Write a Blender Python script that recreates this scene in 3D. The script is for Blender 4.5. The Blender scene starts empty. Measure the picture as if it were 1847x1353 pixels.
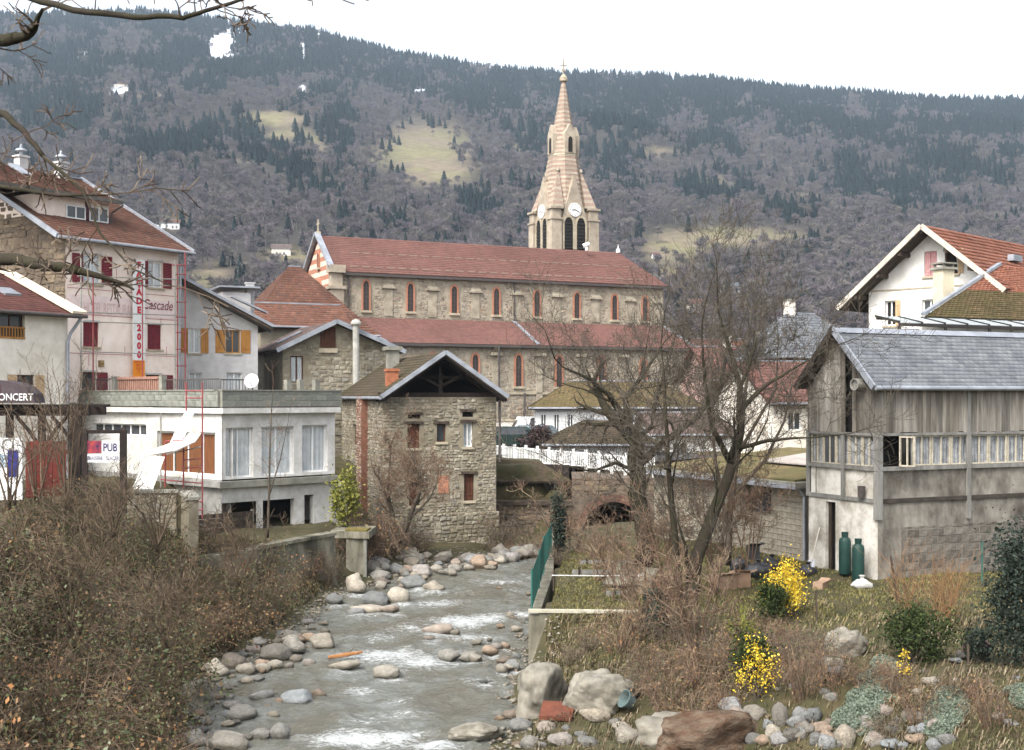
import bpy, bmesh, math, random
import numpy as np
from mathutils import Vector, Matrix

# ------------------------------------------------------------------ camera, sky, light
CAMZ, F, HX, HY = 7.4, 2200.0, 923.5, 715.0      # eye 7.4 m above the stream; photo pixels
sc = bpy.context.scene
COL = sc.collection
cam_d = bpy.data.cameras.new('camera'); cam = bpy.data.objects.new('camera', cam_d); COL.objects.link(cam)
cam.location = (0, 0, CAMZ); cam.rotation_euler = (math.radians(90), 0, 0)
cam_d.sensor_width = 36; cam_d.lens = 36 * F / 1847; cam_d.shift_y = 38.5 / 1847
cam_d.clip_start = 0.5; cam_d.clip_end = 9000
sc.camera = cam
SUN_EL, SUN_AZ = math.radians(48), math.radians(215)   # azimuth clockwise from +Y
w = bpy.data.worlds.new('World'); sc.world = w; w.use_nodes = True
nt = w.node_tree; nt.nodes.clear()
sky = nt.nodes.new('ShaderNodeTexSky'); sky.sky_type = 'NISHITA'; sky.sun_disc = False
sky.sun_elevation = SUN_EL; sky.sun_rotation = SUN_AZ; sky.dust_density = 4.0; sky.air_density = 1.0
hs = nt.nodes.new('ShaderNodeHueSaturation'); hs.inputs['Saturation'].default_value = 0.36; hs.inputs['Value'].default_value = 1.0
bg = nt.nodes.new('ShaderNodeBackground'); bg.inputs['Strength'].default_value = 0.15
wo = nt.nodes.new('ShaderNodeOutputWorld')
nt.links.new(sky.outputs[0], hs.inputs['Color']); nt.links.new(hs.outputs[0], bg.inputs['Color']); nt.links.new(bg.outputs[0], wo.inputs['Surface'])
sd = bpy.data.lights.new('sun', 'SUN'); sd.energy = 1.3; sd.angle = math.radians(25); sd.color = (1.0, 0.98, 0.95)
so = bpy.data.objects.new('sun', sd); COL.objects.link(so)
sdir = Vector((math.sin(SUN_AZ) * math.cos(SUN_EL), math.cos(SUN_AZ) * math.cos(SUN_EL), math.sin(SUN_EL)))
so.rotation_euler = sdir.to_track_quat('Z', 'Y').to_euler(); so.location = sdir * 60
sc.view_settings.view_transform = 'Standard'; sc.view_settings.look = 'None'
sc.view_settings.exposure = 1.45; sc.view_settings.gamma = 1.0
sc.render.engine = 'CYCLES'
sc.cycles.volume_bounces = 1

# ------------------------------------------------------------------ helpers
R = random.Random(11)
def lin(c):
    c /= 255.0
    return c / 12.92 if c <= 0.04045 else ((c + 0.055) / 1.055) ** 2.4
def C(r, g, b, k=0.85): return (lin(r) * k, lin(g) * k, lin(b) * k, 1)
def P(px, py, D): return Vector(((px - HX) / F * D, D, CAMZ + (HY - py) / F * D))
def G(px, py, z=0.0):
    D = F * (CAMZ - z) / (py - HY)
    return Vector(((px - HX) / F * D, D, z))

MATS = {}
def mat(name, c1, c2=None, scale=3.0, rough=0.85, bump=0.15, bscale=None, island=0.0, ramp=None, obj=0.0,
        dirt=0.25, dscale=0.6, stretch=(1, 1, 1), metal=0.0, spec=0.3, grime=None, trans=0.0, bdist=0.03):
    """procedural surface: two-tone fine noise, broad dirt, optional per-piece colour, bump"""
    if name in MATS: return MATS[name]
    m = bpy.data.materials.new(name); m.use_nodes = True
    n = m.node_tree.nodes; l = m.node_tree.links
    b = n['Principled BSDF']; b.inputs['Roughness'].default_value = rough
    b.inputs['Metallic'].default_value = metal
    b.inputs['Specular IOR Level'].default_value = spec
    tc = n.new('ShaderNodeTexCoord'); mp = n.new('ShaderNodeMapping'); mp.inputs['Scale'].default_value = stretch
    l.new(tc.outputs['Object'], mp.inputs['Vector'])
    def noise(sc_, det=5, rg=0.6):
        t = n.new('ShaderNodeTexNoise'); t.inputs['Scale'].default_value = sc_; t.inputs['Detail'].default_value = det
        t.inputs['Roughness'].default_value = rg; l.new(mp.outputs[0], t.inputs['Vector']); return t
    def mix(kind, f, a, bb):
        x = n.new('ShaderNodeMix'); x.data_type = 'RGBA'; x.blend_type = kind; x.clamp_factor = True
        for i, v in ((0, f), (6, a), (7, bb)):
            if hasattr(v, 'is_linked') or hasattr(v, 'links'): l.new(v, x.inputs[i])
            else: x.inputs[i].default_value = v
        return x.outputs[2]
    def rng(v, a, b2, c, d):
        x = n.new('ShaderNodeMapRange'); x.inputs[1].default_value = a; x.inputs[2].default_value = b2
        x.inputs[3].default_value = c; x.inputs[4].default_value = d; l.new(v, x.inputs[0]); return x.outputs[0]
    nz = noise(scale)
    if ramp:
        g = n.new('ShaderNodeNewGeometry'); cr = n.new('ShaderNodeValToRGB')
        el = cr.color_ramp.elements
        while len(el) < len(ramp): el.new(0.5)
        for i, c in enumerate(ramp): el[i].position = i / max(1, len(ramp) - 1); el[i].color = c
        l.new(g.outputs['Random Per Island'], cr.inputs[0]); col = cr.outputs[0]
        if c2: col = mix('MIX', rng(nz.outputs[0], 0.4, 0.7, 0, 0.6), col, c2)
    else:
        col = mix('MIX', rng(nz.outputs[0], 0.35, 0.65, 0, 1), c1, c2 or tuple(v * 0.8 for v in c1[:3]) + (1,))
    if island > 0:
        g = n.new('ShaderNodeNewGeometry')
        col = mix('MULTIPLY', 1.0, col, (1, 1, 1, 1)) if False else col
        v = rng(g.outputs['Random Per Island'], 0, 1, 1 - island, 1 + island)
        h = n.new('ShaderNodeHueSaturation'); l.new(v, h.inputs['Value']); l.new(col, h.inputs['Color']); col = h.outputs[0]
    if obj > 0:
        oi = n.new('ShaderNodeObjectInfo'); v = rng(oi.outputs['Random'], 0, 1, 1 - obj, 1 + obj)
        h = n.new('ShaderNodeHueSaturation'); l.new(v, h.inputs['Value']); l.new(col, h.inputs['Color']); col = h.outputs[0]
    if dirt > 0:
        dn = noise(dscale, 6, 0.7)
        col = mix('MULTIPLY', rng(dn.outputs[0], 0.42, 0.7, 0, 1), col, grime or (1 - dirt, 1 - dirt, 1 - dirt, 1))
    l.new(col, b.inputs['Base Color'])
    if bump > 0:
        bn = noise(bscale or scale * 2.5, 6, 0.65); bp = n.new('ShaderNodeBump')
        bp.inputs['Strength'].default_value = bump; bp.inputs['Distance'].default_value = bdist
        l.new(bn.outputs[0], bp.inputs['Height']); l.new(bp.outputs[0], b.inputs['Normal'])
    if trans > 0:
        b.inputs['Subsurface Weight'].default_value = 0
    MATS[name] = m; return m

class MB:
    def __init__(s): s.v = []; s.f = []
    def add(s, vs, fs):
        o = len(s.v); s.v.extend([tuple(p) for p in vs]); s.f.extend([tuple(i + o for i in f) for f in fs])
    def poly(s, *pts): s.add(pts, [tuple(range(len(pts)))])
    def box(s, x0, x1, y0, y1, z0, z1):
        s.add([(x0, y0, z0), (x1, y0, z0), (x1, y1, z0), (x0, y1, z0), (x0, y0, z1), (x1, y0, z1), (x1, y1, z1), (x0, y1, z1)],
              [(0, 3, 2, 1), (4, 5, 6, 7), (0, 1, 5, 4), (1, 2, 6, 5), (2, 3, 7, 6), (3, 0, 4, 7)])
    def mbox(s, mp, a0, a1, b0, b1, d0, d1):
        q = [(a0, b0, d0), (a1, b0, d0), (a1, b0, d1), (a0, b0, d1), (a0, b1, d0), (a1, b1, d0), (a1, b1, d1), (a0, b1, d1)]
        s.add([mp(*p) for p in q], [(0, 3, 2, 1), (4, 5, 6, 7), (0, 1, 5, 4), (1, 2, 6, 5), (2, 3, 7, 6), (3, 0, 4, 7)])
    def prism(s, pts, z0, z1):
        n = len(pts); s.add([(p[0], p[1], z0) for p in pts] + [(p[0], p[1], z1) for p in pts],
              [tuple(range(n))[::-1], tuple(range(n, 2 * n))] + [(i, (i + 1) % n, n + (i + 1) % n, n + i) for i in range(n)])
    def mprism(s, mp, pts, d0, d1):
        n = len(pts); s.add([mp(p[0], p[1], d0) for p in pts] + [mp(p[0], p[1], d1) for p in pts],
              [tuple(range(n))[::-1], tuple(range(n, 2 * n))] + [(i, (i + 1) % n, n + (i + 1) % n, n + i) for i in range(n)])
    def slab(s, quad, th):
        q = [Vector(p) for p in quad]; n = (q[1] - q[0]).cross(q[-1] - q[0]).normalized()
        if n.z < 0: n = -n
        k = len(q); lo = [p - n * th for p in q]
        s.add(q + lo, [tuple(range(k)), tuple(range(k, 2 * k))[::-1]] + [(i, (i + 1) % k, k + (i + 1) % k, k + i) for i in range(k)])
    def beam(s, a, b, wd, ht=None, up=(0, 0, 1)):
        a, b = Vector(a), Vector(b); ht = ht or wd; d = (b - a).normalized(); u = Vector(up)
        if abs(d.dot(u)) > 0.98: u = Vector((0, 1, 0))
        x = d.cross(u).normalized(); y = x.cross(d).normalized()
        vs = []
        for p in (a, b):
            for sx, sy in ((-1, -1), (1, -1), (1, 1), (-1, 1)): vs.append(p + x * sx * wd / 2 + y * sy * ht / 2)
        s.add(vs, [(0, 1, 2, 3), (7, 6, 5, 4), (0, 4, 5, 1), (1, 5, 6, 2), (2, 6, 7, 3), (3, 7, 4, 0)])
    def tube(s, pts, rad, k=6, cap=True):
        pts = [Vector(p) for p in pts]; n = len(pts)
        if not hasattr(rad, '__len__'): rad = [rad] * n
        o = len(s.v); up = Vector((0.31, 0.52, 0.79)); vs = []
        for i, p in enumerate(pts):
            d = (pts[min(i + 1, n - 1)] - pts[max(i - 1, 0)])
            d = d.normalized() if d.length > 1e-9 else Vector((0, 0, 1))
            x = d.cross(up)
            x = x.normalized() if x.length > 1e-4 else d.orthogonal().normalized()
            y = d.cross(x)
            for j in range(k):
                a = 2 * math.pi * j / k; q = p + (x * math.cos(a) + y * math.sin(a)) * rad[i]; vs.append((q.x, q.y, q.z))
        s.v.extend(vs)
        for i in range(n - 1):
            for j in range(k):
                s.f.append((o + i * k + j, o + i * k + (j + 1) % k, o + (i + 1) * k + (j + 1) % k, o + (i + 1) * k + j))
        if cap and k > 3:
            s.f.append(tuple(o + j for j in range(k))[::-1]); s.f.append(tuple(o + (n - 1) * k + j for j in range(k)))
    def lathe(s, prof, c=(0, 0, 0), k=16):
        o = len(s.v)
        for r, z in prof:
            for j in range(k):
                a = 2 * math.pi * j / k; s.v.append((c[0] + r * math.cos(a), c[1] + r * math.sin(a), c[2] + z))
        for i in range(len(prof) - 1):
            for j in range(k):
                s.f.append((o + i * k + j, o + i * k + (j + 1) % k, o + (i + 1) * k + (j + 1) % k, o + (i + 1) * k + j))
    def mesh(s, name, m, smooth=False):
        me = bpy.data.meshes.new(name); me.from_pydata(s.v, [], s.f)
        if m: me.materials.append(m)
        if smooth: me.polygons.foreach_set('use_smooth', [True] * len(me.polygons))
        me.update(); return me
    def build(s, name, m, parent=None, label=None, smooth=False, kind=None):
        o = bpy.data.objects.new(name, s.mesh(name, m, smooth)); COL.objects.link(o); o.parent = parent
        if label: o['label'] = label
        if kind: o['kind'] = kind
        return o
def bm_part(name, m, parent, fn, **kw):
    b = MB(); fn(b); return b.build(name, m, parent, **kw)
def tag(o, label, cat, group=None):
    o['label'] = label; o['category'] = cat
    if group: o['group'] = group
    return o
def thing(name, label, cat, loc=(0, 0, 0), rz=0.0, group=None):
    o = bpy.data.objects.new(name, None); COL.objects.link(o); o.location = loc; o.rotation_euler = (0, 0, rz)
    o.empty_display_size = 0.3
    return tag(o, label, cat, group)
def copy_tree(o, parent=None):
    c = o.copy(); COL.objects.link(c); c.parent = parent
    for ch in list(o.children): copy_tree(ch, c)
    return c
class Fr:
    """frame of a building: local x along its front, local y to the back, z up from its base"""
    def __init__(s, ox, oy, deg, z0): s.ox, s.oy, s.z0 = ox, oy, z0; s.a = math.radians(deg); s.c, s.s = math.cos(s.a), math.sin(s.a)
    def thing(s, name, label, cat, group=None): s.o = thing(name, label, cat, (s.ox, s.oy, s.z0), s.a, group); return s.o
    def f(s, px, py, y=0.0):
        rx = (px - HX) / F; t = (y - s.s * s.ox + s.c * s.oy) / (-s.s * rx + s.c)
        return (s.c * (rx * t - s.ox) + s.s * (t - s.oy), CAMZ + (HY - py) / F * t - s.z0)
    def x(s, px, y=0.0): return s.f(px, HY, y)[0]
    def sd(s, px, py, x=0.0):
        rx = (px - HX) / F; t = (x + s.c * s.ox + s.s * s.oy) / (s.c * rx + s.s)
        return (-s.s * (rx * t - s.ox) + s.c * (t - s.oy), CAMZ + (HY - py) / F * t - s.z0)
    def loc(s, p):
        p = Vector(p); dx, dy = p.x - s.ox, p.y - s.oy
        return Vector((s.c * dx + s.s * dy, -s.s * dx + s.c * dy, p.z - s.z0))
    def world(s, p): return Vector((s.ox + s.c * p[0] - s.s * p[1], s.oy + s.s * p[0] + s.c * p[1], s.z0 + p[2]))
def front(y=0.0): return lambda a, b, d: (a, y + d, b)
def left(x=0.0): return lambda a, b, d: (x + d, a, b)
def right(x=0.0): return lambda a, b, d: (x - d, a, b)
def back(y=0.0): return lambda a, b, d: (a, y - d, b)

def hash2(ix, iy, seed):
    h = (ix.astype(np.int64) * 374761393 + iy.astype(np.int64) * 668265263 + seed * 982451653) & 0xffffffff
    h = ((h ^ (h >> 13)) * 1274126177) & 0xffffffff
    return ((h ^ (h >> 16)) & 0xffff) / 65535.0
def vnoise(x, y, seed=0):
    x = np.asarray(x, float); y = np.asarray(y, float)
    ix, iy = np.floor(x), np.floor(y); fx, fy = x - ix, y - iy
    fx = fx * fx * (3 - 2 * fx); fy = fy * fy * (3 - 2 * fy)
    a = hash2(ix, iy, seed); b = hash2(ix + 1, iy, seed); c = hash2(ix, iy + 1, seed); d = hash2(ix + 1, iy + 1, seed)
    return (a * (1 - fx) + b * fx) * (1 - fy) + (c * (1 - fx) + d * fx) * fy
def fbm(x, y, seed=0, o=4):
    s = 0; amp = 0.5
    for i in range(o): s = s + amp * vnoise(x * 2 ** i + 17 * i, y * 2 ** i - 31 * i, seed + i); amp *= 0.5
    return s
def grid_mesh(name, X, Y, Z, m, smooth=True, colors=None):
    ny, nx = X.shape; v = np.stack([X, Y, Z], -1).reshape(-1, 3)
    i = np.arange(ny * nx).reshape(ny, nx); q = np.stack([i[:-1, :-1], i[:-1, 1:], i[1:, 1:], i[1:, :-1]], -1).reshape(-1, 4)
    me = bpy.data.meshes.new(name); me.vertices.add(len(v)); me.vertices.foreach_set('co', v.ravel().astype(np.float32))
    me.loops.add(q.size); me.loops.foreach_set('vertex_index', q.ravel().astype(np.int32))
    me.polygons.add(len(q)); me.polygons.foreach_set('loop_start', (np.arange(len(q)) * 4).astype(np.int32))
    me.polygons.foreach_set('loop_total', np.full(len(q), 4, np.int32))
    if smooth: me.polygons.foreach_set('use_smooth', np.ones(len(q), bool))
    me.update(); me.validate()
    if colors is not None:
        at = me.color_attributes.new('tint', 'FLOAT_COLOR', 'POINT'); at.data.foreach_set('color', colors.reshape(-1, 4).ravel().astype(np.float32))
    me.materials.append(m); o = bpy.data.objects.new(name, me); COL.objects.link(o); return o
def raw_mesh(name, V, T, m, smooth=False):
    """triangles from numpy arrays"""
    me = bpy.data.meshes.new(name); V = np.asarray(V, np.float32); T = np.asarray(T, np.int32); k = T.shape[1]
    me.vertices.add(len(V)); me.vertices.foreach_set('co', V.ravel())
    me.loops.add(T.size); me.loops.foreach_set('vertex_index', T.ravel())
    me.polygons.add(len(T)); me.polygons.foreach_set('loop_start', (np.arange(len(T)) * k).astype(np.int32))
    me.polygons.foreach_set('loop_total', np.full(len(T), k, np.int32)); me.update(); me.validate()
    if m: me.materials.append(m)
    return me
# ------------------------------------------------------------------ ground, stream, hillside
RIV = [(-6.0, 2), (-5.6, 12), (-5.8, 20), (-6.9, 25.5), (-7.6, 29), (-8.2, 33), (-7.3, 36), (-6.9, 42), (-6.6, 47), (-5.0, 49.2), (-3.4, 53),
       (-2.2, 56), (-0.4, 60), (3.3, 62.5), (4.2, 70), (7.4, 70), (6.8, 60), (4.2, 57.5), (1.9, 55), (1.6, 50), (1.2, 44), (0.75, 38), (0.45, 33.5),
       (0.1, 30), (0.3, 28), (-0.3, 26), (0.6, 20), (1.5, 12), (2, 2)]
RA = np.array(RIV, float)
def sdist(X, Y):
    """signed distance to the stream's edge, negative in the water"""
    d = np.full(X.shape, 1e9); ins = np.zeros(X.shape, bool)
    for (x0, y0), (x1, y1) in zip(RIV, RIV[1:] + RIV[:1]):
        ex, ey = x1 - x0, y1 - y0; t = np.clip(((X - x0) * ex + (Y - y0) * ey) / (ex * ex + ey * ey), 0, 1)
        d = np.minimum(d, np.hypot(X - x0 - t * ex, Y - y0 - t * ey))
        c = (y0 > Y) != (y1 > Y)
        with np.errstate(divide='ignore', invalid='ignore'):
            xi = x0 + (Y - y0) * ex / (ey if ey else 1e-9)
        ins ^= c & (X < xi)
    return np.where(ins, -d, d)
def sm(a, b, x): t = np.clip((x - a) / (b - a), 0.0, 1.0); return t * t * (3 - 2 * t)
def gz(X, Y):
    X = np.asarray(X, float); Y = np.asarray(Y, float); d = sdist(X, Y)
    leftside = X < np.interp(Y, [0, 30, 47, 56, 62, 70], [-3, -4, -3, -0.6, 1.5, 5.8])
    k = sm(44, 48, Y); h0 = 0.35 * sm(0, 1.0, d) + np.interp(Y, [0, 28, 36, 44], [3.4, 3.3, 3.0, 2.6]) * sm(0.6, 7.5, d); h1 = 0.35 * sm(0, 1.0, d) + (1.5 * sm(0.3, 2.0, d) + 1.9 * sm(7, 10, d)) * sm(-6.0, -8.2, X)
    hl = h0 * (1 - k) + h1 * k
    # right bank: walled garden (upstream), sloping bank (downstream)
    g = sm(0.15, 0.45, d) * 1.45 + sm(2, 6, d) * 0.4
    s_ = 0.45 * sm(0, 1.5, d) + 1.4 * sm(np.interp(X, [0, 6, 12, 20], [1.6, 2.0, 0.2, -3.0]), np.interp(X, [0, 6, 12, 20], [6.5, 6.0, 4.6, 2.5]), d - np.interp(X, [0, 5, 10, 20], [0, 1.2, 4.5, 12.0]) + np.interp(Y, [22, 33], [-1.0, 3.5]))
    kk = sm(32.0, 33.2, Y)
    hr = s_ * (1 - kk) + g * kk
    far = sm(62.4, 63.2, Y); hr = hr * (1 - far) + far * 3.6 * sm(0.2, 0.6, d)
    z = np.where(leftside, hl, hr)
    z = np.where(d < 0, -0.5 * sm(0, 1.2, -d), z)
    b = np.where(X > -2.5, sm(62.6, 63.4, Y), sm(60, 68, Y)) * sm(0.5, 2.5, d); z = z * (1 - b) + 3.8 * b
    z = z + (fbm(X * 0.9, Y * 0.9, 5) - 0.47) * np.where((X > 1) & (Y < 33), 0.75, 0.35) * sm(0.3, 2.5, d) + (fbm(X * 3, Y * 3, 8) - 0.47) * 0.10
    return z
def gzs(x, y): return float(gz(np.array([x]), np.array([y]))[0])
soil = mat('bank_soil', C(112, 100, 72, .5), C(84, 84, 52, .5), 1.6, 0.95, 0.6, 14, dirt=0.35, dscale=0.5, grime=(0.6, 0.62, 0.48, 1))
gx, gy = np.meshgrid(np.arange(-60, 70.01, 0.5), np.arange(0, 80.01, 0.4))
o = grid_mesh('ground', gx, gy, gz(gx, gy), soil); o['kind'] = 'structure'

# stream surface
wm = bpy.data.materials.new('stream_water'); wm.use_nodes = True
n = wm.node_tree.nodes; l = wm.node_tree.links; b = n['Principled BSDF']
tc = n.new('ShaderNodeTexCoord')
def nz(scale, st, det=4, rg=0.6, dist=0.0):
    mp = n.new('ShaderNodeMapping'); mp.inputs['Scale'].default_value = st; mp.inputs['Rotation'].default_value = (0, 0, math.radians(-12))
    l.new(tc.outputs['Object'], mp.inputs[0]); t = n.new('ShaderNodeTexNoise'); t.inputs['Scale'].default_value = scale
    t.inputs['Detail'].default_value = det; t.inputs['Roughness'].default_value = rg; t.inputs['Distortion'].default_value = dist
    l.new(mp.outputs[0], t.inputs['Vector']); return t.outputs[0]
def mr(v, a, b_, c, d):
    x = n.new('ShaderNodeMapRange'); x.inputs[1].default_value = a; x.inputs[2].default_value = b_; x.inputs[3].default_value = c; x.inputs[4].default_value = d
    l.new(v, x.inputs[0]); return x.outputs[0]
def mx(f, a, c, kind='MIX'):
    x = n.new('ShaderNodeMix'); x.data_type = 'RGBA'; x.blend_type = kind
    for i, v in ((0, f), (6, a), (7, c)):
        if isinstance(v, (tuple, float, int)): x.inputs[i].default_value = v
        else: l.new(v, x.inputs[i])
    return x.outputs[2]
bed = mx(mr(nz(0.5, (1, 1, 1), 5), 0.4, 0.62, 0, 1), C(150, 153, 146, .5), C(124, 118, 102, .5))
bed = mx(mr(nz(2.2, (1, 1, 1), 5, 0.7), 0.42, 0.65, 0, 0.7), bed, C(106, 106, 90, .55))
at = n.new('ShaderNodeAttribute'); at.attribute_name = 'tint'
sp = n.new('ShaderNodeSeparateColor'); l.new(at.outputs['Color'], sp.inputs[0])
fn = nz(6.5, (0.7, 1.2, 1), 10, 0.85, 0.8)
ad = n.new('ShaderNodeMath'); ad.operation = 'ADD'; l.new(fn, ad.inputs[0]); l.new(sp.outputs[0], ad.inputs[1])
foam = mr(ad.outputs[0], 0.60, 0.86, 0, 1)
l.new(mx(foam, bed, (0.68, 0.71, 0.71, 1)), b.inputs['Base Color'])
l.new(mr(foam, 0, 1, 0.10, 0.7), b.inputs['Roughness']); b.inputs['IOR'].default_value = 1.33
bp = n.new('ShaderNodeBump'); bp.inputs['Strength'].default_value = 1.0; bp.inputs['Distance'].default_value = 0.10
l.new(nz(4.5, (1.0, 0.7, 1), 6, 0.62, 0.4), bp.inputs['Height']); l.new(bp.outputs[0], b.inputs['Normal'])
wx, wy = np.meshgrid(np.arange(-9.6, 8.0, 0.10), np.arange(16, 68, 0.10))
flow = wx + 0.16 * wy
wz = 0.22 * (fbm(flow * 0.9, wy * 0.55, 21) - 0.47) + 0.16 * (fbm(flow * 2.6, wy * 1.7, 33, 3) - 0.44)
MIDST = [(675, 1092, 62, 32), (716, 1088, 46, 32), (640, 1070, 50, 40), (745, 1062, 50, 26), (780, 1068, 46, 22), (790, 1144, 58, 24), (808, 1193, 42, 24), (845, 1192, 38, 22), (882, 1180, 34, 15), (695, 1223, 56, 22), (532, 1272, 64, 28), (508, 1334, 46, 32),
       (466, 1333, 52, 24), (528, 1180, 50, 36), (580, 1172, 48, 32), (495, 1192, 66, 34), (556, 1202, 24, 16), (470, 1205, 30, 16), (620, 1208, 60, 18), (430, 1300, 60, 26), (470, 1265, 46, 22), (415, 1210, 52, 34), (385, 1222, 60, 36), (440, 1215, 40, 24),
       (925, 1210, 28, 22), (905, 1215, 24, 20), (870, 1235, 22, 10), (940, 1320, 46, 26), (985, 1325, 40, 24), (925, 1300, 40, 24), (1075, 1300, 60, 28), (910, 1170, 20, 12), (930, 1140, 24, 12), (1010, 1345, 50, 28), (960, 1350, 40, 24), (1060, 1348, 40, 22),
       (605, 1090, 40, 20), (665, 1105, 70, 14), (700, 1105, 40, 16), (410, 1350, 80, 30), (350, 1345, 60, 30), (1130, 1340, 50, 30), (640, 1110, 40, 14), (820, 1145, 20, 12), (775, 1155, 26, 8)]
FOAM = [(q[0] + 6, q[1] + 3, q[2] * .75, 6, .62) for q in MIDST if 600 < q[0] < 930 and q[1] < 1300] + [(640, 1335, 90, 18, .9), (720, 1290, 60, 14, .5), (700, 1182, 85, 15, .8), (760, 1195, 60, 16, .8), (650, 1248, 40, 10, .6), (760, 1135, 95, 12, .5), (830, 1120, 70, 12, .8),
        (850, 1150, 50, 9, .7), (900, 1050, 60, 7, .5), (720, 1330, 60, 16, .8), (780, 1345, 60, 12, .8), (690, 1150, 45, 8, .5), (790, 1090, 60, 8, .6), (880, 1115, 50, 12, .7),
        (940, 1110, 40, 9, .7), (830, 1070, 50, 6, .35), (560, 1330, 50, 8, .5), (720, 1265, 40, 8, .4), (860, 1230, 50, 10, .45), (640, 1150, 40, 6, .35), (930, 1065, 30, 5, .4),
        (600, 1345, 60, 10, .6), (820, 1180, 30, 9, .5), (700, 1215, 30, 6, .5), (900, 1180, 50, 8, .3), (660, 1300, 60, 10, .4)]
fm = np.zeros_like(wx)
for px, py, rx, ry, s_ in FOAM:
    c = G(px, py); e = G(px + rx, py); f_ = G(px, py - ry)
    fm = np.maximum(fm, s_ * 0.30 * np.exp(-(((wx - c.x) / (e.x - c.x)) ** 2 + ((wy - c.y) / (f_.y - c.y)) ** 2)))
wz = wz + fm * 0.16 + 0.05 * (fbm(flow * 1.6, wy * 3.4, 91, 3) - 0.44) + 0.04 * (fbm(flow * 4, wy * 6.0, 92, 2) - 0.37)
col = np.zeros(wx.shape + (4,)); col[..., 0] = fm; col[..., 3] = 1
o = grid_mesh('stream_water', wx, wy, wz, wm, True, col); o['kind'] = 'structure'

# hillside: rises from the valley floor to a wooded crest some 2 km off
CREST = [(-1500, 120), (-700, 60), (0, 38), (130, 34), (250, 30), (340, 40), (480, 58), (560, 66), (640, 88), (740, 112), (860, 128), (1000, 142), (1150, 145),
         (1300, 155), (1420, 170), (1560, 180), (1700, 192), (1847, 192), (2400, 215), (3300, 230)]
CX = np.array([c[0] for c in CREST], float); CY = np.array([c[1] for c in CREST], float)
def hill(px, D):
    zc = 2000 * (HY + 9 - np.interp(px, CX, CY)) / F
    t = np.clip((D - 300) / 1700, 0, 1.25)
    s_ = np.where(t <= 1, t ** 1.25, 1 - (t - 1) * 1.6)
    amp = 34 * np.clip(t * 2, 0, 1) * np.clip((1.02 - t) * 4, 0.05, 1)
    u = px / F * D
    return 4.0 + zc * s_ + amp * (fbm(u / 210.0, D / 260.0, 41) - 0.47) * 2
def E(px, py, cx, cy, rx, ry): return np.exp(-(((px - cx) / rx) ** 2 + ((py - cy) / ry) ** 2) ** 2)
MEADOW = [(765, 268, 88, 46, 1), (785, 308, 70, 28, 1), (700, 290, 40, 14, .6), (505, 214, 60, 14, 1), (520, 242, 48, 11, .9), (575, 258, 14, 18, .8), (440, 290, 50, 4, .5), (1310, 428, 140, 19, .95),
          (1215, 448, 60, 28, .95), (1205, 490, 40, 10, .9), (1190, 274, 30, 7, .8), (1300, 325, 70, 9, .45), (1460, 355, 60, 9, .4), (560, 190, 40, 10, .4), (260, 172, 50, 6, .5), (20, 500, 60, 20, .3),
          (520, 460, 60, 14, .7), (380, 500, 40, 30, .7), (1275, 190, 60, 6, .35), (930, 268, 14, 6, .6), (310, 405, 40, 12, .5), (560, 480, 40, 14, .5), (1195, 465, 30, 12, .6)]
SNOW = [(400, 72, 27, 12, 1), (398, 92, 26, 13, 1), (425, 55, 28, 7, .7), (220, 163, 22, 6, 1), (150, 97, 20, 6, .6), (755, 160, 16, 4, .8), (770, 130, 12, 4, .6), (545, 160, 7, 7, .7)]
CUT = lambda px, py: np.exp(-((px - 548) / 3.0) ** 4) * (((py > 78) & (py < 108)) | ((py > 152) & (py < 168)))
hpx, hD = np.meshgrid(np.arange(-700, 2560, 7.0), np.concatenate([np.arange(66, 300, 18), np.geomspace(300, 2350, 190)]))
hz = np.where(hD < 300, 3.6, hill(hpx, hD)); hpy = HY - (hz - CAMZ) / hD * F
mead = np.zeros_like(hz); snow = np.zeros_like(hz)
wob = (fbm(hpx / 30, hpy / 16, 51) - 0.47)
for cx, cy, rx, ry, s_ in MEADOW: mead = np.maximum(mead, s_ * E(hpx + wob * 34, hpy + wob * 16, cx, cy, rx, ry))
for cx, cy, rx, ry, s_ in SNOW: snow = np.maximum(snow, s_ * E(hpx + wob * 20, hpy + wob * 10, cx, cy, rx, ry))
snow = np.maximum(snow, CUT(hpx, hpy) * 0.8)
g1 = fbm(hpx / 40, hpy / 9, 61)
base = np.array(C(98, 92, 86, .36)[:3]); md = np.array(C(172, 156, 130, .42)[:3]); md2 = np.array(C(160, 152, 114, .46)[:3])
mcol = md + (md2 - md) * np.clip((g1 - .4) * 5, 0, 1)[..., None]
colh = base + (mcol - base) * mead[..., None]
colh = colh + (np.array([.8, .83, .9]) - colh) * np.clip(snow * 1.9 - g1 * 0.9, 0, 1)[..., None]
hm = bpy.data.materials.new('hillside_ground'); hm.use_nodes = True
n = hm.node_tree.nodes; l = hm.node_tree.links; b = n['Principled BSDF']; b.inputs['Roughness'].default_value = 1; b.inputs['Specular IOR Level'].default_value = 0.1
at = n.new('ShaderNodeAttribute'); at.attribute_name = 'tint'; tc = n.new('ShaderNodeTexCoord')
t = n.new('ShaderNodeTexNoise'); t.inputs['Scale'].default_value = 0.12; t.inputs['Detail'].default_value = 8; t.inputs['Roughness'].default_value = 0.75; l.new(tc.outputs['Object'], t.inputs['Vector'])
r_ = n.new('ShaderNodeMapRange'); r_.inputs[1].default_value = .3; r_.inputs[2].default_value = .7; r_.inputs[3].default_value = 0.6; r_.inputs[4].default_value = 1.3; l.new(t.outputs[0], r_.inputs[0])
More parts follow.
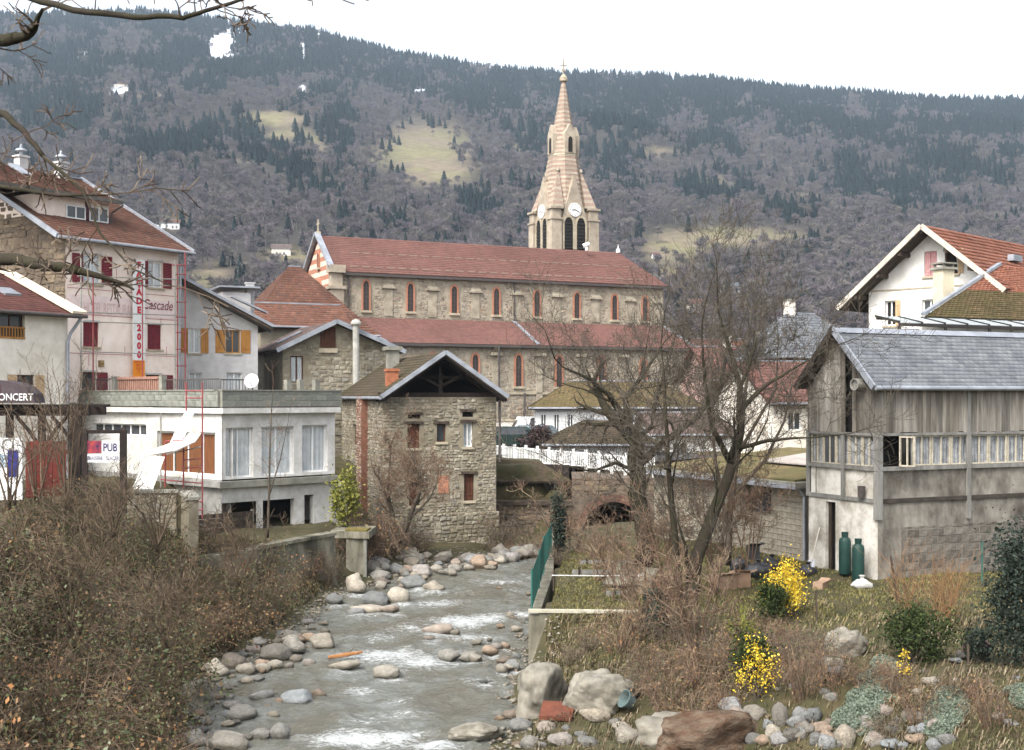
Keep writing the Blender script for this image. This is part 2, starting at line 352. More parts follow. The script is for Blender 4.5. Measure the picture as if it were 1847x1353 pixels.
h = n.new('ShaderNodeHueSaturation'); l.new(at.outputs['Color'], h.inputs['Color']); l.new(r_.outputs[0], h.inputs['Value']); l.new(h.outputs[0], b.inputs['Base Color'])
ch = np.ones(hz.shape + (4,)); ch[..., :3] = colh
o = grid_mesh('hillside', (hpx - HX) / F * hD, hD, hz, hm, True, ch); o['kind'] = 'structure'

# woods: tree shapes instanced over the slope
con_m = mat('conifer_needles', C(34, 56, 54, .40), C(24, 42, 40, .40), 0.5, 0.9, 0, obj=0.35, dirt=0, spec=0.1)
dec_m = mat('bare_twigs', C(130, 120, 124, .62), C(108, 100, 104, .62), 0.4, 0.95, 0, obj=0.28, dirt=0, spec=0.05)
dec2_m = mat('bare_twigs_grey', C(138, 130, 124, .62), C(116, 110, 104, .62), 0.4, 0.95, 0, obj=0.28, dirt=0, spec=0.05)
def proto_conifer(seed):
    r = np.random.RandomState(seed); V = []; T = []
    for k in range(9):
        zb = 0.08 + 0.90 * k / 9; rad = 0.21 * (1 - k / 9.3) ** 0.85 + 0.01; n_ = 9
        for j in range(n_):
            a = 2 * math.pi * (j + r.rand() * .8) / n_; w_ = 0.42; rr = rad * r.uniform(.65, 1.2); o_ = len(V)
            V += [(rr * math.cos(a), rr * math.sin(a), zb - .03 * r.rand()), (.35 * rr * math.cos(a + w_), .35 * rr * math.sin(a + w_), zb + .12), (.35 * rr * math.cos(a - w_), .35 * rr * math.sin(a - w_), zb + .12),
                  (0.55 * rr * math.cos(a + w_ * 1.3), .55 * rr * math.sin(a + w_ * 1.3), zb + .01)]
            T += [(o_, o_ + 1, o_ + 2), (o_, o_ + 3, o_ + 1)]
    o_ = len(V); V += [(0.012, 0, 0), (-0.006, 0.01, 0), (-0.006, -0.01, 0), (0, 0, 1.0), (.03, 0, .86), (-.02, .03, .86)]; T += [(o_, o_ + 1, o_ + 3), (o_ + 1, o_ + 2, o_ + 3), (o_ + 2, o_, o_ + 3), (o_ + 3, o_ + 4, o_ + 5)]
    return raw_mesh('conifer', V, T, con_m)
def proto_bare(seed, m, wide=0.36, n_=260):
    r = np.random.RandomState(seed); V = []; T = []
    lobes = [(r.uniform(-.17, .17), r.uniform(-.17, .17), r.uniform(.45, .8), r.uniform(.14, .24)) for _ in range(8)]
    o_ = 0
    def sliver(p, q, w_):
        o_ = len(V); d = q - p; s_ = np.cross(d, r.normal(size=3)); s_ = s_ / (np.linalg.norm(s_) + 1e-9) * w_
        V.extend([tuple(p - s_), tuple(p + s_), tuple(q)]); T.append((o_, o_ + 1, o_ + 2))
    for i in range(5): sliver(np.array([0, 0, 0.]), np.array([r.uniform(-.1, .1), r.uniform(-.1, .1), r.uniform(.5, .75)]), .02)
    for i in range(n_):
        lx, ly, lz, lr = lobes[r.randint(8)]; d = r.normal(size=3); d /= np.linalg.norm(d); d[2] = abs(d[2]) * .9 - .15
        p = np.array([lx, ly, lz]) + d * lr * r.uniform(.15, .7); q = np.array([lx, ly, lz]) + d * lr * r.uniform(.85, 1.25) + np.array([0, 0, .04])
        sliver(p, q, r.uniform(.008, .019))
    return raw_mesh('bare_tree', V, T, m)
protos = []
for i in range(3): protos.append(('c', proto_conifer(i)))
for i in range(3): protos.append(('d', proto_bare(10 + i, dec_m)))
for i in range(2): protos.append(('d', proto_bare(20 + i, dec2_m)))
npr = np.random.RandomState(5)
N = 62000
D_ = np.sqrt(npr.uniform(400 ** 2, 2080 ** 2, N)); tpx = npr.uniform(-560, 2420, N)
tz = hill(tpx, D_); tpy = HY - (tz - CAMZ) / D_ * F
wob = (fbm(tpx / 30, tpy / 16, 51) - 0.47)
md_ = np.zeros(N)
for cx, cy, rx, ry, s_ in MEADOW: md_ = np.maximum(md_, min(1, s_ * 1.25) * E(tpx + wob * 34, tpy + wob * 16, cx, cy + 7, rx * 1.08, ry * 1.25 + 5))
for cx, cy, rx, ry, s_ in SNOW: md_ = np.maximum(md_, s_ * E(tpx + wob * 20, tpy + wob * 10, cx, cy + 8, rx * 1.1, ry * 1.3 + 6))
md_ = np.maximum(md_, CUT(tpx, tpy))
keep = npr.rand(N) > md_ * 1.05
depth = tpy - np.interp(tpx, CX, CY)          # px below the crest
con = 0.66 * np.exp(-(depth / 80.0) ** 2) + 0.03
CON = [(450, 240, 170, 42, .95), (330, 270, 120, 22, .9), (100, 200, 130, 50, .8), (110, 110, 110, 40, .8), (330, 110, 90, 40, .75), (560, 110, 120, 35, .8), (480, 130, 160, 16, .9), (600, 225, 40, 45, .8),
       (1280, 352, 90, 18, .95), (1450, 385, 80, 18, .8), (1130, 170, 200, 45, .75), (1100, 250, 120, 40, .75), (870, 160, 120, 40, .8), (1290, 260, 120, 35, .55), (1600, 230, 160, 40, .75), (1700, 300, 160, 40, .6),
       (1130, 300, 50, 50, .5), (880, 390, 60, 25, .8), (560, 330, 60, 40, .5), (680, 420, 60, 30, .5), (1580, 350, 120, 40, .55), (960, 260, 60, 30, .7), (1500, 180, 200, 20, .85), (330, 410, 40, 40, .4), (1240, 420, 40, 14, .4)]
cw = (fbm(tpx / 45, tpy / 26, 71) - 0.47)
for cx, cy, rx, ry, s_ in CON: con = np.maximum(con, 1.25 * s_ * np.exp(-(((tpx + cw * 90 - cx) / rx) ** 2 + ((tpy + cw * 40 - cy) / ry) ** 2)))
con = con + (fbm(tpx / 48, tpy / 24, 81) - 0.47) * 1.8 + (fbm(tpx / 14, tpy / 10, 83) - 0.47) * 0.6
con = np.clip((con - 0.20) * 2.3 + 0.04, 0.03, 0.98)
isc = npr.rand(N) < con
keep &= np.where(isc, True, npr.rand(N) < 0.75)
ht = np.where(isc, npr.uniform(8, 15, N) * np.interp(D_, [400, 1000, 2000], [.72, .95, 1.15]), npr.uniform(8, 13.5, N))
def scatter(name, me, idx, label, cat, wide):
    """one mesh of points, each carrying an instance of the given tree shape"""
    src = bpy.data.objects.new(name + '_shape', me)
    pm = bpy.data.meshes.new(name); k = len(idx); pm.vertices.add(k)
    co = np.stack([(tpx[idx] - HX) / F * D_[idx], D_[idx], tz[idx] - 0.3], -1); pm.vertices.foreach_set('co', co.ravel().astype(np.float32))
    a = pm.attributes.new('rot', 'FLOAT', 'POINT'); a.data.foreach_set('value', npr.uniform(0, 6.28, k).astype(np.float32))
    a = pm.attributes.new('size', 'FLOAT_VECTOR', 'POINT'); s_ = np.stack([ht[idx] * wide * npr.uniform(.8, 1.25, k)] * 2 + [ht[idx]], -1); a.data.foreach_set('vector', s_.ravel().astype(np.float32))
    ob = bpy.data.objects.new(name, pm); COL.objects.link(ob); tag(ob, label, cat); ob['kind'] = 'stuff'
    ng = bpy.data.node_groups.new(name, 'GeometryNodeTree'); ng.interface.new_socket('Geometry', in_out='INPUT', socket_type='NodeSocketGeometry'); ng.interface.new_socket('Geometry', in_out='OUTPUT', socket_type='NodeSocketGeometry')
    nn = ng.nodes; ll = ng.links; gi = nn.new('NodeGroupInput'); go = nn.new('NodeGroupOutput')
    ip = nn.new('GeometryNodeInstanceOnPoints'); oi = nn.new('GeometryNodeObjectInfo'); oi.inputs[0].default_value = src
    ar = nn.new('GeometryNodeInputNamedAttribute'); ar.data_type = 'FLOAT'; ar.inputs[0].default_value = 'rot'
    az = nn.new('GeometryNodeInputNamedAttribute'); az.data_type = 'FLOAT_VECTOR'; az.inputs[0].default_value = 'size'
    cx = nn.new('ShaderNodeCombineXYZ'); ll.new(ar.outputs[0], cx.inputs[2])
    ll.new(gi.outputs[0], ip.inputs['Points']); ll.new(oi.outputs['Geometry'], ip.inputs['Instance']); ll.new(cx.outputs[0], ip.inputs['Rotation']); ll.new(az.outputs[0], ip.inputs['Scale'])
    ll.new(ip.outputs[0], go.inputs[0])
    md = ob.modifiers.new('scatter', 'NODES'); md.node_group = ng
    return ob
ci = np.where(keep & isc)[0]; di = np.where(keep & ~isc)[0]
cs = [p for p in protos if p[0] == 'c']; ds = [p for p in protos if p[0] == 'd']
LC = ['dark conifer wood spread over the mountainside']; LD = ['bare grey-brown winter wood spread over the mountainside']
for i, p in enumerate(cs): scatter('conifer_wood', p[1], ci[i::3], LC[0], 'wood', 1.25)
for i, p in enumerate(ds): scatter('bare_wood', p[1], di[i::5], LD[0], 'wood', 1.05)
# ------------------------------------------------------------------ building kit
glass = mat('window_glass', (0.035, 0.04, 0.045, 1), (0.06, 0.065, 0.07, 1), 1.2, 0.08, 0.02, 2, dirt=0.0, spec=0.6)
dark = mat('dark_interior', (0.012, 0.011, 0.010, 1), (0.02, 0.018, 0.016, 1), 2, 0.9, 0, dirt=0)
tg = bpy.data.materials.new('clear_glass'); tg.use_nodes = True
_n = tg.node_tree.nodes; _l = tg.node_tree.links; _n.remove(_n['Principled BSDF'])
_t = _n.new('ShaderNodeBsdfTransparent'); _g = _n.new('ShaderNodeBsdfGlossy'); _g.inputs['Roughness'].default_value = 0.03
_fr = _n.new('ShaderNodeFresnel'); _fr.inputs[0].default_value = 1.5; _mx = _n.new('ShaderNodeMixShader')
_mx.inputs[0].default_value = 0.10; _l.new(_t.outputs[0], _mx.inputs[1]); _l.new(_g.outputs[0], _mx.inputs[2]); _l.new(_mx.outputs[0], _n['Material Output'].inputs[0])
white = mat('white_paint', (0.78, 0.78, 0.76, 1), (0.68, 0.68, 0.66, 1), 4, 0.6, 0.05, dirt=0.15)
curtain_m = mat('net_curtain', (0.58, 0.61, 0.62, 1), (0.46, 0.49, 0.50, 1), 3, 0.9, 0.1, dirt=0.1)
concrete = mat('concrete', C(160, 158, 146, .8), C(132, 130, 118, .8), 2.5, 0.9, 0.3, 20, dirt=0.35, dscale=0.9)
zinc = mat('zinc', C(178, 182, 190, .8), C(150, 154, 160, .8), 2, 0.45, 0.05, dirt=0.2, metal=0.3, spec=0.5)
ironm = mat('dark_iron', (0.05, 0.05, 0.05, 1), (0.09, 0.07, 0.06, 1), 8, 0.6, 0.1, dirt=0.1)
oldwood = mat('old_wood', C(96, 84, 72, .7), C(66, 56, 48, .7), 6, 0.9, 0.4, 30, dirt=0.3, stretch=(1, 1, .25))
brownwood = mat('brown_wood', C(104, 62, 40, .7), C(74, 44, 30, .7), 6, 0.75, 0.3, 25, dirt=0.2, stretch=(1, 1, .3))

def wall(parent, m, mp, a0, a1, b0, b1, ops=(), depth=0.28, gable=None, name='wall', base_d=0.0, label=None, inner=True):
    """masonry face with real openings (reveals) ; gable=(a, b) apex above b1"""
    mb = MB(); xs = sorted({a0, a1} | {v for o in ops for v in (max(a0, o[0]), min(a1, o[1]))}); zs = sorted({b0, b1} | {v for o in ops for v in (max(b0, o[2]), min(b1, o[3]))})
    for i in range(len(xs) - 1):
        for j in range(len(zs) - 1):
            cx, cz = (xs[i] + xs[i + 1]) / 2, (zs[j] + zs[j + 1]) / 2
            if any(o[0] < cx < o[1] and o[2] < cz < o[3] for o in ops): continue
            mb.poly(mp(xs[i], zs[j], base_d), mp(xs[i + 1], zs[j], base_d), mp(xs[i + 1], zs[j + 1], base_d), mp(xs[i], zs[j + 1], base_d))
    for o in ops:
        A0, A1, B0, B1 = o[:4]
        for p, q in (((A0, B0), (A1, B0)), ((A1, B0), (A1, B1)), ((A1, B1), (A0, B1)), ((A0, B1), (A0, B0))):
            mb.poly(mp(p[0], p[1], base_d), mp(q[0], q[1], base_d), mp(q[0], q[1], depth), mp(p[0], p[1], depth))
    if gable:
        mb.poly(mp(a0, b1, base_d), mp(a1, b1, base_d), mp(gable[0], gable[1], base_d))
    # inner face closes the room behind
    if inner: mb.poly(mp(a0, b0, depth + .25), mp(a1, b0, depth + .25), mp(a1, b1, depth + .25), mp(a0, b1, depth + .25))
    return mb.build(name, m, parent, label)

def window(parent, mp, a0, a1, b0, b1, nx=2, nz=1, fm=None, d=0.16, fw=0.06, sill=None, pane=None, name='window', curtain=None, bars=0.035, label=None):
    fm = fm or white; mb = MB()
    for q in ((a0, a0 + fw, b0, b1), (a1 - fw, a1, b0, b1), (a0 + fw, a1 - fw, b0, b0 + fw), (a0 + fw, a1 - fw, b1 - fw, b1)): mb.mbox(mp, *q, d - .05, d)
    for i in range(1, nx):
        x = a0 + (a1 - a0) * i / nx; mb.mbox(mp, x - bars, x + bars, b0 + fw, b1 - fw, d - .045, d - .005)
    for j in range(1, nz):
        z = b0 + (b1 - b0) * j / nz; mb.mbox(mp, a0 + fw, a1 - fw, z - bars * .7, z + bars * .7, d - .042, d - .008)
    o = mb.build(name, fm, parent, label)
    def pn(b): b.poly(mp(a0 + .01, b0 + .01, d - .012), mp(a1 - .01, b0 + .01, d - .012), mp(a1 - .01, b1 - .01, d - .012), mp(a0 + .01, b1 - .01, d - .012))
    bm_part('pane', pane or (tg if curtain else glass), o, pn)
    if curtain:
        b = MB(); k = 24
        for i in range(k):
            t0, t1 = i / k, (i + 1) / k; f0 = .012 * math.sin(t0 * 38 + a0 * 5); f1 = .012 * math.sin(t1 * 38 + a0 * 5)
            b.poly(mp(a0 + (a1 - a0) * t0, b0 + .02, d + .035 + f0), mp(a0 + (a1 - a0) * t1, b0 + .02, d + .035 + f1), mp(a0 + (a1 - a0) * t1, b1 - .02, d + .035 + f1), mp(a0 + (a1 - a0) * t0, b1 - .02, d + .035 + f0))
        b.build('curtain', curtain, o)
    if sill: bm_part('sill', sill, o, lambda b: b.mbox(mp, a0 - .1, a1 + .1, b0 - .1, b0 - .003, -.09, d - .06))
    return o
def shutter(parent, mp, a0, a1, b0, b1, m, d=-0.05, boards=4):
    """ledged shutter of upright boards lying against the wall"""
    mb = MB(); wdt = (a1 - a0) / boards
    for i in range(boards): mb.mbox(mp, a0 + i * wdt + .006, a0 + (i + 1) * wdt - .006, b0, b1, d, d + .03)
    for f in (.18, .78): mb.mbox(mp, a0 + .02, a1 - .02, b0 + (b1 - b0) * f, b0 + (b1 - b0) * f + .09, d - .022, d - .002)
    return mb.build('shutter', m, parent)
def louvre_shutter(parent, mp, a0, a1, b0, b1, m, d=-0.05):
    mb = MB(); f = .06
    for q in ((a0, a0 + f, b0, b1), (a1 - f, a1, b0, b1), (a0 + f, a1 - f, b0, b0 + f), (a0 + f, a1 - f, b1 - f, b1)): mb.mbox(mp, *q, d, d + .035)
    k = max(4, int((b1 - b0) / .09))
    for i in range(k):
        z = b0 + f + (b1 - b0 - 2 * f) * i / k; h_ = (b1 - b0 - 2 * f) / k
        mb.add([mp(a0 + f, z, d + .004), mp(a1 - f, z, d + .004), mp(a1 - f, z + h_ * .95, d + .03), mp(a0 + f, z + h_ * .95, d + .03)], [(0, 1, 2, 3)])
    return mb.build('shutter', m, parent)
def stones(parent, m, mp, a0, a1, b0, b1, ops=(), size=(0.42, 0.24), clip=None, seed=1, proud=0.035, name='rubble_stones', gap=.018):
    """uneven rubble courses, each stone a small chamfered block"""
    r = random.Random(seed); mb = MB(); z = b0
    while z < b1 - .04:
        h_ = size[1] * r.uniform(.65, 1.35); h_ = min(h_, b1 - z); x = a0
        while x < a1 - .03:
            wd = min(size[0] * r.uniform(.5, 1.5), a1 - x); xa, xb = x, x + wd; x = xb
            za, zb = z + r.uniform(-.25, .22) * h_, z + h_ * r.uniform(.72, 1.22)
            if zb > b1: zb = b1
            if za < b0: za = b0
            cx, cz = (xa + xb) / 2, (za + zb) / 2
            if any(o[0] - .02 < xb and xa < o[1] + .02 and o[2] - .02 < zb and za < o[3] + .02 for o in ops): continue
            if clip and not (clip(xa, zb) and clip(xb, zb)): continue
            g = gap; j = lambda: r.uniform(-.26, .26) * min(wd, h_)
            c = [(xa + g, za + g), (xb - g, za + g), (xb - g, zb - g), (xa + g, zb - g)]
            c = [(p + j() * .5, q + j() * .5) for p, q in c]
            mx_, mz = sum(p for p, q in c) / 4, sum(q for p, q in c) / 4; pr = proud * r.uniform(.4, 1.3)
            inn = [(p + (mx_ - p) * .28 + j() * .3, q + (mz - q) * .28 + j() * .3) for p, q in c]
            mb.add([mp(p, q, .01) for p, q in c] + [mp(p, q, -pr * r.uniform(.6, 1.2)) for p, q in inn], [(4, 5, 6, 7), (0, 1, 5, 4), (1, 2, 6, 5), (2, 3, 7, 6), (3, 0, 4, 7)])
        z += h_
    return mb.build(name, m, parent, kind='stuff')
def tiles(parent, m, eL, eR, rR, rL, row=.3, wid=.25, lift=.03, seed=3, name='roof_tiles', wavy=0.0, skip=None):
    """overlapping tiles in courses from eave to ridge on one roof slope"""
    r = np.random.RandomState(seed); eL, eR, rR, rL = [np.array(p, float) for p in (eL, eR, rR, rL)]
    nrm = np.cross(eR - eL, rL - eL); nrm /= np.linalg.norm(nrm)
    if nrm[2] < 0: nrm = -nrm
    nr = max(3, int(round(max(np.linalg.norm(rL - eL), np.linalg.norm(rR - eR)) / row))); V = []; T = []
    for i in range(nr):
        t0, t1 = i / nr, min(1.0, (i + 1.12) / nr)
        A, B = eL + (rL - eL) * t0, eR + (rR - eR) * t0; A1, B1 = eL + (rL - eL) * t1, eR + (rR - eR) * t1
        nc = max(1, int(round(np.linalg.norm(B - A) / wid))); off = (i % 2) * .5
        for j in range(-1 if off else 0, nc):
            s0, s1 = max(0, (j + off + .03)) / nc, min(nc, j + 1 + off - .03) / nc
            if s1 - s0 < .2 / nc: continue
            if skip and skip((s0 + s1) / 2, (t0 + t1) / 2): continue
            k = len(V); lf = lift * r.uniform(.75, 1.45); dz = r.uniform(-.012, .012) * row * 2
            dr = (A1 - A) / (np.linalg.norm(A1 - A) + 1e-9) * dz
            V += [A + (B - A) * s0 + nrm * lf + dr, A + (B - A) * s1 + nrm * (lf * r.uniform(.85, 1.15)) + dr, A1 + (B1 - A1) * s1 + nrm * .006, A1 + (B1 - A1) * s0 + nrm * .006,
                  A + (B - A) * s0 + dr, A + (B - A) * s1 + dr]
            T += [(k, k + 1, k + 2, k + 3), (k + 4, k + 5, k + 1, k)]
    me = raw_mesh(name, V, T, m); o = bpy.data.objects.new(name, me); COL.objects.link(o); o.parent = parent; o['kind'] = 'stuff'; return o
def roof(parent, deckm, tilem, slopes, row=.3, wid=.25, lift=.03, th=.14, name='roof', verge=None, seed=3):
    """slopes: list of (eaveL, eaveR, ridgeR, ridgeL)"""
    mb = MB()
    for q in slopes: mb.slab(q, th)
    o = mb.build(name, deckm, parent)
    if tilem:
        for i, q in enumerate(slopes): tiles(o, tilem, *q, row=row, wid=wid, lift=lift, seed=seed + i)
    return o
def text(parent, name, s, mp, a, b, size, m, d=-0.02, sx=1.0, bold=0.0, align='LEFT', vertical=0.0, italic=0.0, ex=0.004):
    cu = bpy.data.curves.new(name, 'FONT'); cu.body = s; cu.size = size; cu.extrude = 0; cu.offset = bold; cu.align_x = align; cu.shear = italic; cu.resolution_u = 3
    if vertical: cu.space_line = vertical
    to = bpy.data.objects.new(name, cu); COL.objects.link(to)
    dg = bpy.context.evaluated_depsgraph_get(); me = bpy.data.meshes.new_from_object(to.evaluated_get(dg)); bpy.data.objects.remove(to)
    for v in me.vertices: v.co = mp(a + v.co.x * sx, b + v.co.y, d)
    me.materials.clear(); me.materials.append(m); o = bpy.data.objects.new(name, me); COL.objects.link(o); o.parent = parent; return o
def lancet(a, b0, b1, hw, k=6):
    """pointed-arch outline"""
    sp = b1 - hw * 1.7; pts = [(a - hw, b0), (a + hw, b0)]
    for i in range(k + 1): t = i / k; pts.append((a + hw * math.cos(t * math.pi / 2) ** .75, sp + (b1 - sp) * math.sin(t * math.pi / 2) ** 1.15))
    for i in range(k - 1, -1, -1): t = i / k; pts.append((a - hw * math.cos(t * math.pi / 2) ** .75, sp + (b1 - sp) * math.sin(t * math.pi / 2) ** 1.15))
    return pts
def ring(mb, mp, inner, outer, d0, d1):
    n_ = len(inner)
    for i in range(n_ - 1 if False else n_):
        j = (i + 1) % n_
        mb.add([mp(*inner[i], d0), mp(*inner[j], d0), mp(*outer[j], d0), mp(*outer[i], d0)], [(0, 1, 2, 3)])
        mb.add([mp(*inner[i], d0), mp(*inner[j], d0), mp(*inner[j], d1), mp(*inner[i], d1)], [(0, 1, 2, 3)])
        mb.add([mp(*outer[i], d0), mp(*outer[j], d0), mp(*outer[j], d1), mp(*outer[i], d1)], [(0, 1, 2, 3)])
def lancet_window(parent, mp, a, b0, b1, hw, sm_, sw=.16, pane=None, name='window'):
    pane = pane or mat('leaded_glass', (.035, .028, .025, 1), (.05, .042, .038, 1), 6, .5, .1, dirt=0, spec=.25); inn = lancet(a, b0, b1, hw); out = lancet(a, b0 - .001, b1 + sw * 1.3, hw + sw); mb = MB(); ring(mb, mp, inn, out, -.13, .02); o = mb.build(name, sm_, parent)
    bm_part('pane', pane or glass, o, lambda b: b.mprism(mp, inn, -.045, -.04))
    lead = MB()
    for i in range(1, 6): z = b0 + (b1 - b0) * i / 6.5; lead.mbox(mp, a - hw * .93, a + hw * .93, z - .02, z + .02, -.06, -.046)
    lead.mbox(mp, a - .02, a + .02, b0, b1 - .1, -.064, -.047); lead.build('bars', ironm, o)
    bm_part('sill', stone_sill, o, lambda b: b.mbox(mp, a - hw - sw - .08, a + hw + sw + .08, b0 - .2, b0 - .004, -.2, .02))
    return o
stone_sill = mat('cut_stone', C(196, 184, 160, .8), C(172, 160, 138, .8), 3, 0.9, 0.2, 18, dirt=0.3)
def rail(parent, mp, a0, a1, b0, b1, m, step=.13, name='railing', d=0.0):
    mb = MB(); mb.mbox(mp, a0, a1, b1 - .05, b1, d - .025, d + .025); mb.mbox(mp, a0, a1, b0 + .06, b0 + .09, d - .012, d + .012)
    k = int((a1 - a0) / step)
    for i in range(k + 1): x = a0 + (a1 - a0) * i / k; mb.mbox(mp, x - .01, x + .01, b0, b1 - .045, d - .01, d + .01)
    return mb.build(name, m, parent)
# ------------------------------------------------------------------ church
rubble = mat('church_mortar', C(184, 174, 154, .78), C(158, 148, 128, .78), 1.2, 0.95, 0.5, 9, dirt=0.3)
rubst = mat('church_rubble', None, C(120, 110, 96, .7), 3, 0.95, 0.4, 12, ramp=[C(164, 152, 136, .78), C(192, 180, 158, .8), C(146, 136, 122, .76), C(180, 166, 144, .8), C(170, 162, 150, .78), C(196, 184, 164, .8), C(180, 154, 132, .78)], dirt=0.3, dscale=.25)
redbrick = mat('red_brick', C(190, 134, 108, .8), C(172, 118, 96, .8), 5, 0.9, 0.3, 20, dirt=0.25)
cream_st = mat('cream_stone', C(224, 212, 192, .82), C(206, 192, 172, .82), 3, 0.9, 0.2, 16, dirt=0.25)
towerst = mat('tower_stone', C(194, 182, 162, .76), C(168, 154, 136, .76), 1.5, 0.9, 0.3, 12, dirt=0.3, dscale=.4)
pinkst = mat('pink_stone', C(178, 152, 136, .72), C(162, 138, 124, .72), 3, 0.9, 0.3, 14, dirt=0.2)
rtile = mat('church_roof_tile', None, C(146, 104, 96, .55), 2, 0.85, 0.2, 20, ramp=[C(152, 108, 98, .52), C(166, 120, 108, .52), C(142, 104, 96, .52), C(158, 112, 98, .52)], dirt=0.25, dscale=.2)
deck = mat('roof_deck', C(120, 70, 58, .6), C(100, 60, 50, .6), 3, 0.9, 0.1, dirt=.2)
ch = Fr(-15.4, 105, 25, 4.0); c = ch.thing('church', 'stone church with red tiled roof, lancet windows and tall banded spire', 'church')
zE = ch.f(600, 490)[1]; zR = ch.sd(578, 424)[1]; W = 8.6; L = 33.3; zA = ch.f(625, 572)[1]; AY = -4.6
x0a = 3.4; zAe = ch.f(702, 617, AY)[1]
wall(c, rubble, front(0), 0, L, 0, zE, depth=.1, name='nave_wall')
NW = [660, 740, 819, 895, 968, 1040, 1108, 1163]
wtop = [(507, 560), (512, 562), (517, 565), (521, 568), (525, 571), (529, 574), (533, 577), (536, 579)]
ops = []
for px, (t, b_) in zip(NW, wtop):
    a, zt = ch.f(px, t); _, zb = ch.f(px, b_); ops.append((a - .62, a + .62, zb - .25, zt + .35)); lancet_window(c, front(0), a, zb, zt, .27, redbrick, .14)
stones(c, rubst, front(0), 0.9, L, zA, zE - .1, ops, (.42, .26), seed=4, proud=.035)
for i in range(8):      # stub piers between the clerestory windows
    a = ch.x((NW[i] + (NW[i + 1] if i < 7 else 1205)) / 2); z = ch.f(700 if i == 0 else (NW[i] + 40), 517 + i * 4)[1]
    def pier(b, a=a, z=z):
        b.box(a - .4, a + .4, -.09, -.004, zA + .2, z - .2); b.box(a - .6, a + .6, -.3, -.004, z - .18, z); b.add([(a - .5, -.26, z), (a + .5, -.26, z), (a + .5, -.004, z + .3), (a - .5, -.004, z + .3)], [(0, 1, 2, 3)])
    bm_part('pier', rubble, c, pier)
# corner buttress at the west end
bm_part('corner_buttress', towerst, c, lambda b: (b.box(-.35, .85, -.4, .6, zA - 3, zE - 1.5), b.box(-.5, 1.0, -.55, .7, zE - 1.5, zE - 1.25), b.box(-.25, .75, -.3, .5, zE - 1.25, zE - .1), b.box(-.45, .95, -.6, .6, zE - .1, zE + .55)))
# west front, striped
zs = zA - 4.6; k = 0; fm_ = MB(); fm2 = MB(); apexy = W / 2
def stripe(b, z0, z1):
    def wd(z): return 0 if z <= zE else (z - zE) / (zR - zE) * W / 2
    b.add([(-.02, wd(z0), z0), (-.02, W - wd(z0), z0), (-.02, W - wd(z1), z1), (-.02, wd(z1), z1)], [(0, 1, 2, 3)])
z = zs
while z < zR - .5:
    stripe(fm_ if k % 2 else fm2, z, min(z + .42, zR - .45)); z += .42; k += 1
fm_.build('brick_band', redbrick, c); fm2.build('stone_band', cream_st, c)
wall(c, rubble, left(.3), 0, W, 0, zE, depth=.2, name='west_wall', gable=(W / 2, zR - .3))
wall(c, rubble, right(L), 0, W, 0, zE, depth=.2, name='east_wall'); wall(c, rubble, back(W), 0, L, 0, zE, depth=.2, name='north_wall')
lancet_window(c, left(-.03), W / 2 - .1, zE - 6.2, zE - .6, .75, redbrick, .3)
lancet_window(c, left(-.03), W / 2 - .1, zE + .75, zE + 2.0, .22, redbrick, .12)
disc = [(math.cos(i / 20 * 6.283) * .62, math.sin(i / 20 * 6.283) * .62) for i in range(20)]
for dz in (-1.5, -3.6):
    bm_part('sign_disc', white, c, lambda b, dz=dz: b.mprism(left(-.03), [(1.3 + p, zE + dz - .8 + q * 1.3) for p, q in disc], -.12, -.03))
ov = .35
ro = roof(c, deck, rtile, [((-.1, -ov, zE), (L + .3, -ov, zE), (L - 2.6, W / 2, zR), (-.1, W / 2, zR)), ((L + .3, W + ov, zE), (-.1, W + ov, zE), (-.1, W / 2, zR), (L - 2.6, W / 2, zR))], row=.34, wid=.3, lift=.04)
bm_part('hip_slope', deck, ro, lambda b: b.slab([(L + .3, -ov, zE), (L + .3, W + ov, zE), (L - 2.6, W / 2, zR)], .12))
tiles(ro, rtile, (L + .3, -ov, zE), (L + .3, W + ov, zE), (L - 2.59, W / 2 + .01, zR), (L - 2.6, W / 2, zR), .34, .3, .04, 9)
bm_part('coping', zinc, ro, lambda b: (b.beam((-.2, -.5, zE + .15), (-.2, W / 2, zR + .2), .5, .22), b.beam((-.2, W + .5, zE + .15), (-.2, W / 2, zR + .2), .5, .22)))
bm_part('gutter', ironm, ro, lambda b: b.box(.8, L + .3, -ov - .16, -ov, zE - .28, zE - .06))
gm = MB()
for rw, (t, n_) in enumerate(((.13, 27), (.52, 27))):
    for i in range(n_):
        a = 1.6 + i * (L - 3.4) / n_ + (rw * .6); y_ = -ov + (W / 2 + ov) * t; z_ = zE + (zR - zE) * t
        g_ = MB(); g_.box(a, a + .75, y_ - .04, y_ + .02, z_ + .05, z_ + .15); g_.build('snow_guard', pinkst, ro)
def cross(b, x, y, z, s_): b.box(x - .05 * s_, x + .05 * s_, y - .05 * s_, y + .05 * s_, z, z + 1.1 * s_); b.box(x - .04 * s_, x + .04 * s_, y - .35 * s_, y + .35 * s_, z + .62 * s_, z + .74 * s_); b.box(x - .2 * s_, x + .2 * s_, y - .2 * s_, y + .2 * s_, z - .2 * s_, z)
bm_part('gable_cross', stone_sill, c, lambda b: cross(b, -.1, W / 2, zR + .35, 1.0))
bm_part('ridge_finial', white, c, lambda b: b.lathe([(.0, .9), (.06, .5), (.2, .3), (.22, 0)], (L - 2.6, W / 2, zR), 8))
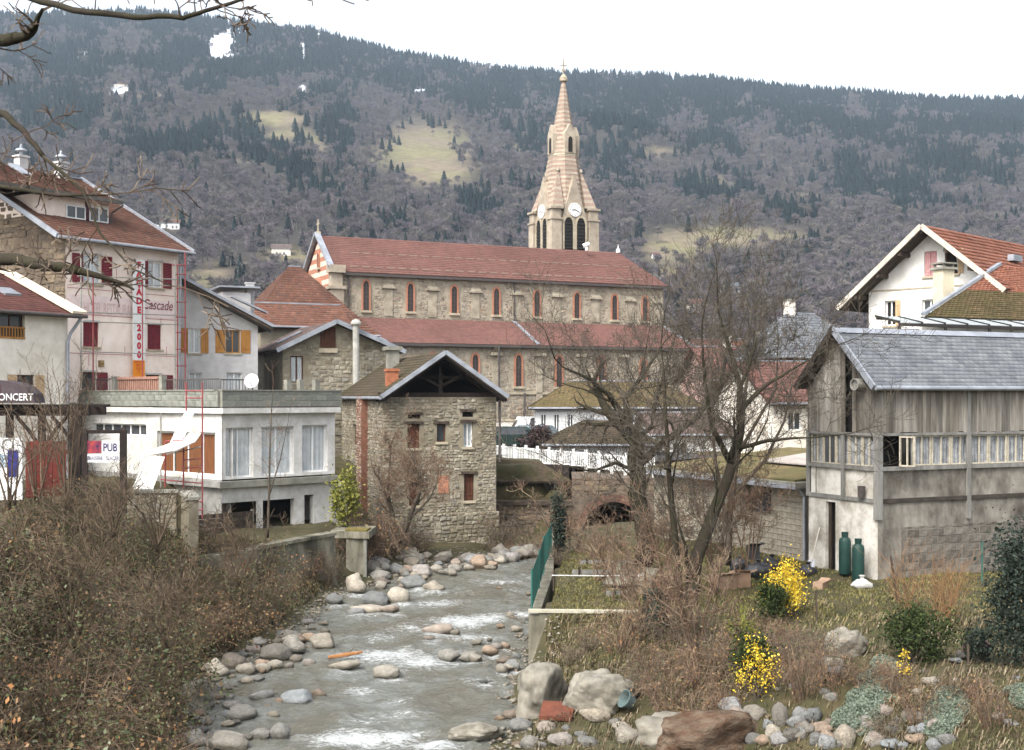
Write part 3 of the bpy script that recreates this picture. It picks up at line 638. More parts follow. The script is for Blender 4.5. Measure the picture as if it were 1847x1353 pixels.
# south aisle
wall(c, rubble, front(AY), x0a, L + .4, 0, zAe, depth=.1, name='aisle_wall')
bm_part('aisle_end_wall', rubble, c, lambda b: (b.poly((x0a, AY, 0), (x0a, AY, zAe), (0.3, 0, zA), (0.3, 0, 0)), b.poly((L + .4, AY, 0), (L + .4, AY, zAe), (L + .4, 0, zA), (L + .4, 0, 0))))
aops = []; zst = ch.f(930, 709, AY)[1]
for px, t, b_ in ((857, 640, 690), (935, 641, 697), (1008, 643, 698), (1085, 645, 700), (1160, 648, 702), (780, 638, 690)):
    a, zt = ch.f(px, t, AY); _, zb = ch.f(px, b_, AY); aops.append((a - .62, a + .62, zb - .25, zt + .35)); lancet_window(c, front(AY), a, zb, zt, .28, redbrick, .16)
stones(c, rubst, front(AY), x0a, L + .4, 0.3, zAe - .1, aops, (.42, .26), seed=8, proud=.035)
for px in (893, 972, 1046, 1122):
    a = ch.x(px, AY)
    def but(b, a=a): b.box(a - .3, a + .3, AY - .14, AY - .004, 0, zAe - 1.0); b.box(a - .5, a + .5, AY - .45, AY - .004, zAe - 1.0, zAe - .75)
    bm_part('buttress', rubble, c, but)
bm_part('string_course', stone_sill, c, lambda b: b.box(x0a, L + .4, AY - .14, AY - .06, zst - .12, zst + .08))
ar = roof(c, deck, rtile, [((x0a - .2, AY - .4, zAe - .05), (L + .7, AY - .4, zAe - .05), (L + .4, -.02, zA), (.2, -.02, zA))], row=.34, wid=.3, lift=.04, name='aisle_roof', seed=17)
bm_part('gutter', ironm, ar, lambda b: b.box(x0a - .2, L + .7, AY - .55, AY - .4, zAe - .3, zAe - .08))
def flash(b):
    for (xa, xb) in ((.15, x0a - .25), (ch.x(926, 0), ch.x(968, AY)), (L - .2, L + .5)):
        b.beam((xa, -.05, zA + .08), (xb, AY - .4, zAe + .05), .3, .1)
bm_part('flashing', zinc, ar, flash)
for px in (895, 941):
    a = ch.x(px, AY); bm_part('downpipe', ironm, c, lambda b, a=a: b.tube([(a, AY - .6, zAe - .3 if px == 895 else zst), (a, AY - .6, 0)], .09, 8))
bm_part('downpipe', ironm, c, lambda b: (b.tube([(1.3, -.2, zE - .2), (1.3, -.2, zA + .5), (1.8, -.6, zA)], .08, 8), b.tube([(ch.x(926), -.2, zE - .2), (ch.x(926), -.2, zA)], .08, 8)))
# tower
TW = 4.35; t0 = ch.loc(Vector(((1000 - HX) / F * 125, 125, 0))); tx, ty = t0.x, t0.y
def tz_(py): return CAMZ + (HY - py) / F * 126.5 - ch.z0
tcx, tcy = tx + TW / 2, ty + TW / 2; zc = tz_(378)
tw = MB(); tw.box(tx, tx + TW, ty, ty + TW, 0, zc - .3); two = tw.build('tower', towerst, c)
lv = mat('louvre_slate', C(70, 66, 62, .7), C(54, 52, 50, .7), 4, .8, .1, dirt=.1)
FACES = [(lambda a, b, d: (tx + a, ty + d, b)), (lambda a, b, d: (tx + d, ty + TW - a, b)), (lambda a, b, d: (tx + a, ty + TW - d, b)), (lambda a, b, d: (tx + TW - d, ty + a, b))]
stones(two, mat('tower_blocks', None, C(176, 160, 132, .75), 3, .9, .3, 12, ramp=[C(196, 184, 164, .76), C(182, 170, 150, .76), C(204, 192, 172, .76), C(176, 162, 142, .76)], dirt=.25, dscale=.3),
       FACES[0], 0, TW, tz_(470), zc - .35, [(.7, TW - .7, tz_(460), zc)], (.7, .4), seed=21, proud=.03, gap=.012)
def gface(b, mp): b.mprism(mp, [(.5, zc - 1.9), (TW - .5, zc - 1.9), (TW / 2 + .12, tz_(326)), (TW / 2 - .12, tz_(326))], -.32, 1.2); b.mbox(mp, TW / 2 - .16, TW / 2 + .16, tz_(326), tz_(318), -.2, .1)
clock_hand = ironm
for fi, mp in enumerate(FACES):
    bm_part('gable', towerst, two, lambda b: gface(b, mp))
    if fi > 1: continue
    for s_ in (-1, 1):
        a = TW / 2 + s_ * .72
        inn = lancet(a, tz_(452), tz_(395), .5); lw = MB(); ring(lw, mp, inn, lancet(a, tz_(452), tz_(391), .72), -.42, .0)
        lo = lw.build('belfry_opening', stone_sill, two); bm_part('opening', dark, lo, lambda b: b.mprism(mp, inn, -.345, -.34))
        lb = MB(); z = tz_(452) + .1
        while z < tz_(400): lb.mbox(mp, a - .46, a + .46, z, z + .07, -.41, -.35); z += .36
        lb.build('louvres', lv, lo)
    cz = tz_(381); cd = bm_part('clock_face', white, two, lambda b: b.mprism(mp, [(TW / 2 + p * 1.15, cz + q * 1.15) for p, q in disc], -.46, -.33))
    def marks(b):
        for i in range(12):
            an = i * math.pi / 6; b.mprism(mp, [(TW / 2 + r_ * math.sin(an) + s1 * .03 * math.cos(an), cz + r_ * math.cos(an) - s1 * .03 * math.sin(an)) for r_, s1 in ((.52, -1), (.52, 1), (.64, 1), (.64, -1))], -.475, -.463)
        for an, ln in ((math.radians(115), .5), (math.radians(262), .38)):
            b.mprism(mp, [(TW / 2 + r_ * math.sin(an) + s1 * .04 * math.cos(an), cz + r_ * math.cos(an) - s1 * .04 * math.sin(an)) for r_, s1 in ((-.06, -1), (-.06, 1), (ln, 1), (ln, -1))], -.49, -.478)
    bm_part('clock_hands', clock_hand, cd, marks)
for ix in (0, 1):
    for iy in (0, 1):
        bx_, by_ = tx + ix * TW, ty + iy * TW
        def cbut(b):
            for hw_, z0_, z1_ in ((.56, 0, tz_(400)), (.66, tz_(400), tz_(397)), (.5, tz_(397), tz_(381)), (.68, tz_(381), tz_(377))): b.box(bx_ - hw_, bx_ + hw_, by_ - hw_, by_ + hw_, z0_, z1_)
        bm_part('corner_pier', towerst, two, cbut)
        pb, pp = MB(), MB(); n_ = 12; zb_, zt_ = tz_(377), tz_(312); ox_, oy_ = bx_ + (tcx - bx_) * .12, by_ + (tcy - by_) * .12; LX, LY = (tcx - bx_) * .26, (tcy - by_) * .26
        pb.add([(ox_ + sx * .64, oy_ + sy * .64, zb_) for sx, sy in ((-1, -1), (1, -1), (1, 1), (-1, 1))] + [(ox_ + LX + sx * .09, oy_ + LY + sy * .09, zt_) for sx, sy in ((-1, -1), (1, -1), (1, 1), (-1, 1))], [(0, 1, 5, 4), (1, 2, 6, 5), (2, 3, 7, 6), (3, 0, 4, 7), (4, 5, 6, 7)])
        for i in range(n_):
            if i % 2 == 0: continue
            f0, f1 = i / n_, (i + 1) / n_; r0, r1 = .64 * (1 - f0 * .86) + .012, .64 * (1 - f1 * .86) + .012; q = pp
            q.add([(ox_ + LX * f0 + sx * r0, oy_ + LY * f0 + sy * r0, zb_ + (zt_ - zb_) * f0) for sx, sy in ((-1, -1), (1, -1), (1, 1), (-1, 1))] + [(ox_ + LX * f1 + sx * r1, oy_ + LY * f1 + sy * r1, zb_ + (zt_ - zb_) * f1) for sx, sy in ((-1, -1), (1, -1), (1, 1), (-1, 1))],
                  [(0, 1, 5, 4), (1, 2, 6, 5), (2, 3, 7, 6), (3, 0, 4, 7), (4, 5, 6, 7)])
        pn_ = pb.build('pinnacle', towerst, two); pp.build('pink_band', pinkst, pn_, kind='stuff'); bm_part('finial', towerst, pn_, lambda b: b.lathe([(.0, .55), (.14, .4), (.2, .2), (.08, 0)], (ox_ + LX, oy_ + LY, zt_), 8))
def oct_(r_, z): return [(tcx + r_ * math.cos((i + .5) * math.pi / 4), tcy + r_ * math.sin((i + .5) * math.pi / 4), z) for i in range(8)]
zb_, zt_ = tz_(380), tz_(143); s1_, s2_ = MB(), MB(); n_ = 58
for i in range(n_):
    f0, f1 = i / n_, (i + 1) / n_; r0, r1 = 2.6 * (1 - f0) + .2 * f0, 2.6 * (1 - f1) + .2 * f1
    q = s2_ if i % 2 else s1_; e = .025 if i % 2 == 0 else 0
    q.add(oct_(r0 + e, zb_ + (zt_ - zb_) * f0) + oct_(r1 + e, zb_ + (zt_ - zb_) * f1), [(j, (j + 1) % 8, 8 + (j + 1) % 8, 8 + j) for j in range(8)] + [tuple(range(8, 16)), tuple(range(8))[::-1]])
sp_ = s1_.build('spire', towerst, two); s2_.build('pink_band', pinkst, sp_, kind='stuff')
bm_part('string_course', stone_sill, sp_, lambda b: b.add(oct_(1.64, tz_(279)) + oct_(1.58, tz_(276)), [(j, (j + 1) % 8, 8 + (j + 1) % 8, 8 + j) for j in range(8)] + [tuple(range(8, 16))]))
for i in range(4):
    an = i * math.pi / 2; 
    def lm(a, b, d, an=an): x_, y_ = 1.0 + (-d), a; return (tcx + x_ * math.cos(an) - y_ * math.sin(an), tcy + x_ * math.sin(an) + y_ * math.cos(an), b)
    lu = bm_part('lucarne', towerst, sp_, lambda b: (b.mprism(lm, [(-.62, tz_(276)), (.62, tz_(276)), (.62, tz_(240)), (0, tz_(222)), (-.62, tz_(240))], -.55, .6)))
    bm_part('opening', dark, lu, lambda b: b.mprism(lm, lancet(0, tz_(274), tz_(246), .24), -.57, -.555))
def top(b):
    b.lathe([(.2, 0), (.42, .15), (.42, .5), (.25, .7), (.12, .9)], (tcx, tcy, zt_), 10); z = zt_ + .9
    b.box(tcx - .05, tcx + .05, tcy - .05, tcy + .05, z, z + 1.6); b.box(tcx - .38, tcx + .38, tcy - .04, tcy + .04, z + .85, z + .97); b.box(tcx - .15, tcx + .15, tcy - .15, tcy + .15, z + .3, z + .5)
bm_part('spire_cross', stone_sill, sp_, top)
bm_part('roof_lamp', white, ro, lambda b: (b.tube([ch.loc(P(1058, 452, 119)), ch.loc(P(1058, 446, 119))], .15, 8), b.tube([ch.loc(P(1052, 444, 119)), ch.loc(P(1063, 440, 119))], .22, 8)))
# ------------------------------------------------------------------ left bank buildings
cream = mat('cream_render', C(244, 230, 220, .95), C(232, 216, 204, .95), 1.5, 0.9, 0.15, 30, dirt=0.22, dscale=.35, grime=(.78, .74, .68, 1))
cream2 = mat('pale_cream_render', C(240, 234, 222, .9), C(222, 214, 200, .9), 2, 0.9, 0.15, 30, dirt=0.25, dscale=.4, grime=(.74, .70, .64, 1))
greyr = mat('grey_render', C(206, 204, 202, .85), C(188, 186, 184, .85), 2, 0.9, 0.2, 30, dirt=0.25, dscale=.4)
brownstone = mat('brown_rubble_base', C(132, 116, 100, .7), C(104, 92, 80, .7), 2, 0.95, .4, 10, dirt=.3)
brownst = mat('brown_rubble', None, C(96, 86, 74, .7), 4, 0.95, 0.4, 14, ramp=[C(140, 122, 104, .7), C(112, 100, 86, .7), C(156, 138, 112, .7), C(124, 112, 100, .7)], dirt=.25)
tileA = mat('weathered_red_tile', None, C(120, 76, 58, .6), 2.5, 0.9, .2, 20, ramp=[C(152, 106, 88, .54), C(136, 96, 80, .54), C(162, 118, 98, .54), C(122, 92, 80, .54), C(144, 110, 94, .54)], dirt=.3, dscale=.5)
redsh = mat('dark_red_shutter', C(142, 52, 62, .75), C(120, 42, 52, .75), 4, .7, .1, dirt=.2)
orsh = mat('orange_wood_shutter', C(196, 140, 66, .75), C(172, 116, 52, .75), 5, .6, .15, 20, dirt=.15, stretch=(1, 1, .3))
tansh = mat('tan_shutter', C(214, 184, 146, .75), C(194, 164, 126, .75), 5, .7, .15, 20, dirt=.15)
redline = mat('painted_red_line', C(176, 96, 108, .8), C(198, 140, 146, .8), 6, .9, 0, dirt=.1)
fade = mat('faded_lettering', C(214, 178, 174, .8), C(220, 196, 188, .8), 6, .9, 0, dirt=.1)
redpaint = mat('red_lettering', C(206, 52, 70, .8), C(196, 46, 64, .8), 6, .8, 0, dirt=.05)
orange = mat('orange_sign', C(240, 150, 40, .85), C(236, 140, 30, .85), 6, .8, 0, dirt=.05)
maroon = mat('maroon_lettering', C(130, 40, 56, .8), C(120, 36, 50, .8), 6, .8, 0, dirt=.05)

# --- hotel with the vertical banner
A = Fr((118 - HX) / F * 60, 60, 56, 6.0); h_ = A.thing('hotel', 'tall cream hotel with dark red shutters, painted lettering and red tiled roof', 'building')
LA = A.x(322); zEa = A.f(128, 428)[1] + .1; zEb = A.f(335, 456)[1]; zE_ = (zEa + zEb) / 2
wins = []
for x0, x1, y0, y1 in ((150, 182, 458, 513), (267, 293, 471, 520), (150, 178, 580, 626), (266, 291, 585, 631), (147, 173, 671, 705), (263, 290, 676, 705)):
    a0, zt = A.f(x0, y0); a1, zb = A.f(x1, y1); wins.append((a0, a1, zb, zt))
wall(h_, cream, front(0), 0, LA, -2.5, zE_, wins, name='wall')
DB = 18.2
for i, q in enumerate(wins):
    a0, a1, b0, b1 = q; wd = a1 - a0
    if i < 2:
        window(h_, front(0), *q, nx=2, nz=1, sill=stone_sill, curtain=curtain_m)
        louvre_shutter(h_, front(0), a0 - wd * .62, a0 - .03, b0, b1, redsh); louvre_shutter(h_, front(0), a1 + .03, a1 + wd * .62, b0, b1, redsh)
    elif i < 4:
        w_ = window(h_, front(0), *q, nx=2, sill=stone_sill)
        louvre_shutter(h_, front(.1), a0 + .02, (a0 + a1) / 2 - .01, b0, b1, redsh, d=-.04); louvre_shutter(h_, front(.1), (a0 + a1) / 2 + .01, a1 - .02, b0, b1, redsh, d=-.04)
    else:
        window(h_, front(0), *q, nx=2, fm=brownwood, name='door'); louvre_shutter(h_, front(0), a1 + .05, a1 + wd * .8, b0, b1, redsh)
bm_part('lintel', greyr, h_, lambda b: [b.mbox(front(0), q[0] - .05, q[1] + .05, q[3] + .02, q[3] + .1, -.06, .05) for q in wins])
def lines(b):
    for py in (527, 547, 572, 640): a, z = A.f(225, py); b.mbox(front(0), .1, LA - .1, z - .015, z + .015, -.012, .02)
    for px, y0, y1 in ((210, 485, 505), (245, 547, 572), (290, 572, 585), (225, 625, 640), (300, 625, 642), (160, 640, 660), (145, 527, 560)):
        a, z = A.f(px, y1); _, z1 = A.f(px, y0); b.mbox(front(0), a - .012, a + .012, z, z1, -.012, .02)
bm_part('painted_lines', redline, h_, lines)
bm_part('letter_band', mat('letter_band_paint', C(236, 218, 214, .9), C(226, 206, 200, .9), 3, .9, .05, dirt=.15), h_, lambda b: b.mbox(front(0), .15, LA - .1, A.f(225, 570)[1], A.f(225, 538)[1], -.02, .01))
a, z = A.f(150, 566); text(h_, 'faded_letters', 'HOTEL RESTAURANT', front(0), a, z + .05, .82, fade, d=-.035, sx=.42)
a, z = A.f(256, 571); text(h_, 'cascade_letters', 'Cascade', front(0), a, z + .42, .74, maroon, d=-.035, sx=.80, italic=.25)
wall(h_, brownstone, left(0), 0, DB, -2.5, zE_, depth=.1, gable=(DB / 2, zE_ + 4.6), name='gable_wall')
stones(h_, brownst, left(0), 0, DB, -1, zE_ + 4.4, size=(.5, .28), clip=lambda p, q: q < zE_ + 4.3 * (1 - abs(p - DB / 2) / (DB / 2)), seed=31, proud=.05)
wall(h_, cream, right(LA), 0, DB, -2.5, zE_, depth=.1, gable=(DB / 2, zE_ + 4.6), name='gable_wall')
wall(h_, cream, back(DB), 0, LA, -2.5, zE_, depth=.1)
zr = zE_ + 4.8; o1, o2 = -.9, LA + .55
ra = roof(h_, oldwood, tileA, [((o1, -.6, zE_ - .12), (o2, -.6, zE_ - .12), (o2, DB / 2, zr), (o1, DB / 2, zr)), ((o2, DB + .6, zE_ - .12), (o1, DB + .6, zE_ - .12), (o1, DB / 2, zr), (o2, DB / 2, zr))], row=.3, wid=.24, lift=.035)
bm_part('verge', zinc, ra, lambda b: [b.beam((x_, -.62, zE_ - .1), (x_, DB / 2, zr + .05), .12, .24) for x_ in (o1, o2)])
bm_part('gutter', zinc, ra, lambda b: b.tube([(o1, -.68, zE_ - .16), (o2, -.68, zE_ - .16)], .08, 8))
bm_part('ridge', zinc, ra, lambda b: b.box(o1, o2, DB / 2 - .2, DB / 2 + .2, zr - .02, zr + .06))
# shed dormer
yd = 2.1; zd0 = zE_ + 4.92 * (yd + .6) / (DB / 2 + .6) - .1
dr = A.x(196, yd); dl = A.x(70, yd)
dz1 = A.f(190, 366, yd)[1]
dm = MB(); dm.box(dl, dr, yd, DB / 2 - .5, zd0, dz1); do_ = dm.build('dormer', cream, ra)
for q in ((118, 153, 368, 400), (160, 194, 371, 406)):
    a0, zt = A.f(q[0], q[2], yd); a1, zb = A.f(q[1], q[3], yd); window(do_, front(yd - .13), a0, a1, max(zb, zd0), zt - .02, nx=2, d=.1)
bm_part('dormer_post', mat('dormer_dark', C(92, 44, 50, .7), C(70, 36, 40, .7), 5, .8, .1), do_, lambda b: b.box(A.x(153, yd) + .02, A.x(160, yd) - .02, yd - .06, yd - .004, zd0, dz1 - .05))
dl = -3.0
df = [(dl, yd - .55, dz1 + .1), (dr + .45, yd - .55, dz1 + .1), (dr + .45, DB / 2, zr + .1), (dl, DB / 2, zr + .1)]
dro = bm_part('dormer_roof', oldwood, do_, lambda b: b.slab(df, .18)); tiles(do_, tileA, *df, row=.3, wid=.24, lift=.035, seed=41)
bm_part('fascia', mat('fascia_grey', C(120, 116, 108, .7), C(90, 86, 78, .7), 4, .8, .1), do_, lambda b: b.box(dl, dr + .46, yd - .62, yd - .555, dz1 - .06, dz1 + .14))
bm_part('dormer_pipe', ironm, do_, lambda b: b.tube([(dr + .4, yd - .7, dz1 - .1), (dr + .1, yd - .15, dz1 - .5), (dr + .08, yd - .1, zd0)], .05, 8))
for px, py, zb in ((38, 265, 305), (110, 276, 316)):
    a = A.x(px, DB / 2 - .3)
    def chim(b): z1 = A.f(px, py + 22, DB / 2)[1]; b.box(a - .27, a + .27, DB / 2 - .57, DB / 2 - .03, zr - .4, z1); b.box(a - .34, a + .34, DB / 2 - .64, DB / 2 + .04, z1, z1 + .12)
    co_ = bm_part('chimney', greyr, ra, chim)
    z1 = A.f(px, py + 22, DB / 2)[1] + .12
    bm_part('chimney_cowl', zinc, co_, lambda b: (b.lathe([(.1, 0), (.1, .22), (.34, .26), (.28, .36), (.08, .44), (.08, .56), (.02, .66)], (a, DB / 2 - .3, z1), 10)))
bm_part('skylight', zinc, ra, lambda b: b.slab([(A.x(33, 6.5), 6.1, zr - 1.15 + .35), (A.x(50, 6.5), 6.1, zr - 1.15 + .35), (A.x(50, 6.5) , 7.4, zr - .4 + .3), (A.x(33, 6.5), 7.4, zr - .4 + .3)], .12))
bm_part('downpipe', zinc, h_, lambda b: b.tube([(LA + .1, -.62, zE_ - .2), (LA + .02, -.15, zE_ - .9), (LA - .1, -.12, -1)], .06, 8))
bm_part('wall_plaque', mat('plaque', C(190, 160, 110, .8), C(90, 60, 40, .8), 12, .8, 0, dirt=0), h_, lambda b: b.mbox(front(0), A.x(177), A.x(187), A.f(180, 662)[1], A.f(180, 650)[1], -.05, -.003))
# banner
bl = A.f(234, 468); br = A.f(256, 682)
ban = A.o and thing('banner', 'long white vertical banner with red letters hung on the hotel front', 'banner', A.world((bl[0], -.25, 0)), A.a)
zt_, zb_ = bl[1], br[1]; wb = br[0] - bl[0]; fb = lambda a, b, d: (a, d, b)
bm_part('sheet', white, ban, lambda b: b.mbox(fb, 0, wb, A.f(245, 650)[1], zt_, 0, .02))
bm_part('orange_panel', orange, ban, lambda b: b.mbox(fb, .02, wb - .02, zb_, A.f(245, 650)[1] - .01, 0, .02))
lt = 'FAÇADE 2000'; hh = (zt_ - A.f(245, 645)[1]) / 10.9
for i, chh in enumerate(lt):
    if chh != ' ': text(ban, 'letter', chh, fb, wb / 2, zt_ - hh * (i + .92), hh * .98, redpaint, d=-.01, align='CENTER', sx=1.05, bold=.028)
text(ban, 'small_letters', 'RÉNOVATION\nPEINTURE\nFAÇADES\nTÉL', fb, wb / 2, A.f(245, 655)[1], .17, redpaint, d=-.01, align='CENTER', sx=.55)

# --- cream house at the left edge
B = Fr((122 - HX) / F * 55, 55, 56, 3.6); LB = 8.0
hb = B.thing('cream_house', 'low cream house with tan shutters and red roof left of the hotel', 'house')
zEB = B.f(115, 565)[1]
wb_ = []
for x0, x1, y0, y1 in ((-25, 45, 556, 612), (31, 62, 676, 722)):
    a0, zt = B.f(x0, y0); a1, zb = B.f(x1, y1); wb_.append((a0, a1, zb, zt))
wall(hb, cream2, front(0), -LB, 0, 0, zEB, wb_)
wall(hb, cream2, right(0), 0, 6, 0, zEB, depth=.1); wall(hb, cream2, left(-LB), 0, 6, 0, zEB, depth=.1)
window(hb, front(0), *wb_[0], nx=3, fm=brownwood, d=.25, label='recessed window with wooden balustrade')
def bal(b):
    a0, a1, z0, z1 = wb_[0]; b.mbox(front(0), a0, a1, z0 + .45, z0 + .52, -.04, .04); b.mbox(front(0), a0, a1, z0, z0 + .08, -.04, .04)
    x_ = a0 + .08
    while x_ < a1: b.mbox(front(0), x_, x_ + .05, z0 + .08, z0 + .45, -.02, .02); x_ += .14
bm_part('balustrade', orsh, hb, bal)
window(hb, front(0), *wb_[1], nx=2, fm=brownwood)
a0, a1, z0, z1 = wb_[1]; shutter(hb, front(0), a0 - .48, a0 - .03, z0, z1, tansh); shutter(hb, front(0), a1 + .03, a1 + .48, z0, z1, tansh)
zRB = zEB + 2.1
rb = roof(hb, oldwood, mat('brown_red_tile', None, C(110, 74, 68, .55), 2, .85, .2, 20, ramp=[C(130, 82, 74, .55), C(144, 94, 84, .55), C(120, 78, 72, .55)], dirt=.3),
     [((-LB, -.5, zEB - .1), (.5, -.5, zEB - .1), (.5, 5, zRB), (-LB, 5, zRB))], row=.3, wid=.24)
bm_part('verge_board', mat('cream_board', C(240, 226, 200, .85), C(226, 210, 184, .85), 3, .8, .05, dirt=.1), rb, lambda b: b.beam((.2, -.6, zEB + .03), (.2, 5, zRB + .13), .75, .12))
bm_part('gutter', ironm, rb, lambda b: b.tube([(-LB, -.58, zEB - .14), (.6, -.58, zEB - .14)], .08, 8))
bm_part('downpipe', zinc, hb, lambda b: b.tube([(.35, -.5, zEB - .2), (.05, -.14, zEB - .9), (-.08, -.12, zEB - 1.3), (-.1, -.12, 0)], .075, 8))
a, z = B.f(15, 520, 2.2); bm_part('skylight', zinc, rb, lambda b: b.slab([(B.x(0, 2), 1.6, zEB + .86), (B.x(30, 2), 1.6, zEB + .86), (B.x(30, 2), 2.5, zEB + 1.2), (B.x(0, 2), 2.5, zEB + 1.2)], .1))
bm_part('roof_lodge', redsh, hb, lambda b: b.box(-LB, -1.9, 4.0, 5.6, zRB - .6, zRB + 1.1))

# --- grey gabled house with orange shutters
Cg = Fr((322 - HX) / F * 68, 68, 24, 6.0); hc = Cg.thing('grey_house', 'grey rendered gabled house with orange wooden shutters beside the hotel', 'house')
LC_ = Cg.x(465); wc = []
for x0, x1, y0, y1 in ((340, 361, 592, 637), (407, 433, 595, 637), (341, 364, 672, 705), (408, 437, 672, 705)):
    a0, zt = Cg.f(x0, y0); a1, zb = Cg.f(x1, y1); wc.append((a0, a1, zb, zt))
zc_ = Cg.f(465, 578)[1]; zc0 = Cg.f(330, 505)[1]; sl = (zc0 - zc_) / (LC_ - Cg.x(330))
apx = -2.2; zap = zc_ + sl * (LC_ - apx)
cw_ = wall(hc, greyr, front(0), apx, LC_, -2.5, zc_, wc)
bm_part('gable', greyr, hc, lambda b: b.poly((apx, 0, zc_), (LC_, 0, zc_), (apx, 0, zap)))
wall(hc, greyr, right(LC_), 0, 8, -2.5, zc_, depth=.1)
for i, q in enumerate(wc):
    window(hc, front(0), *q, nx=2, fm=orsh if i == 1 else white, sill=stone_sill, curtain=curtain_m if i in (0, 2, 3) else None)
    if i < 2:
        wd = q[1] - q[0]; shutter(hc, front(0), q[0] - wd * .72, q[0] - .03, q[2], q[3], orsh); shutter(hc, front(0), q[1] + .03, q[1] + wd * .72, q[2], q[3], orsh)
ov = .75
rc = roof(hc, oldwood, tileA, [((LC_ + ov, 9, zc_ - sl * ov), (LC_ + ov, -.7, zc_ - sl * ov), (apx, -.7, zap), (apx, 9, zap))], row=.3, wid=.25, th=.22)
bm_part('verge', zinc, rc, lambda b: b.beam((LC_ + ov, -.72, zc_ - sl * ov + .04), (apx, -.72, zap + .04), .1, .16))
bm_part('rafter', ironm, rc, lambda b: [b.beam((LC_ + ov, y_, zc_ - sl * ov - .24), (apx, y_, zap - .24), .12, .16) for y_ in (-.5, -.1)])
a, z = Cg.f(440, 540, 3.0)
bm_part('roof_box', greyr, hc, lambda b: (b.box(a - 1.4, a + .3, 2.5, 6, zc_ + .2, z + .35)))
bm_part('roof_box_cap', zinc, hc, lambda b: (b.box(a - 1.6, a + .8, 2.2, 6.2, z + .62, z + .72), b.beam((a - 1.0, 1.8, z + .05), (a + 1.1, 1.8, z - .85), .5, .1)))
bm_part('chimney', greyr, hc, lambda b: (b.box(a + .15, a + .6, 2.9, 3.35, zc_, z + .95), b.box(a + .1, a + .65, 2.85, 3.4, z + .95, z + 1.02)))

# --- rubble gable house behind the terrace
mills = mat('mill_mortar', C(166, 158, 138, .75), C(140, 130, 112, .75), 1.4, .95, .5, 9, dirt=.35, dscale=.5, grime=(.62, .60, .52, 1))
millst = mat('mill_rubble', None, C(120, 112, 96, .7), 4, .95, .5, 14, ramp=[C(158, 150, 134, .76), C(184, 176, 158, .8), C(138, 130, 116, .74), C(174, 164, 144, .78), C(152, 148, 138, .76), C(194, 186, 168, .8), C(142, 128, 110, .74)], dirt=.3, dscale=.45, grime=(.62, .6, .5, 1))
mossroof = mat('mossy_brown_tile', None, C(92, 88, 56, .55), 1.2, .95, .3, 14, ramp=[C(104, 90, 76, .55), C(88, 78, 68, .55), C(118, 100, 82, .55), C(96, 84, 72, .55)], dirt=.35, dscale=.4, grime=(.7, .74, .5, 1))
slate_br = mat('grey_brown_tile', None, C(120, 104, 98, .6), 1.2, .9, .3, 14, ramp=[C(134, 114, 108, .6), C(116, 100, 96, .6), C(150, 128, 118, .6)], dirt=.3)
Dh = Fr((510 - HX) / F * 72, 72, 24, 5.0); hd = Dh.thing('rubble_gable_house', 'rubble stone gable house with brown attic shutter behind the terrace', 'house')
LD_ = Dh.x(712); zl = Dh.f(512, 622)[1]; za_ = Dh.f(603, 584)[1]; xa = Dh.x(603); zr_ = Dh.f(712, 632)[1]
wd_ = []
for x0, x1, y0, y1 in ((577, 605, 590, 627), (524, 547, 642, 690)):
    a0, zt = Dh.f(x0, y0); a1, zb = Dh.f(x1, y1); wd_.append((a0, a1, zb, zt))
zl = min(zl, zr_); wall(hd, mills, front(0), 0, LD_, -3, zl, wd_[1:], gable=(xa, za_))
cl = lambda p, q: q < (zl + (za_ - zl) * (p / xa) if p < xa else zl + (za_ - zl) * (LD_ - p) / (LD_ - xa)) - .05
stones(hd, millst, front(0), 0, LD_, -1, za_, wd_, (.42, .25), clip=cl, seed=51)
wall(hd, mills, left(0), 0, 8, -3, zl, depth=.1); wall(hd, mills, right(LD_), 0, 8, -3, zl, depth=.1)
window(hd, front(0), *wd_[1], nx=2, fm=brownwood, curtain=curtain_m)
shutter(hd, front(-.0), wd_[0][0], wd_[0][1], wd_[0][2], wd_[0][3], brownwood, d=-.08, boards=6)
bm_part('sill', stone_sill, hd, lambda b: b.mbox(front(0), wd_[0][0] - .1, wd_[0][1] + .1, wd_[0][2] - .32, wd_[0][2] - .05, -.14, .02))
o_ = .5; sL = (za_ - zl) / xa; sR = (za_ - zl) / (LD_ - xa)
rd = roof(hd, oldwood, slate_br, [((-o_, 8, zl - sL * o_ + .15), (-o_, -.6, zl - sL * o_ + .15), (xa, -.6, za_ + .15), (xa, 8, za_ + .15)), ((LD_ + o_, -.6, zl - sR * o_ + .15), (LD_ + o_, 8, zl - sR * o_ + .15), (xa, 8, za_ + .15), (xa, -.6, za_ + .15))], row=.3, wid=.3, th=.16)
bm_part('verge', zinc, rd, lambda b: (b.beam((-o_, -.63, zl - sL * o_ + .1), (xa, -.63, za_ + .12), .08, .26), b.beam((LD_ + o_, -.63, zl - sR * o_ + .1), (xa, -.63, za_ + .12), .08, .26)))
bm_part('skylight', zinc, rd, lambda b: b.slab([(.5, 4.0, zl + sL * .5 + .3), (.5, 3.6, zl + sL * .5 + .3), (2.0, 3.6, zl + sL * 2 + .3), (2.0, 4.0, zl + sL * 2 + .3)], .08))
# its flue, standing on a concrete stack
fx_, fz = Dh.f(643, 645, -1.0); 
bm_part('flue', mat('asbestos_flue', C(190, 188, 180, .8), C(164, 160, 150, .8), 3, .9, .1, dirt=.25), hd, lambda b: (b.tube([(fx_, -.9, fz - 2), (fx_, -.9, Dh.f(643, 586, -1)[1])], .2, 12), b.lathe([(.32, 0), (.32, .12), (.2, .28), (.02, .34)], (fx_, -.9, Dh.f(643, 586, -1)[1] + .02), 12)))

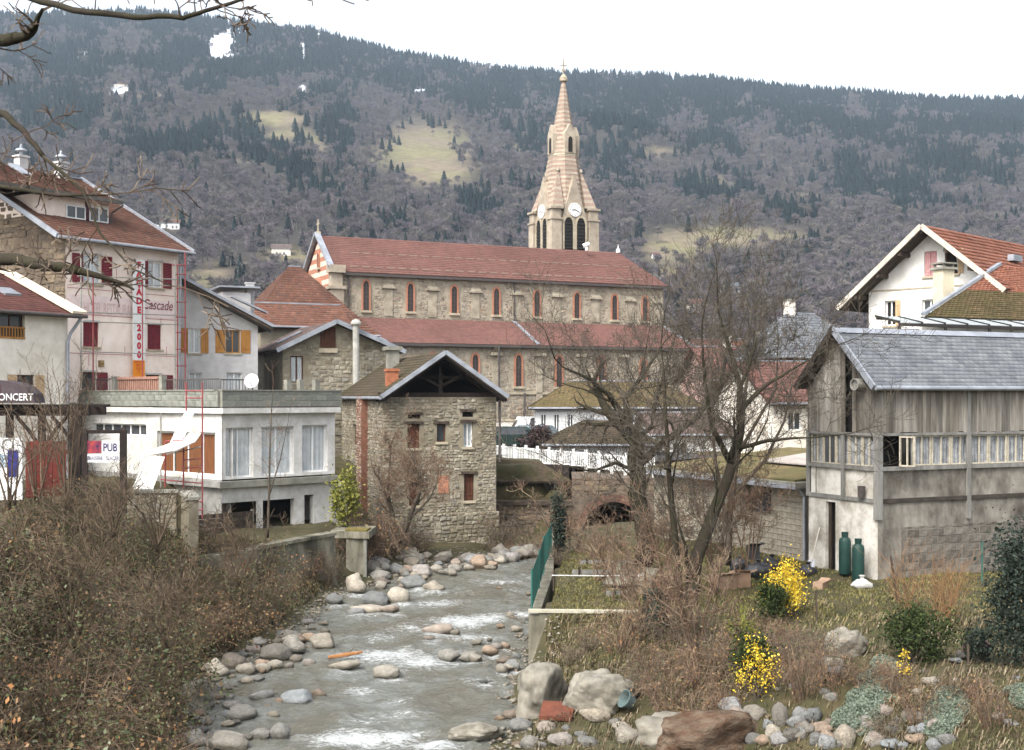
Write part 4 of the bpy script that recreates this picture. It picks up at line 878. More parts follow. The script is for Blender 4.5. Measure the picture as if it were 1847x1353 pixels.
# --- the old mill by the water
Em = Fr((690 - HX) / F * 58, 58, 17, 0.0); he = Em.thing('stone_mill', 'tall rubble stone mill standing in the stream with open timber gable', 'building')
LE = Em.x(895); zEm = Em.f(690, 716)[1]; we = []
for x0, x1, y0, y1 in ((735, 757, 765, 808), (736, 758, 748, 755), (788, 804, 765, 797), (836, 853, 762, 806), (834, 854, 743, 752), (738, 757, 868, 912), (837, 855, 855, 903)):
    a0, zt = Em.f(x0, y0); a1, zb = Em.f(x1, y1); we.append((a0, a1, zb, zt))
bk = (Em.f(790, 858)[0], Em.f(809, 858)[0], Em.f(790, 890)[1], Em.f(790, 858)[1])
wall(he, mills, front(0), 0, LE, -1.0, zEm, we, depth=.35)
zplinth = Em.f(790, 925)[1]
stones(he, millst, front(0), 0, LE, zplinth, zEm - .05, [(q[0] - .08, q[1] + .08, q[2] - .08, q[3] + .08) for q in we] + [bk], (.27, .16), seed=61, proud=.05)
bm_part('plinth', mills, he, lambda b: b.box(-.2, LE + .1, -.18, -.004, -1, zplinth))
stones(he, millst, front(-.19), -.2, LE + .1, -.8, zplinth, (), (.3, .18), seed=62, proud=.05)
SD = 12.0; ws = []
for x0, x1, y0, y1 in ((640, 652, 716, 748), (636, 650, 765, 805)):
    a0, zt = Em.sd(x0, y0); a1, zb = Em.sd(x1, y1); ws.append((min(a0, a1), max(a0, a1), min(zb, zt), max(zb, zt)))
wall(he, mills, left(0), 0, SD, -1, zEm, ws, depth=.3)
stones(he, millst, left(0), 0, SD, 0, zEm - .05, ws, (.27, .16), seed=63, proud=.05)
for q in ws: window(he, left(0), *q, nx=1, fm=brownwood, d=.2)
wall(he, mills, right(LE), 0, SD, -1, zEm, depth=.1); wall(he, mills, back(SD), 0, LE, -1, zEm, depth=.1)
for i, q in enumerate(we):
    if i in (1, 4):
        bm_part('vent_hole', dark, he, lambda b: b.mbox(front(0), q[0], q[1], q[2], q[3], .25, .3)); bm_part('lintel', oldwood, he, lambda b: b.mbox(front(0), q[0] - .12, q[1] + .12, q[3] + .004, q[3] + .12, -.08, .1))
    else:
        window(he, front(0), *q, nx=2 if i in (3,) else 1, fm=white if i == 3 else brownwood, d=.22, curtain=curtain_m if i == 3 else None, pane=None)
        if i in (0, 6, 5): shutter(he, front(.12), q[0] + .02, q[1] - .02, q[2] + .02, q[3] - .02, brownwood, d=0.0, boards=3)
        bm_part('lintel', oldwood, he, lambda b: b.mbox(front(0), q[0] - .16, q[1] + .16, q[3] + .004, q[3] + .13, -.09, .1))
        bm_part('sill', stone_sill, he, lambda b: b.mbox(front(0), q[0] - .08, q[1] + .08, q[2] - .12, q[2] - .004, -.1, .1))
bm_part('blocked_opening', mat('orange_brick', C(196, 140, 112, .75), C(176, 122, 98, .75), 5, .9, .2, dirt=.15), he, lambda b: b.mbox(front(0), bk[0], bk[1], bk[2], bk[3], -.03, .05))
# open timber gable
xr = Em.x(808); oL = Em.x(688, -1.0); oR = Em.x(917, -1.0); zeL = Em.f(690, 716, -1.0)[1]; zeR = Em.f(915, 714, -1.0)[1]; zap = Em.f(808, 634, -1.0)[1]
ze = (zeL + zeR) / 2; xr = (oL + oR) / 2
rm = roof(he, oldwood, mossroof, [((oL, SD + .5, ze), (oL, -1.0, ze), (xr, -1.0, zap), (xr, SD + .5, zap)), ((oR, -1.0, ze), (oR, SD + .5, ze), (xr, SD + .5, zap), (xr, -1.0, zap))], row=.26, wid=.22, th=.18)
bm_part('verge', zinc, rm, lambda b: (b.beam((oL, -1.03, ze - .02), (xr, -1.03, zap - .02), .06, .2), b.beam((oR, -1.03, ze - .02), (xr, -1.03, zap - .02), .06, .2)))
tm = mat('dark_timber', C(62, 50, 44, .6), C(44, 36, 32, .6), 5, .9, .3, 20, dirt=.2)
for p, q, w_ in (((-.2, .1, zEm + .1), (LE + .2, .1, zEm + .1), .22), ((xr, .15, zEm + .2), (xr, .15, zap - .25), .18), ((xr, .15, zEm + .5), (xr - 1.3, .15, zEm + 1.15), .14), ((xr, .15, zEm + .5), (xr + 1.3, .15, zEm + 1.15), .14),
                 ((.1, .15, zEm + .2), (xr, .15, zap - .3), .16), ((LE - .1, .15, zEm + .2), (xr, .15, zap - .3), .16), ((xr - 1.6, .3, zEm + .95), (xr + 1.6, .3, zEm + .95), .14)):
    bm_part('truss_beam', tm, he, lambda b: b.beam(p, q, w_))
bm_part('rafter', tm, rm, lambda b: [(b.beam((oL + .05, y_, ze - .22), (xr, y_, zap - .22), .1, .14), b.beam((oR - .05, y_, ze - .22), (xr, y_, zap - .22), .1, .14)) for y_ in (-.85, -.4, .6)])
bm_part('loft_back', dark, he, lambda b: b.poly((0, 2.2, zEm), (LE, 2.2, zEm), (xr, 2.2, zap - .2)))
bm_part('loft_floor', tm, he, lambda b: b.box(.02, LE - .02, .02, 2.2, zEm - .1, zEm + .01))
bm_part('gutter', zinc, rm, lambda b: b.tube([(oL - .06, -1, ze - .08), (oL - .06, SD, ze - .08)], .08, 8))
# brick chimney breast on the side wall, clay stack on the roof
ya = Em.sd(664, 720)[0]; yb = Em.sd(655, 720)[0]
bm_part('brick_flue', mat('flue_brick', C(150, 104, 84, .68), C(122, 86, 70, .68), 6, .9, .3, dirt=.35), he, lambda b: b.box(-.35, .02, min(ya, yb), max(ya, yb), 1.2, zEm + .05))
stones(he, mat('flue_patches', None, C(190, 170, 150, .7), 4, .9, .2, ramp=[C(150, 106, 86, .68), C(132, 94, 78, .68), C(204, 190, 172, .72), C(124, 94, 80, .68)], dirt=.2), left(-.36), min(ya, yb), max(ya, yb), 1.2, zEm, (), (.24, .1), seed=64, proud=.02, name='flue_bricks')
sl = (zap - ze) / (xr - oL); cxm, cym = oL + .95, 1.3
bm_part('clay_stack', mat('clay_pot', C(188, 122, 88, .7), C(162, 102, 74, .7), 5, .9, .2, dirt=.2), rm, lambda b: (b.box(cxm - .28, cxm + .28, cym - .28, cym + .28, ze + sl * .6, ze + sl * .95 + .7), b.box(cxm - .33, cxm + .33, cym - .33, cym + .33, ze + sl * .95 + .56, ze + sl * .95 + .67)))
bm_part('concrete_stack', concrete, rm, lambda b: (b.box(xr - 1.15, xr - .55, 7.2, 7.9, zap - 1.2, Em.f(610, 640, 8)[1] + .25), b.box(xr - 1.3, xr - .4, 7.05, 8.05, Em.f(610, 640, 8)[1] + .25, Em.f(610, 640, 8)[1] + .45)))
bm_part('downpipe', ironm, he, lambda b: b.tube([(LE + .15, -.1, zEm), (LE + .15, -.1, 4.2)], .06, 8))
# ------------------------------------------------------------------ pub, terrace and its yard
def blocks(parent, m, mp, a0, a1, b0, b1, ops=(), bw=.5, bh=.2, seed=1, proud=.012, gap=.012, name='block'):
    """single wall blocks, alike ones share a mesh"""
    r = random.Random(seed); cache = {}; z = b0; rowi = 0
    while z < b1 - .02:
        h_ = min(bh, b1 - z); x = a0 - (bw * .5 if rowi % 2 else 0)
        while x < a1 - .02:
            xa, xb = max(x, a0), min(x + bw, a1); x += bw
            if xb - xa < .06: continue
            if any(o[0] < xb - .01 and xa + .01 < o[1] and o[2] < z + h_ - .01 and z + .01 < o[3] for o in ops): continue
            v = r.randrange(3); key = (round(xb - xa, 2), round(h_, 2), v)
            if key not in cache:
                mb = MB(); g = gap / 2; p = proud * (.6 + .5 * v)
                mb.add([mp(g, g, .02), mp(xb - xa - g, g, .02), mp(xb - xa - g, h_ - g, .02), mp(g, h_ - g, .02), mp(g + .012, g + .012, -p), mp(xb - xa - g - .012, g + .012, -p), mp(xb - xa - g - .012, h_ - g - .012, -p), mp(g + .012, h_ - g - .012, -p)],
                       [(4, 5, 6, 7), (0, 1, 5, 4), (1, 2, 6, 5), (2, 3, 7, 6), (3, 0, 4, 7)])
                cache[key] = mb.mesh(name, m)
            o = bpy.data.objects.new(name, cache[key]); COL.objects.link(o); o.parent = parent
            o.location = Vector(mp(xa, z, 0)) - Vector(mp(0, 0, 0))
        z += h_; rowi += 1
pubw = mat('pub_white_render', C(226, 224, 220, .82), C(206, 204, 198, .82), 2, .9, .1, 20, dirt=.25, dscale=.5, grime=(.72, .71, .66, 1))
pubg = mat('pub_grey_concrete', C(168, 166, 160, .8), C(140, 138, 132, .8), 2, .9, .25, 16, dirt=.35, dscale=.7)
blockm = mat('concrete_block', C(156, 158, 148, .78), C(132, 134, 124, .78), 4, .95, .4, 30, obj=.14, dirt=.3, dscale=1.2)
brownpanel = mat('brown_blind', C(132, 84, 50, .75), C(112, 68, 40, .75), 4, .7, .1, dirt=.15, stretch=(4, 4, .4))
PR = Fr(-11.9, 50, 45, 1.8); hp = PR.thing('pub_building', 'white concrete pub with wide glazed windows under a flat roof terrace', 'building')
PL = Fr(-20.1, 57.1, -41, 1.8)
def mpL(a, b, d): return PR.loc(PL.world((a, d, b)))
LR = PR.x(604); LL = PL.x(400); zP0 = 0.0
zco = PR.f(400, 746)[1]; zband = PR.f(400, 866)[1]; zlow = PR.f(400, 908)[1]; zpt = PR.f(450, 703)[1]; zpb = PR.f(450, 733)[1]
wr = []
for x0, x1, y0, y1 in ((407, 457, 772, 860), (472, 530, 770, 855), (545, 591, 767, 850)):
    a0, zt = PR.f(x0, y0); a1, zb = PR.f(x1, y1); wr.append((a0, a1, zb, zt))
wall(hp, pubw, front(0), 0, LR, zband, zco, wr, depth=.3)
for q in wr: window(hp, front(0), *q, nx=2, curtain=curtain_m, d=.22, fw=.07)
low = []
for x0, x1, y0, y1 in ((474, 531, 903, 985), (549, 566, 893, 985)):
    a0, zt = PR.f(x0, y0); a1, zb = PR.f(x1, y1); low.append((a0, a1, -.4, zt))
wall(hp, pubw, front(0), PR.x(462), LR, -.4, zband - .32, low, depth=.3, name='basement_wall', inner=False)
bm_part('basement_beam', pubw, hp, lambda b: b.box(0, PR.x(462) - .003, 0, .4, zlow, zband - .32))
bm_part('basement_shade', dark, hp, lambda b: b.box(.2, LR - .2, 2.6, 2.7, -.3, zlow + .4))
bm_part('basement_floor', concrete, hp, lambda b: b.box(0, LR, .01, 2.6, -.4, 0))
bm_part('ledge', concrete, hp, lambda b: b.box(-.25, LR + .1, -.3, -.004, zband - .32, zband - .06))
bm_part('bracket', pubg, hp, lambda b: b.prism([(LR - .01, -.5), (LR + .28, -.5), (LR + .28, 1.4), (LR - .01, 1.4)], -1.2, zband - .34))
wl = []
for x0, x1, y0, y1 in ((166, 264, 763, 787), (283, 388, 777, 860)):
    a0, zt = PL.f(x0, y0); a1, zb = PL.f(x1, y1); wl.append((a0, a1, zb, zt))
wall(hp, pubw, mpL, 0, LL, zband, zco, wl, depth=.3, name='side_wall')
wall(hp, pubg, mpL, 0, LL, -.5, zband - .001, [], depth=.2, name='side_base')
bm_part('ledge', pubg, hp, lambda b: b.mbox(mpL, 5.2, LL + .2, zband - .3, zband - .05, -.25, -.004))
window(hp, mpL, *wl[0], nx=6, d=.2, label='strip of six small dark panes')
window(hp, mpL, *wl[1], nx=4, d=.2, fw=.09, pane=brownpanel, label='wide window closed by brown blinds')
wall(hp, pubw, right(LR), 0, 7.0, -.5, zco, depth=.1, name='end_wall')
# terrace slab, cornice and block parapet
tp = [PR.loc(p) for p in ((-20.1, 57.1, 0), (-11.9, 50, 0), (PR.world((LR, 0, 0))), PR.world((LR, 7, 0)), (-14.2, 67.6, 0), (-18.3, 65.5, 0), (-21.9, 60, 0))]
def grow(pts, g):
    c_ = sum(pts, Vector((0, 0, 0))) / len(pts); return [(p.x + (p - c_).normalized().x * g, p.y + (p - c_).normalized().y * g) for p in pts]
bm_part('terrace_slab', pubw, hp, lambda b: b.prism(grow(tp, .35), zco, zco + .22))
bm_part('slab_edge', ironm, hp, lambda b: b.prism(grow(tp, .22), zco + .22, zpb))
bm_part('terrace_deck', concrete, hp, lambda b: b.prism(grow(tp, .05), zpb, zpb + .1))
pr_ = bm_part('parapet', concrete, hp, lambda b: b.box(-.1, LR + .2, -.2, .0, zpb - .02, zpt - .05)); blocks(pr_, blockm, front(-.2), -.1, LR + .2, zpb - .02, zpt - .05, bw=.55, bh=.245, seed=3)
pl_ = bm_part('parapet', concrete, hp, lambda b: b.mbox(mpL, 0, LL, zpb - .02, zpt - .05, -.2, .0)); blocks(pl_, blockm, lambda a, b, d: mpL(a, b, d - .2), 0, LL, zpb - .02, zpt - .05, bw=.55, bh=.245, seed=4)
bm_part('parapet', concrete, hp, lambda b: b.box(LR + .02, LR + .22, .01, 6.5, zpb - .02, zpt - .05))
bm_part('coping', concrete, hp, lambda b: (b.box(-.13, LR + .25, -.25, .05, zpt - .05, zpt)))
bm_part('coping', concrete, hp, lambda b: (b.mbox(mpL, 0, LL - .15, zpt - .05, zpt, -.25, .05)))
for px in (517, 540, 568):
    a, z = PR.f(px, 685); bm_part('parapet_post', concrete, hp, lambda b: b.box(a - .12, a + .12, -.2, .04, zpt, z))
# iron railing and planter behind the parapet
a0 = PL.x(148, .9); rail(hp, lambda a, b, d: mpL(a, b, d + .9), a0, PL.x(206, .9), zpt - .2, PL.f(170, 683, .9)[1], ironm, .14)
rail(hp, lambda a, b, d: mpL(a, b, d + .9), PL.x(297, .9), PL.x(395, .9), zpt - .2, PL.f(300, 684, .9)[1], ironm, .14)
rail(hp, front(.9), PR.x(398, .9), PR.x(448, .9), zpt - .2, PR.f(420, 684, .9)[1], ironm, .14)
a0, z = PL.f(214, 681, .8); a1 = PL.x(289, .8)
def plant(b):
    b.mbox(mpL, a0, a1, z - .1, z + .02, .7, .95); x_ = a0
    while x_ < a1: b.mbox(mpL, x_, x_ + .12, zpt - .2, z - .1, .76, .82); x_ += .17
bm_part('wooden_screen', mat('pinkish_wood', C(176, 134, 116, .75), C(150, 112, 96, .75), 5, .8, .2, dirt=.15), hp, plant)
for px in (209, 294): a = PL.x(px, .8); bm_part('screen_post', concrete, hp, lambda b: b.mbox(mpL, a - .12, a + .12, zpt - .2, z + .05, .66, .92))
def dish(b):
    b.lathe([(0.01, 0), (.13, .01), (.23, .04), (.31, .09), (.31, .1), (.23, .05), (.01, .01)], (0, 0, 0), 24)
p = PR.world((PR.x(455, .45), .45, 0)); sd_ = thing('satellite_dish', 'round white satellite dish on the terrace parapet', 'satellite dish', (p.x, p.y, PR.f(455, 700, .45)[1] + 1.8))
do2 = bm_part('dish', white, sd_, dish, smooth=True); do2.rotation_euler = (math.radians(78), 0, math.radians(-8)); do2.location = (0, 0, .28)
bm_part('arm', ironm, sd_, lambda b: (b.beam((0, .02, -.2), (0, .06, .28), .05), b.beam((0, .02, .0), (0, -.4, .25), .03)))
# board fence under the beam
fn_ = thing('board_fence', 'dark board fence closing the basement left of the pillars', 'fence', PR.world((-1.9, -.3, -.2)), PR.a)
k = 0; a = 0.0
while a < PR.x(470) + 1.2:
    for zz in range(5): bm_part('board', oldwood, fn_, lambda b: b.box(a, a + 1.05, -.01 - .012 * (zz % 2), .02, .1 + zz * .19, .275 + zz * .19))
    a += 1.07
for a in (0, 1.07, 2.14, 3.21): bm_part('post', concrete, fn_, lambda b: b.box(a - .05, a + .05, .024, .12, -.1, 1.1))
# scaffolding in front of the hotel and the pub
redm = mat('red_scaffold', C(172, 74, 82, .75), C(150, 90, 84, .75), 10, .6, .1, dirt=.2)
galv = mat('galvanised_pole', C(170, 168, 160, .8), C(140, 136, 128, .8), 10, .5, .1, dirt=.2)
scf = thing('scaffold', 'thin red scaffold poles standing against the hotel front', 'scaffold', (A.ox, A.oy, 6.3), A.a)
dz = 6.0 - 6.3
for px, y0, y1, m_ in ((146, 455, 700, galv), (168, 500, 720, redm), (257, 500, 700, redm), (316, 470, 700, galv), (334, 455, 705, redm), (320, 478, 705, redm)):
    a, zt = A.f(px, y0, -.9); zb = A.f(px, y1, -.9)[1]; bm_part('upright', m_, scf, lambda b: b.tube([(a, -.9, max(zb + dz, .0)), (a, -.9, zt + dz)], .035, 6))
for py, x0, x1 in ((504, 140, 320), (516, 140, 320), (569, 145, 320), (586, 145, 330), (478, 310, 336), (640, 145, 320), (545, 318, 336), (520, 318, 336), (495, 318, 336), (572, 318, 336), (600, 318, 336), (630, 318, 336), (660, 318, 336)):
    a0, z0 = A.f(x0, py - (12 if x1 < 335 else 0) * .5, -.9); a1, z1 = A.f(x1, py, -.9); bm_part('ledger', galv if x0 < 200 else redm, scf, lambda b: b.tube([(a0, -.9, z0 + dz), (a1, -.9, z1 + dz)], .03, 6))
sc2 = thing('scaffold', 'rusty red scaffold bay rising in front of the pub windows', 'scaffold', (P(330, 900, 48).x, 48, 3.2))
def wl_(px, py, D): p_ = P(px, py, D); return (p_.x - sc2.location.x, p_.y - 48, p_.z - 3.2)
for px, y0, y1, D, m_ in ((365, 690, 935, 47.5, redm), (336, 690, 745, 48.5, redm), (290, 745, 880, 48.4, galv), (331, 790, 880, 47.2, redm), (298, 795, 878, 47, redm), (316, 790, 850, 47.2, galv)):
    bm_part('upright', m_, sc2, lambda b: b.tube([wl_(px, y1, D), wl_(px, y0, D)], .032, 6))
for q in ((336, 718, 365, 718, 48), (298, 796, 331, 794, 47.1), (300, 820, 362, 806, 47.2), (331, 845, 365, 842, 47.3), (331, 830, 365, 827, 47.3), (336, 705, 365, 705, 48), (290, 865, 365, 872, 47.5), (255, 865, 270, 866, 46), (350, 905, 366, 905, 47.4), (350, 920, 366, 920, 47.4)):
    bm_part('ledger', galv if q[0] == 300 else redm, sc2, lambda b: b.tube([wl_(q[0], q[1], q[4]), wl_(q[2], q[3], q[4])], .026, 6))
bw = mat('white_board', (.66, .65, .60, 1), (.58, .56, .50, 1), 3, .7, .05, dirt=.1)
def board(label, pts, D, th=.05):
    base = P(*pts[-1][:2], D); o = thing('white_board', label, 'board', base)
    V = [P(x, y, d) - base for x, y, d in pts]; mb = MB(); mb.slab(V, th); mb.build('sheet', bw, o)
    e = MB(); e.beam(V[0], V[-1], .05, .07); e.build('edge_batten', bw, o)
board('white board leaning steeply up against the red scaffold', [(336, 742, 48.2), (350, 744, 48.2), (328, 800, 47.0), (308, 800, 47.0)], 47)
board('white board sloping down toward the pub sign under the scaffold', [(362, 782, 47.4), (352, 796, 47.0), (318, 812, 46.4), (262, 822, 45.8), (260, 816, 46.2), (310, 798, 47.0), (338, 782, 47.6)], 46)
board('broad white board standing low beside the stone garden wall', [(268, 822, 45.9), (297, 824, 45.9), (276, 882, 44.8), (240, 882, 44.8)], 45)

# pub sign on posts
S = Fr(P(150, 870, 43).x, 43, 4, 3.9); ps = S.thing('pub_sign', 'white PUB sign board between two dark wooden posts', 'sign')
blue = mat('navy_lettering', C(52, 40, 96, .8), C(46, 36, 88, .8), 8, .7, 0, dirt=0); navy = blue
a0, z0 = S.f(156, 834); a1, z1 = S.f(219, 795); zm = S.f(156, 818)[1]; am = S.x(183)
bm_part('board', white, ps, lambda b: (b.box(am + .02, a1, -.04, 0, zm + .01, z1)))
bm_part('photo_panel', mat('red_photo', C(190, 70, 64, .8), C(70, 40, 80, .8), 5, .7, 0, dirt=.3, dscale=6), ps, lambda b: b.box(a0, am, -.04, 0, zm + .01, z1))
bm_part('lower_board', white, ps, lambda b: b.box(a0, a1, -.04, 0, z0, zm - .01))
text(ps, 'letters', 'PUB', front(-.04), am + .06, zm + .08, .40, navy, d=-.012, sx=.70, bold=.006)
text(ps, 'letters', 'BRASSERIE - GLACIER', front(-.04), a0 + .04, z0 + .08, .2, navy, d=-.012, sx=.58)
for px, w_, yt in ((153, .09, 775), (222, .11, 770)):
    a = S.x(px); zt = S.f(px, yt + 6)[1]
    po = bm_part('post', tm, ps, lambda b: b.box(a - w_, a + w_, -.06, .12, -1.2, zt)); bm_part('post_tip', tm, po, lambda b: b.add([(a - w_, -.06, zt), (a + w_, -.06, zt), (a + w_, .12, zt), (a - w_, .12, zt), (a, .03, zt + .18)], [(0, 1, 4), (1, 2, 4), (2, 3, 4), (3, 0, 4)]))
bm_part('bar', tm, ps, lambda b: b.box(S.x(155), S.x(221), 0.02, .1, z1 + .25, z1 + .38))
# pergola with the concert awning
Q = Fr(P(-60, 870, 46).x, 46, 3, 3.9); pg = Q.thing('pergola', 'dark timber pergola with jutting rafters at the pub entrance', 'pergola')
zt = Q.f(100, 730)[1]; zb = Q.f(100, 750)[1]; xe = Q.x(160)
bm_part('beam', tm, pg, lambda b: b.box(0, xe, 0, .2, zb, zt - .1)); bm_part('beam', tm, pg, lambda b: b.box(0, xe, 2.2, 2.4, zb, zt - .1))
for i in range(13): x_ = .2 + i * (xe - .2) / 12; bm_part('rafter', tm, pg, lambda b: b.box(x_ - .05, x_ + .05, -.5, 2.8, zt - .095, zt))
for px in (16, 74, 138): a = Q.x(px); bm_part('post', tm, pg, lambda b: b.box(a - .13, a + .13, .02, .18, -1.3, zb))
for px, s_ in ((74, -1), (74, 1), (138, -1)):
    a = Q.x(px); bm_part('brace', tm, pg, lambda b: b.tube([(a, .1, zb - 1.3 + .25 * 0), (a + s_ * .5, .1, zb - .55), (a + s_ * .95, .1, zb - .02 - .75 * (px == 74) * 0)], .07, 6))
aw = Fr(P(-20, 735, 45.4).x, 45.4, 3, Q.f(30, 727)[1] + 3.9); ao = aw.thing('awning', 'dark rounded awning lettered CONCERT above the pergola', 'awning')
prof = [(0, 0), (aw.x(63), 0), (aw.x(58), .35), (aw.x(44), .62), (aw.x(22), .78), (aw.x(0), .85), (0, .85)]
bm_part('canopy', mat('awning_cloth', C(94, 82, 86, .7), C(74, 64, 68, .7), 3, .8, .1, dirt=.15), ao, lambda b: b.mprism(front(0), prof, 0, 1.2))
text(ao, 'letters', 'CONCERT', front(0), aw.x(-14), .1, .37, white, d=-.02, sx=.86, bold=.004)
bm_part('red_trim', redpaint, ao, lambda b: b.mbox(front(0), aw.x(0) - .06, aw.x(0), .02, .7, -.03, -.003))
# noticeboard at the left edge
Nb = Fr(P(-12, 872, 43.5).x, 43.5, 3, 4.0); no = Nb.thing('noticeboard', 'white framed noticeboard with round emblem and blue side beside the pergola', 'sign')
a1, zt = Nb.f(40, 790); bm_part('frame', white, no, lambda b: b.box(0, a1, 0, .1, -.3, zt))
ring_ = [(Nb.x(14) + .2 * math.cos(i / 24 * 6.283), Nb.f(14, 802)[1] + .2 * math.sin(i / 24 * 6.283)) for i in range(24)]; ring2 = [(Nb.x(14) + .16 * math.cos(i / 24 * 6.283), Nb.f(14, 802)[1] + .16 * math.sin(i / 24 * 6.283)) for i in range(24)]
def emb(b): ring(b, front(0), ring2, ring_, -.02, -.003)
bm_part('emblem', galv, no, emb); bm_part('poster', mat('poster', C(210, 226, 232, .8), C(150, 180, 200, .8), 4, .6, 0, dirt=0), no, lambda b: b.box(.02, Nb.x(12), -.03, -.003, Nb.f(5, 842)[1], Nb.f(5, 820)[1]))
bm_part('blue_panel', mat('blue_panel', C(40, 44, 120, .8), C(36, 40, 110, .8), 4, .6, 0, dirt=0), no, lambda b: b.box(Nb.x(14), Nb.x(33), -.025, -.003, Nb.f(5, 860)[1], Nb.f(5, 812)[1]))
rp = thing('red_screen', 'dull red wooden screen between the noticeboard and the PUB sign', 'screen', P(46, 878, 45) , math.radians(3))
for i in range(9): bm_part('plank', mat('dull_red_wood', C(126, 54, 44, .7), C(104, 46, 38, .7), 5, .85, .2, 20, obj=.12, dirt=.25), rp, lambda b: b.box(i * .165, i * .165 + .155, -.01 * (i % 2), .03, -.4, 1.65 + .03 * (i % 3)))
bm_part('rail', brownwood, rp, lambda b: b.box(-.05, 1.5, .034, .1, 1.2, 1.32))
# low garden wall with coping
gw = Fr(P(215, 905, 44).x, 44, 5, 2.6); gwo = gw.thing('low_stone_wall', 'low mossy garden wall with pale coping below the white boards', 'wall')
a1, zt = gw.f(318, 884); bm_part('wall', mills, gwo, lambda b: b.box(0, a1, 0, .35, -.8, zt - .1)); stones(gwo, millst, front(0), 0, a1, -.5, zt - .12, (), (.35, .2), seed=71)
bm_part('coping', concrete, gwo, lambda b: b.box(-.1, a1 + .1, -.1, .45, zt - .1, zt))
b0 = gw.loc(P(340, 920, 41.5)); c0 = Vector((a1 + .15, .1, 0))
bm_part('return_wall', mills, gwo, lambda b: b.prism([(c0.x, c0.y), (b0.x, b0.y), (b0.x + .3, b0.y + .2), (c0.x + .3, c0.y + .3)], -1.2, zt - .14)); bm_part('coping', concrete, gwo, lambda b: b.prism([(c0.x - .08, c0.y), (b0.x - .08, b0.y - .05), (b0.x + .38, b0.y + .15), (c0.x + .38, c0.y + .35)], zt - .14, zt - .04))

# --- stream walls
stain = mat('stained_concrete', C(170, 164, 146, .72), C(104, 100, 86, .7), 1.8, .95, .6, 12, dirt=.6, dscale=1.4, grime=(.34, .35, .28, 1), stretch=(1, 1, .35))
cw = thing('concrete_stream_wall', 'stained concrete retaining wall at the water below the pub', 'wall', (-6.75, 47.2, 0))
def sw(b):
    pts = [(0, 0), (-2.3, -3.6), (-4.5, -6.0), (-4.9, -5.7), (-2.7, -3.3), (-.4, .3)]
    b.add([(p[0], p[1], -.6) for p in pts] + [(p[0] - .12, p[1] + .08, (2.05, 1.95, 1.8, 1.8, 1.95, 2.05)[i]) for i, p in enumerate(pts)], [(0, 1, 7, 6), (1, 2, 8, 7), (2, 3, 9, 8), (3, 4, 10, 9), (4, 5, 11, 10), (5, 0, 6, 11), (6, 7, 10, 11), (7, 8, 9, 10)])
bm_part('wall', stain, cw, sw)
bm_part('coping', stain, cw, lambda b: b.beam((-.25, .15, 2.08), (-2.5, -3.4, 1.98), .5, .12))
pi_ = thing('concrete_pier', 'concrete pier with overhanging ledge at the corner of the pub', 'pier', (G(640, 1048).x, G(640, 1048).y, 0))
bm_part('pier', stain, pi_, lambda b: b.box(-.35, .35, 0, 1.6, -.5, 1.7)); bm_part('post', concrete, pi_, lambda b: b.box(.36, .48, -.1, .05, 0, 1.75)); bm_part('ledge', stain, pi_, lambda b: b.prism([(-1.0, .1), (.6, -.25), (.65, 2.0), (-.9, 2.2)], 1.72, 2.0))
bm_part('moss', mat('dry_moss', C(150, 132, 70, .6), C(110, 104, 56, .6), 6, 1, .6, 30, dirt=.3), pi_, lambda b: b.prism([(-.4, -.02), (.5, -.2), (.55, .8), (-.4, .9)], 2.003, 2.06))

# --- bridge arch, shed and road beyond the mill
Bg = Fr(P(893, 985, 62).x, 62, -2, -.6); bo = Bg.thing('stone_bridge', 'old rubble stone bridge with a round arch over the stream', 'bridge')
x1 = Bg.x(1200); xl = Bg.x(1032); zL = Bg.f(950, 905)[1]; zR_ = Bg.f(1100, 862)[1]
ac = Bg.x(1107); arh = 1.75; zs_ = .6; top_ = Bg.f(1107, 905)[1]
def arch_pts(r_, k=14): return [(ac + r_ * math.cos(math.pi * (1 - i / k)), zs_ + (top_ - zs_) * (r_ / arh) * math.sin(math.pi * i / k)) for i in range(k + 1)]
ap = arch_pts(arh)
def bwall(b):
    b.poly(*[(x, 0, z) for x, z in ((0, -.5), (xl, -.5), (xl, zL), (0, zL))]); b.poly(*[(x, 0, z) for x, z in ((xl, -.5), (ac - arh, -.5), (ac - arh, zR_), (xl, zR_))]); b.poly(*[(x, 0, z) for x, z in ((ac + arh, -.5), (x1, -.5), (x1, zR_), (ac + arh, zR_))])
    b.poly(*([(ac + arh, 0, zR_), (ac - arh, 0, zR_)] + [(x, 0, z) for x, z in ap]))
    for (p, q) in zip(ap, ap[1:]): b.add([(p[0], 0, p[1]), (q[0], 0, q[1]), (q[0], 6, q[1]), (p[0], 6, p[1])], [(0, 1, 2, 3)])
    b.poly((0, 0, zL), (xl, 0, zL), (xl, 1.5, zL), (0, 1.5, zL)); b.poly((xl, 0, zL), (xl, 0, zR_), (xl, 1.5, zR_), (xl, 1.5, zL)); b.poly((xl, 0, zR_), (x1, 0, zR_), (x1, 6, zR_ + .05), (xl, 6, zR_ + .05))
bm_part('wall', brownstone, bo, bwall)
aop = [(ac - arh - .3, ac + arh + .3, -1, top_ + .32)]
stones(bo, brownst, front(0), 0, xl, -.3, zL, (), (.42, .25), seed=81, proud=.05); stones(bo, brownst, front(0), xl, x1, -.3, zR_, aop, (.42, .25), seed=82, proud=.05)
o2_ = arch_pts(arh + .32)
for i in range(14): bm_part('voussoir', mat('arch_brick', C(126, 92, 78, .7), C(104, 78, 66, .7), 4, .9, .3, obj=.15, dirt=.3), bo, lambda b: b.mprism(front(0), [ap[i], ap[i + 1], o2_[i + 1], o2_[i]], -.07, .1))
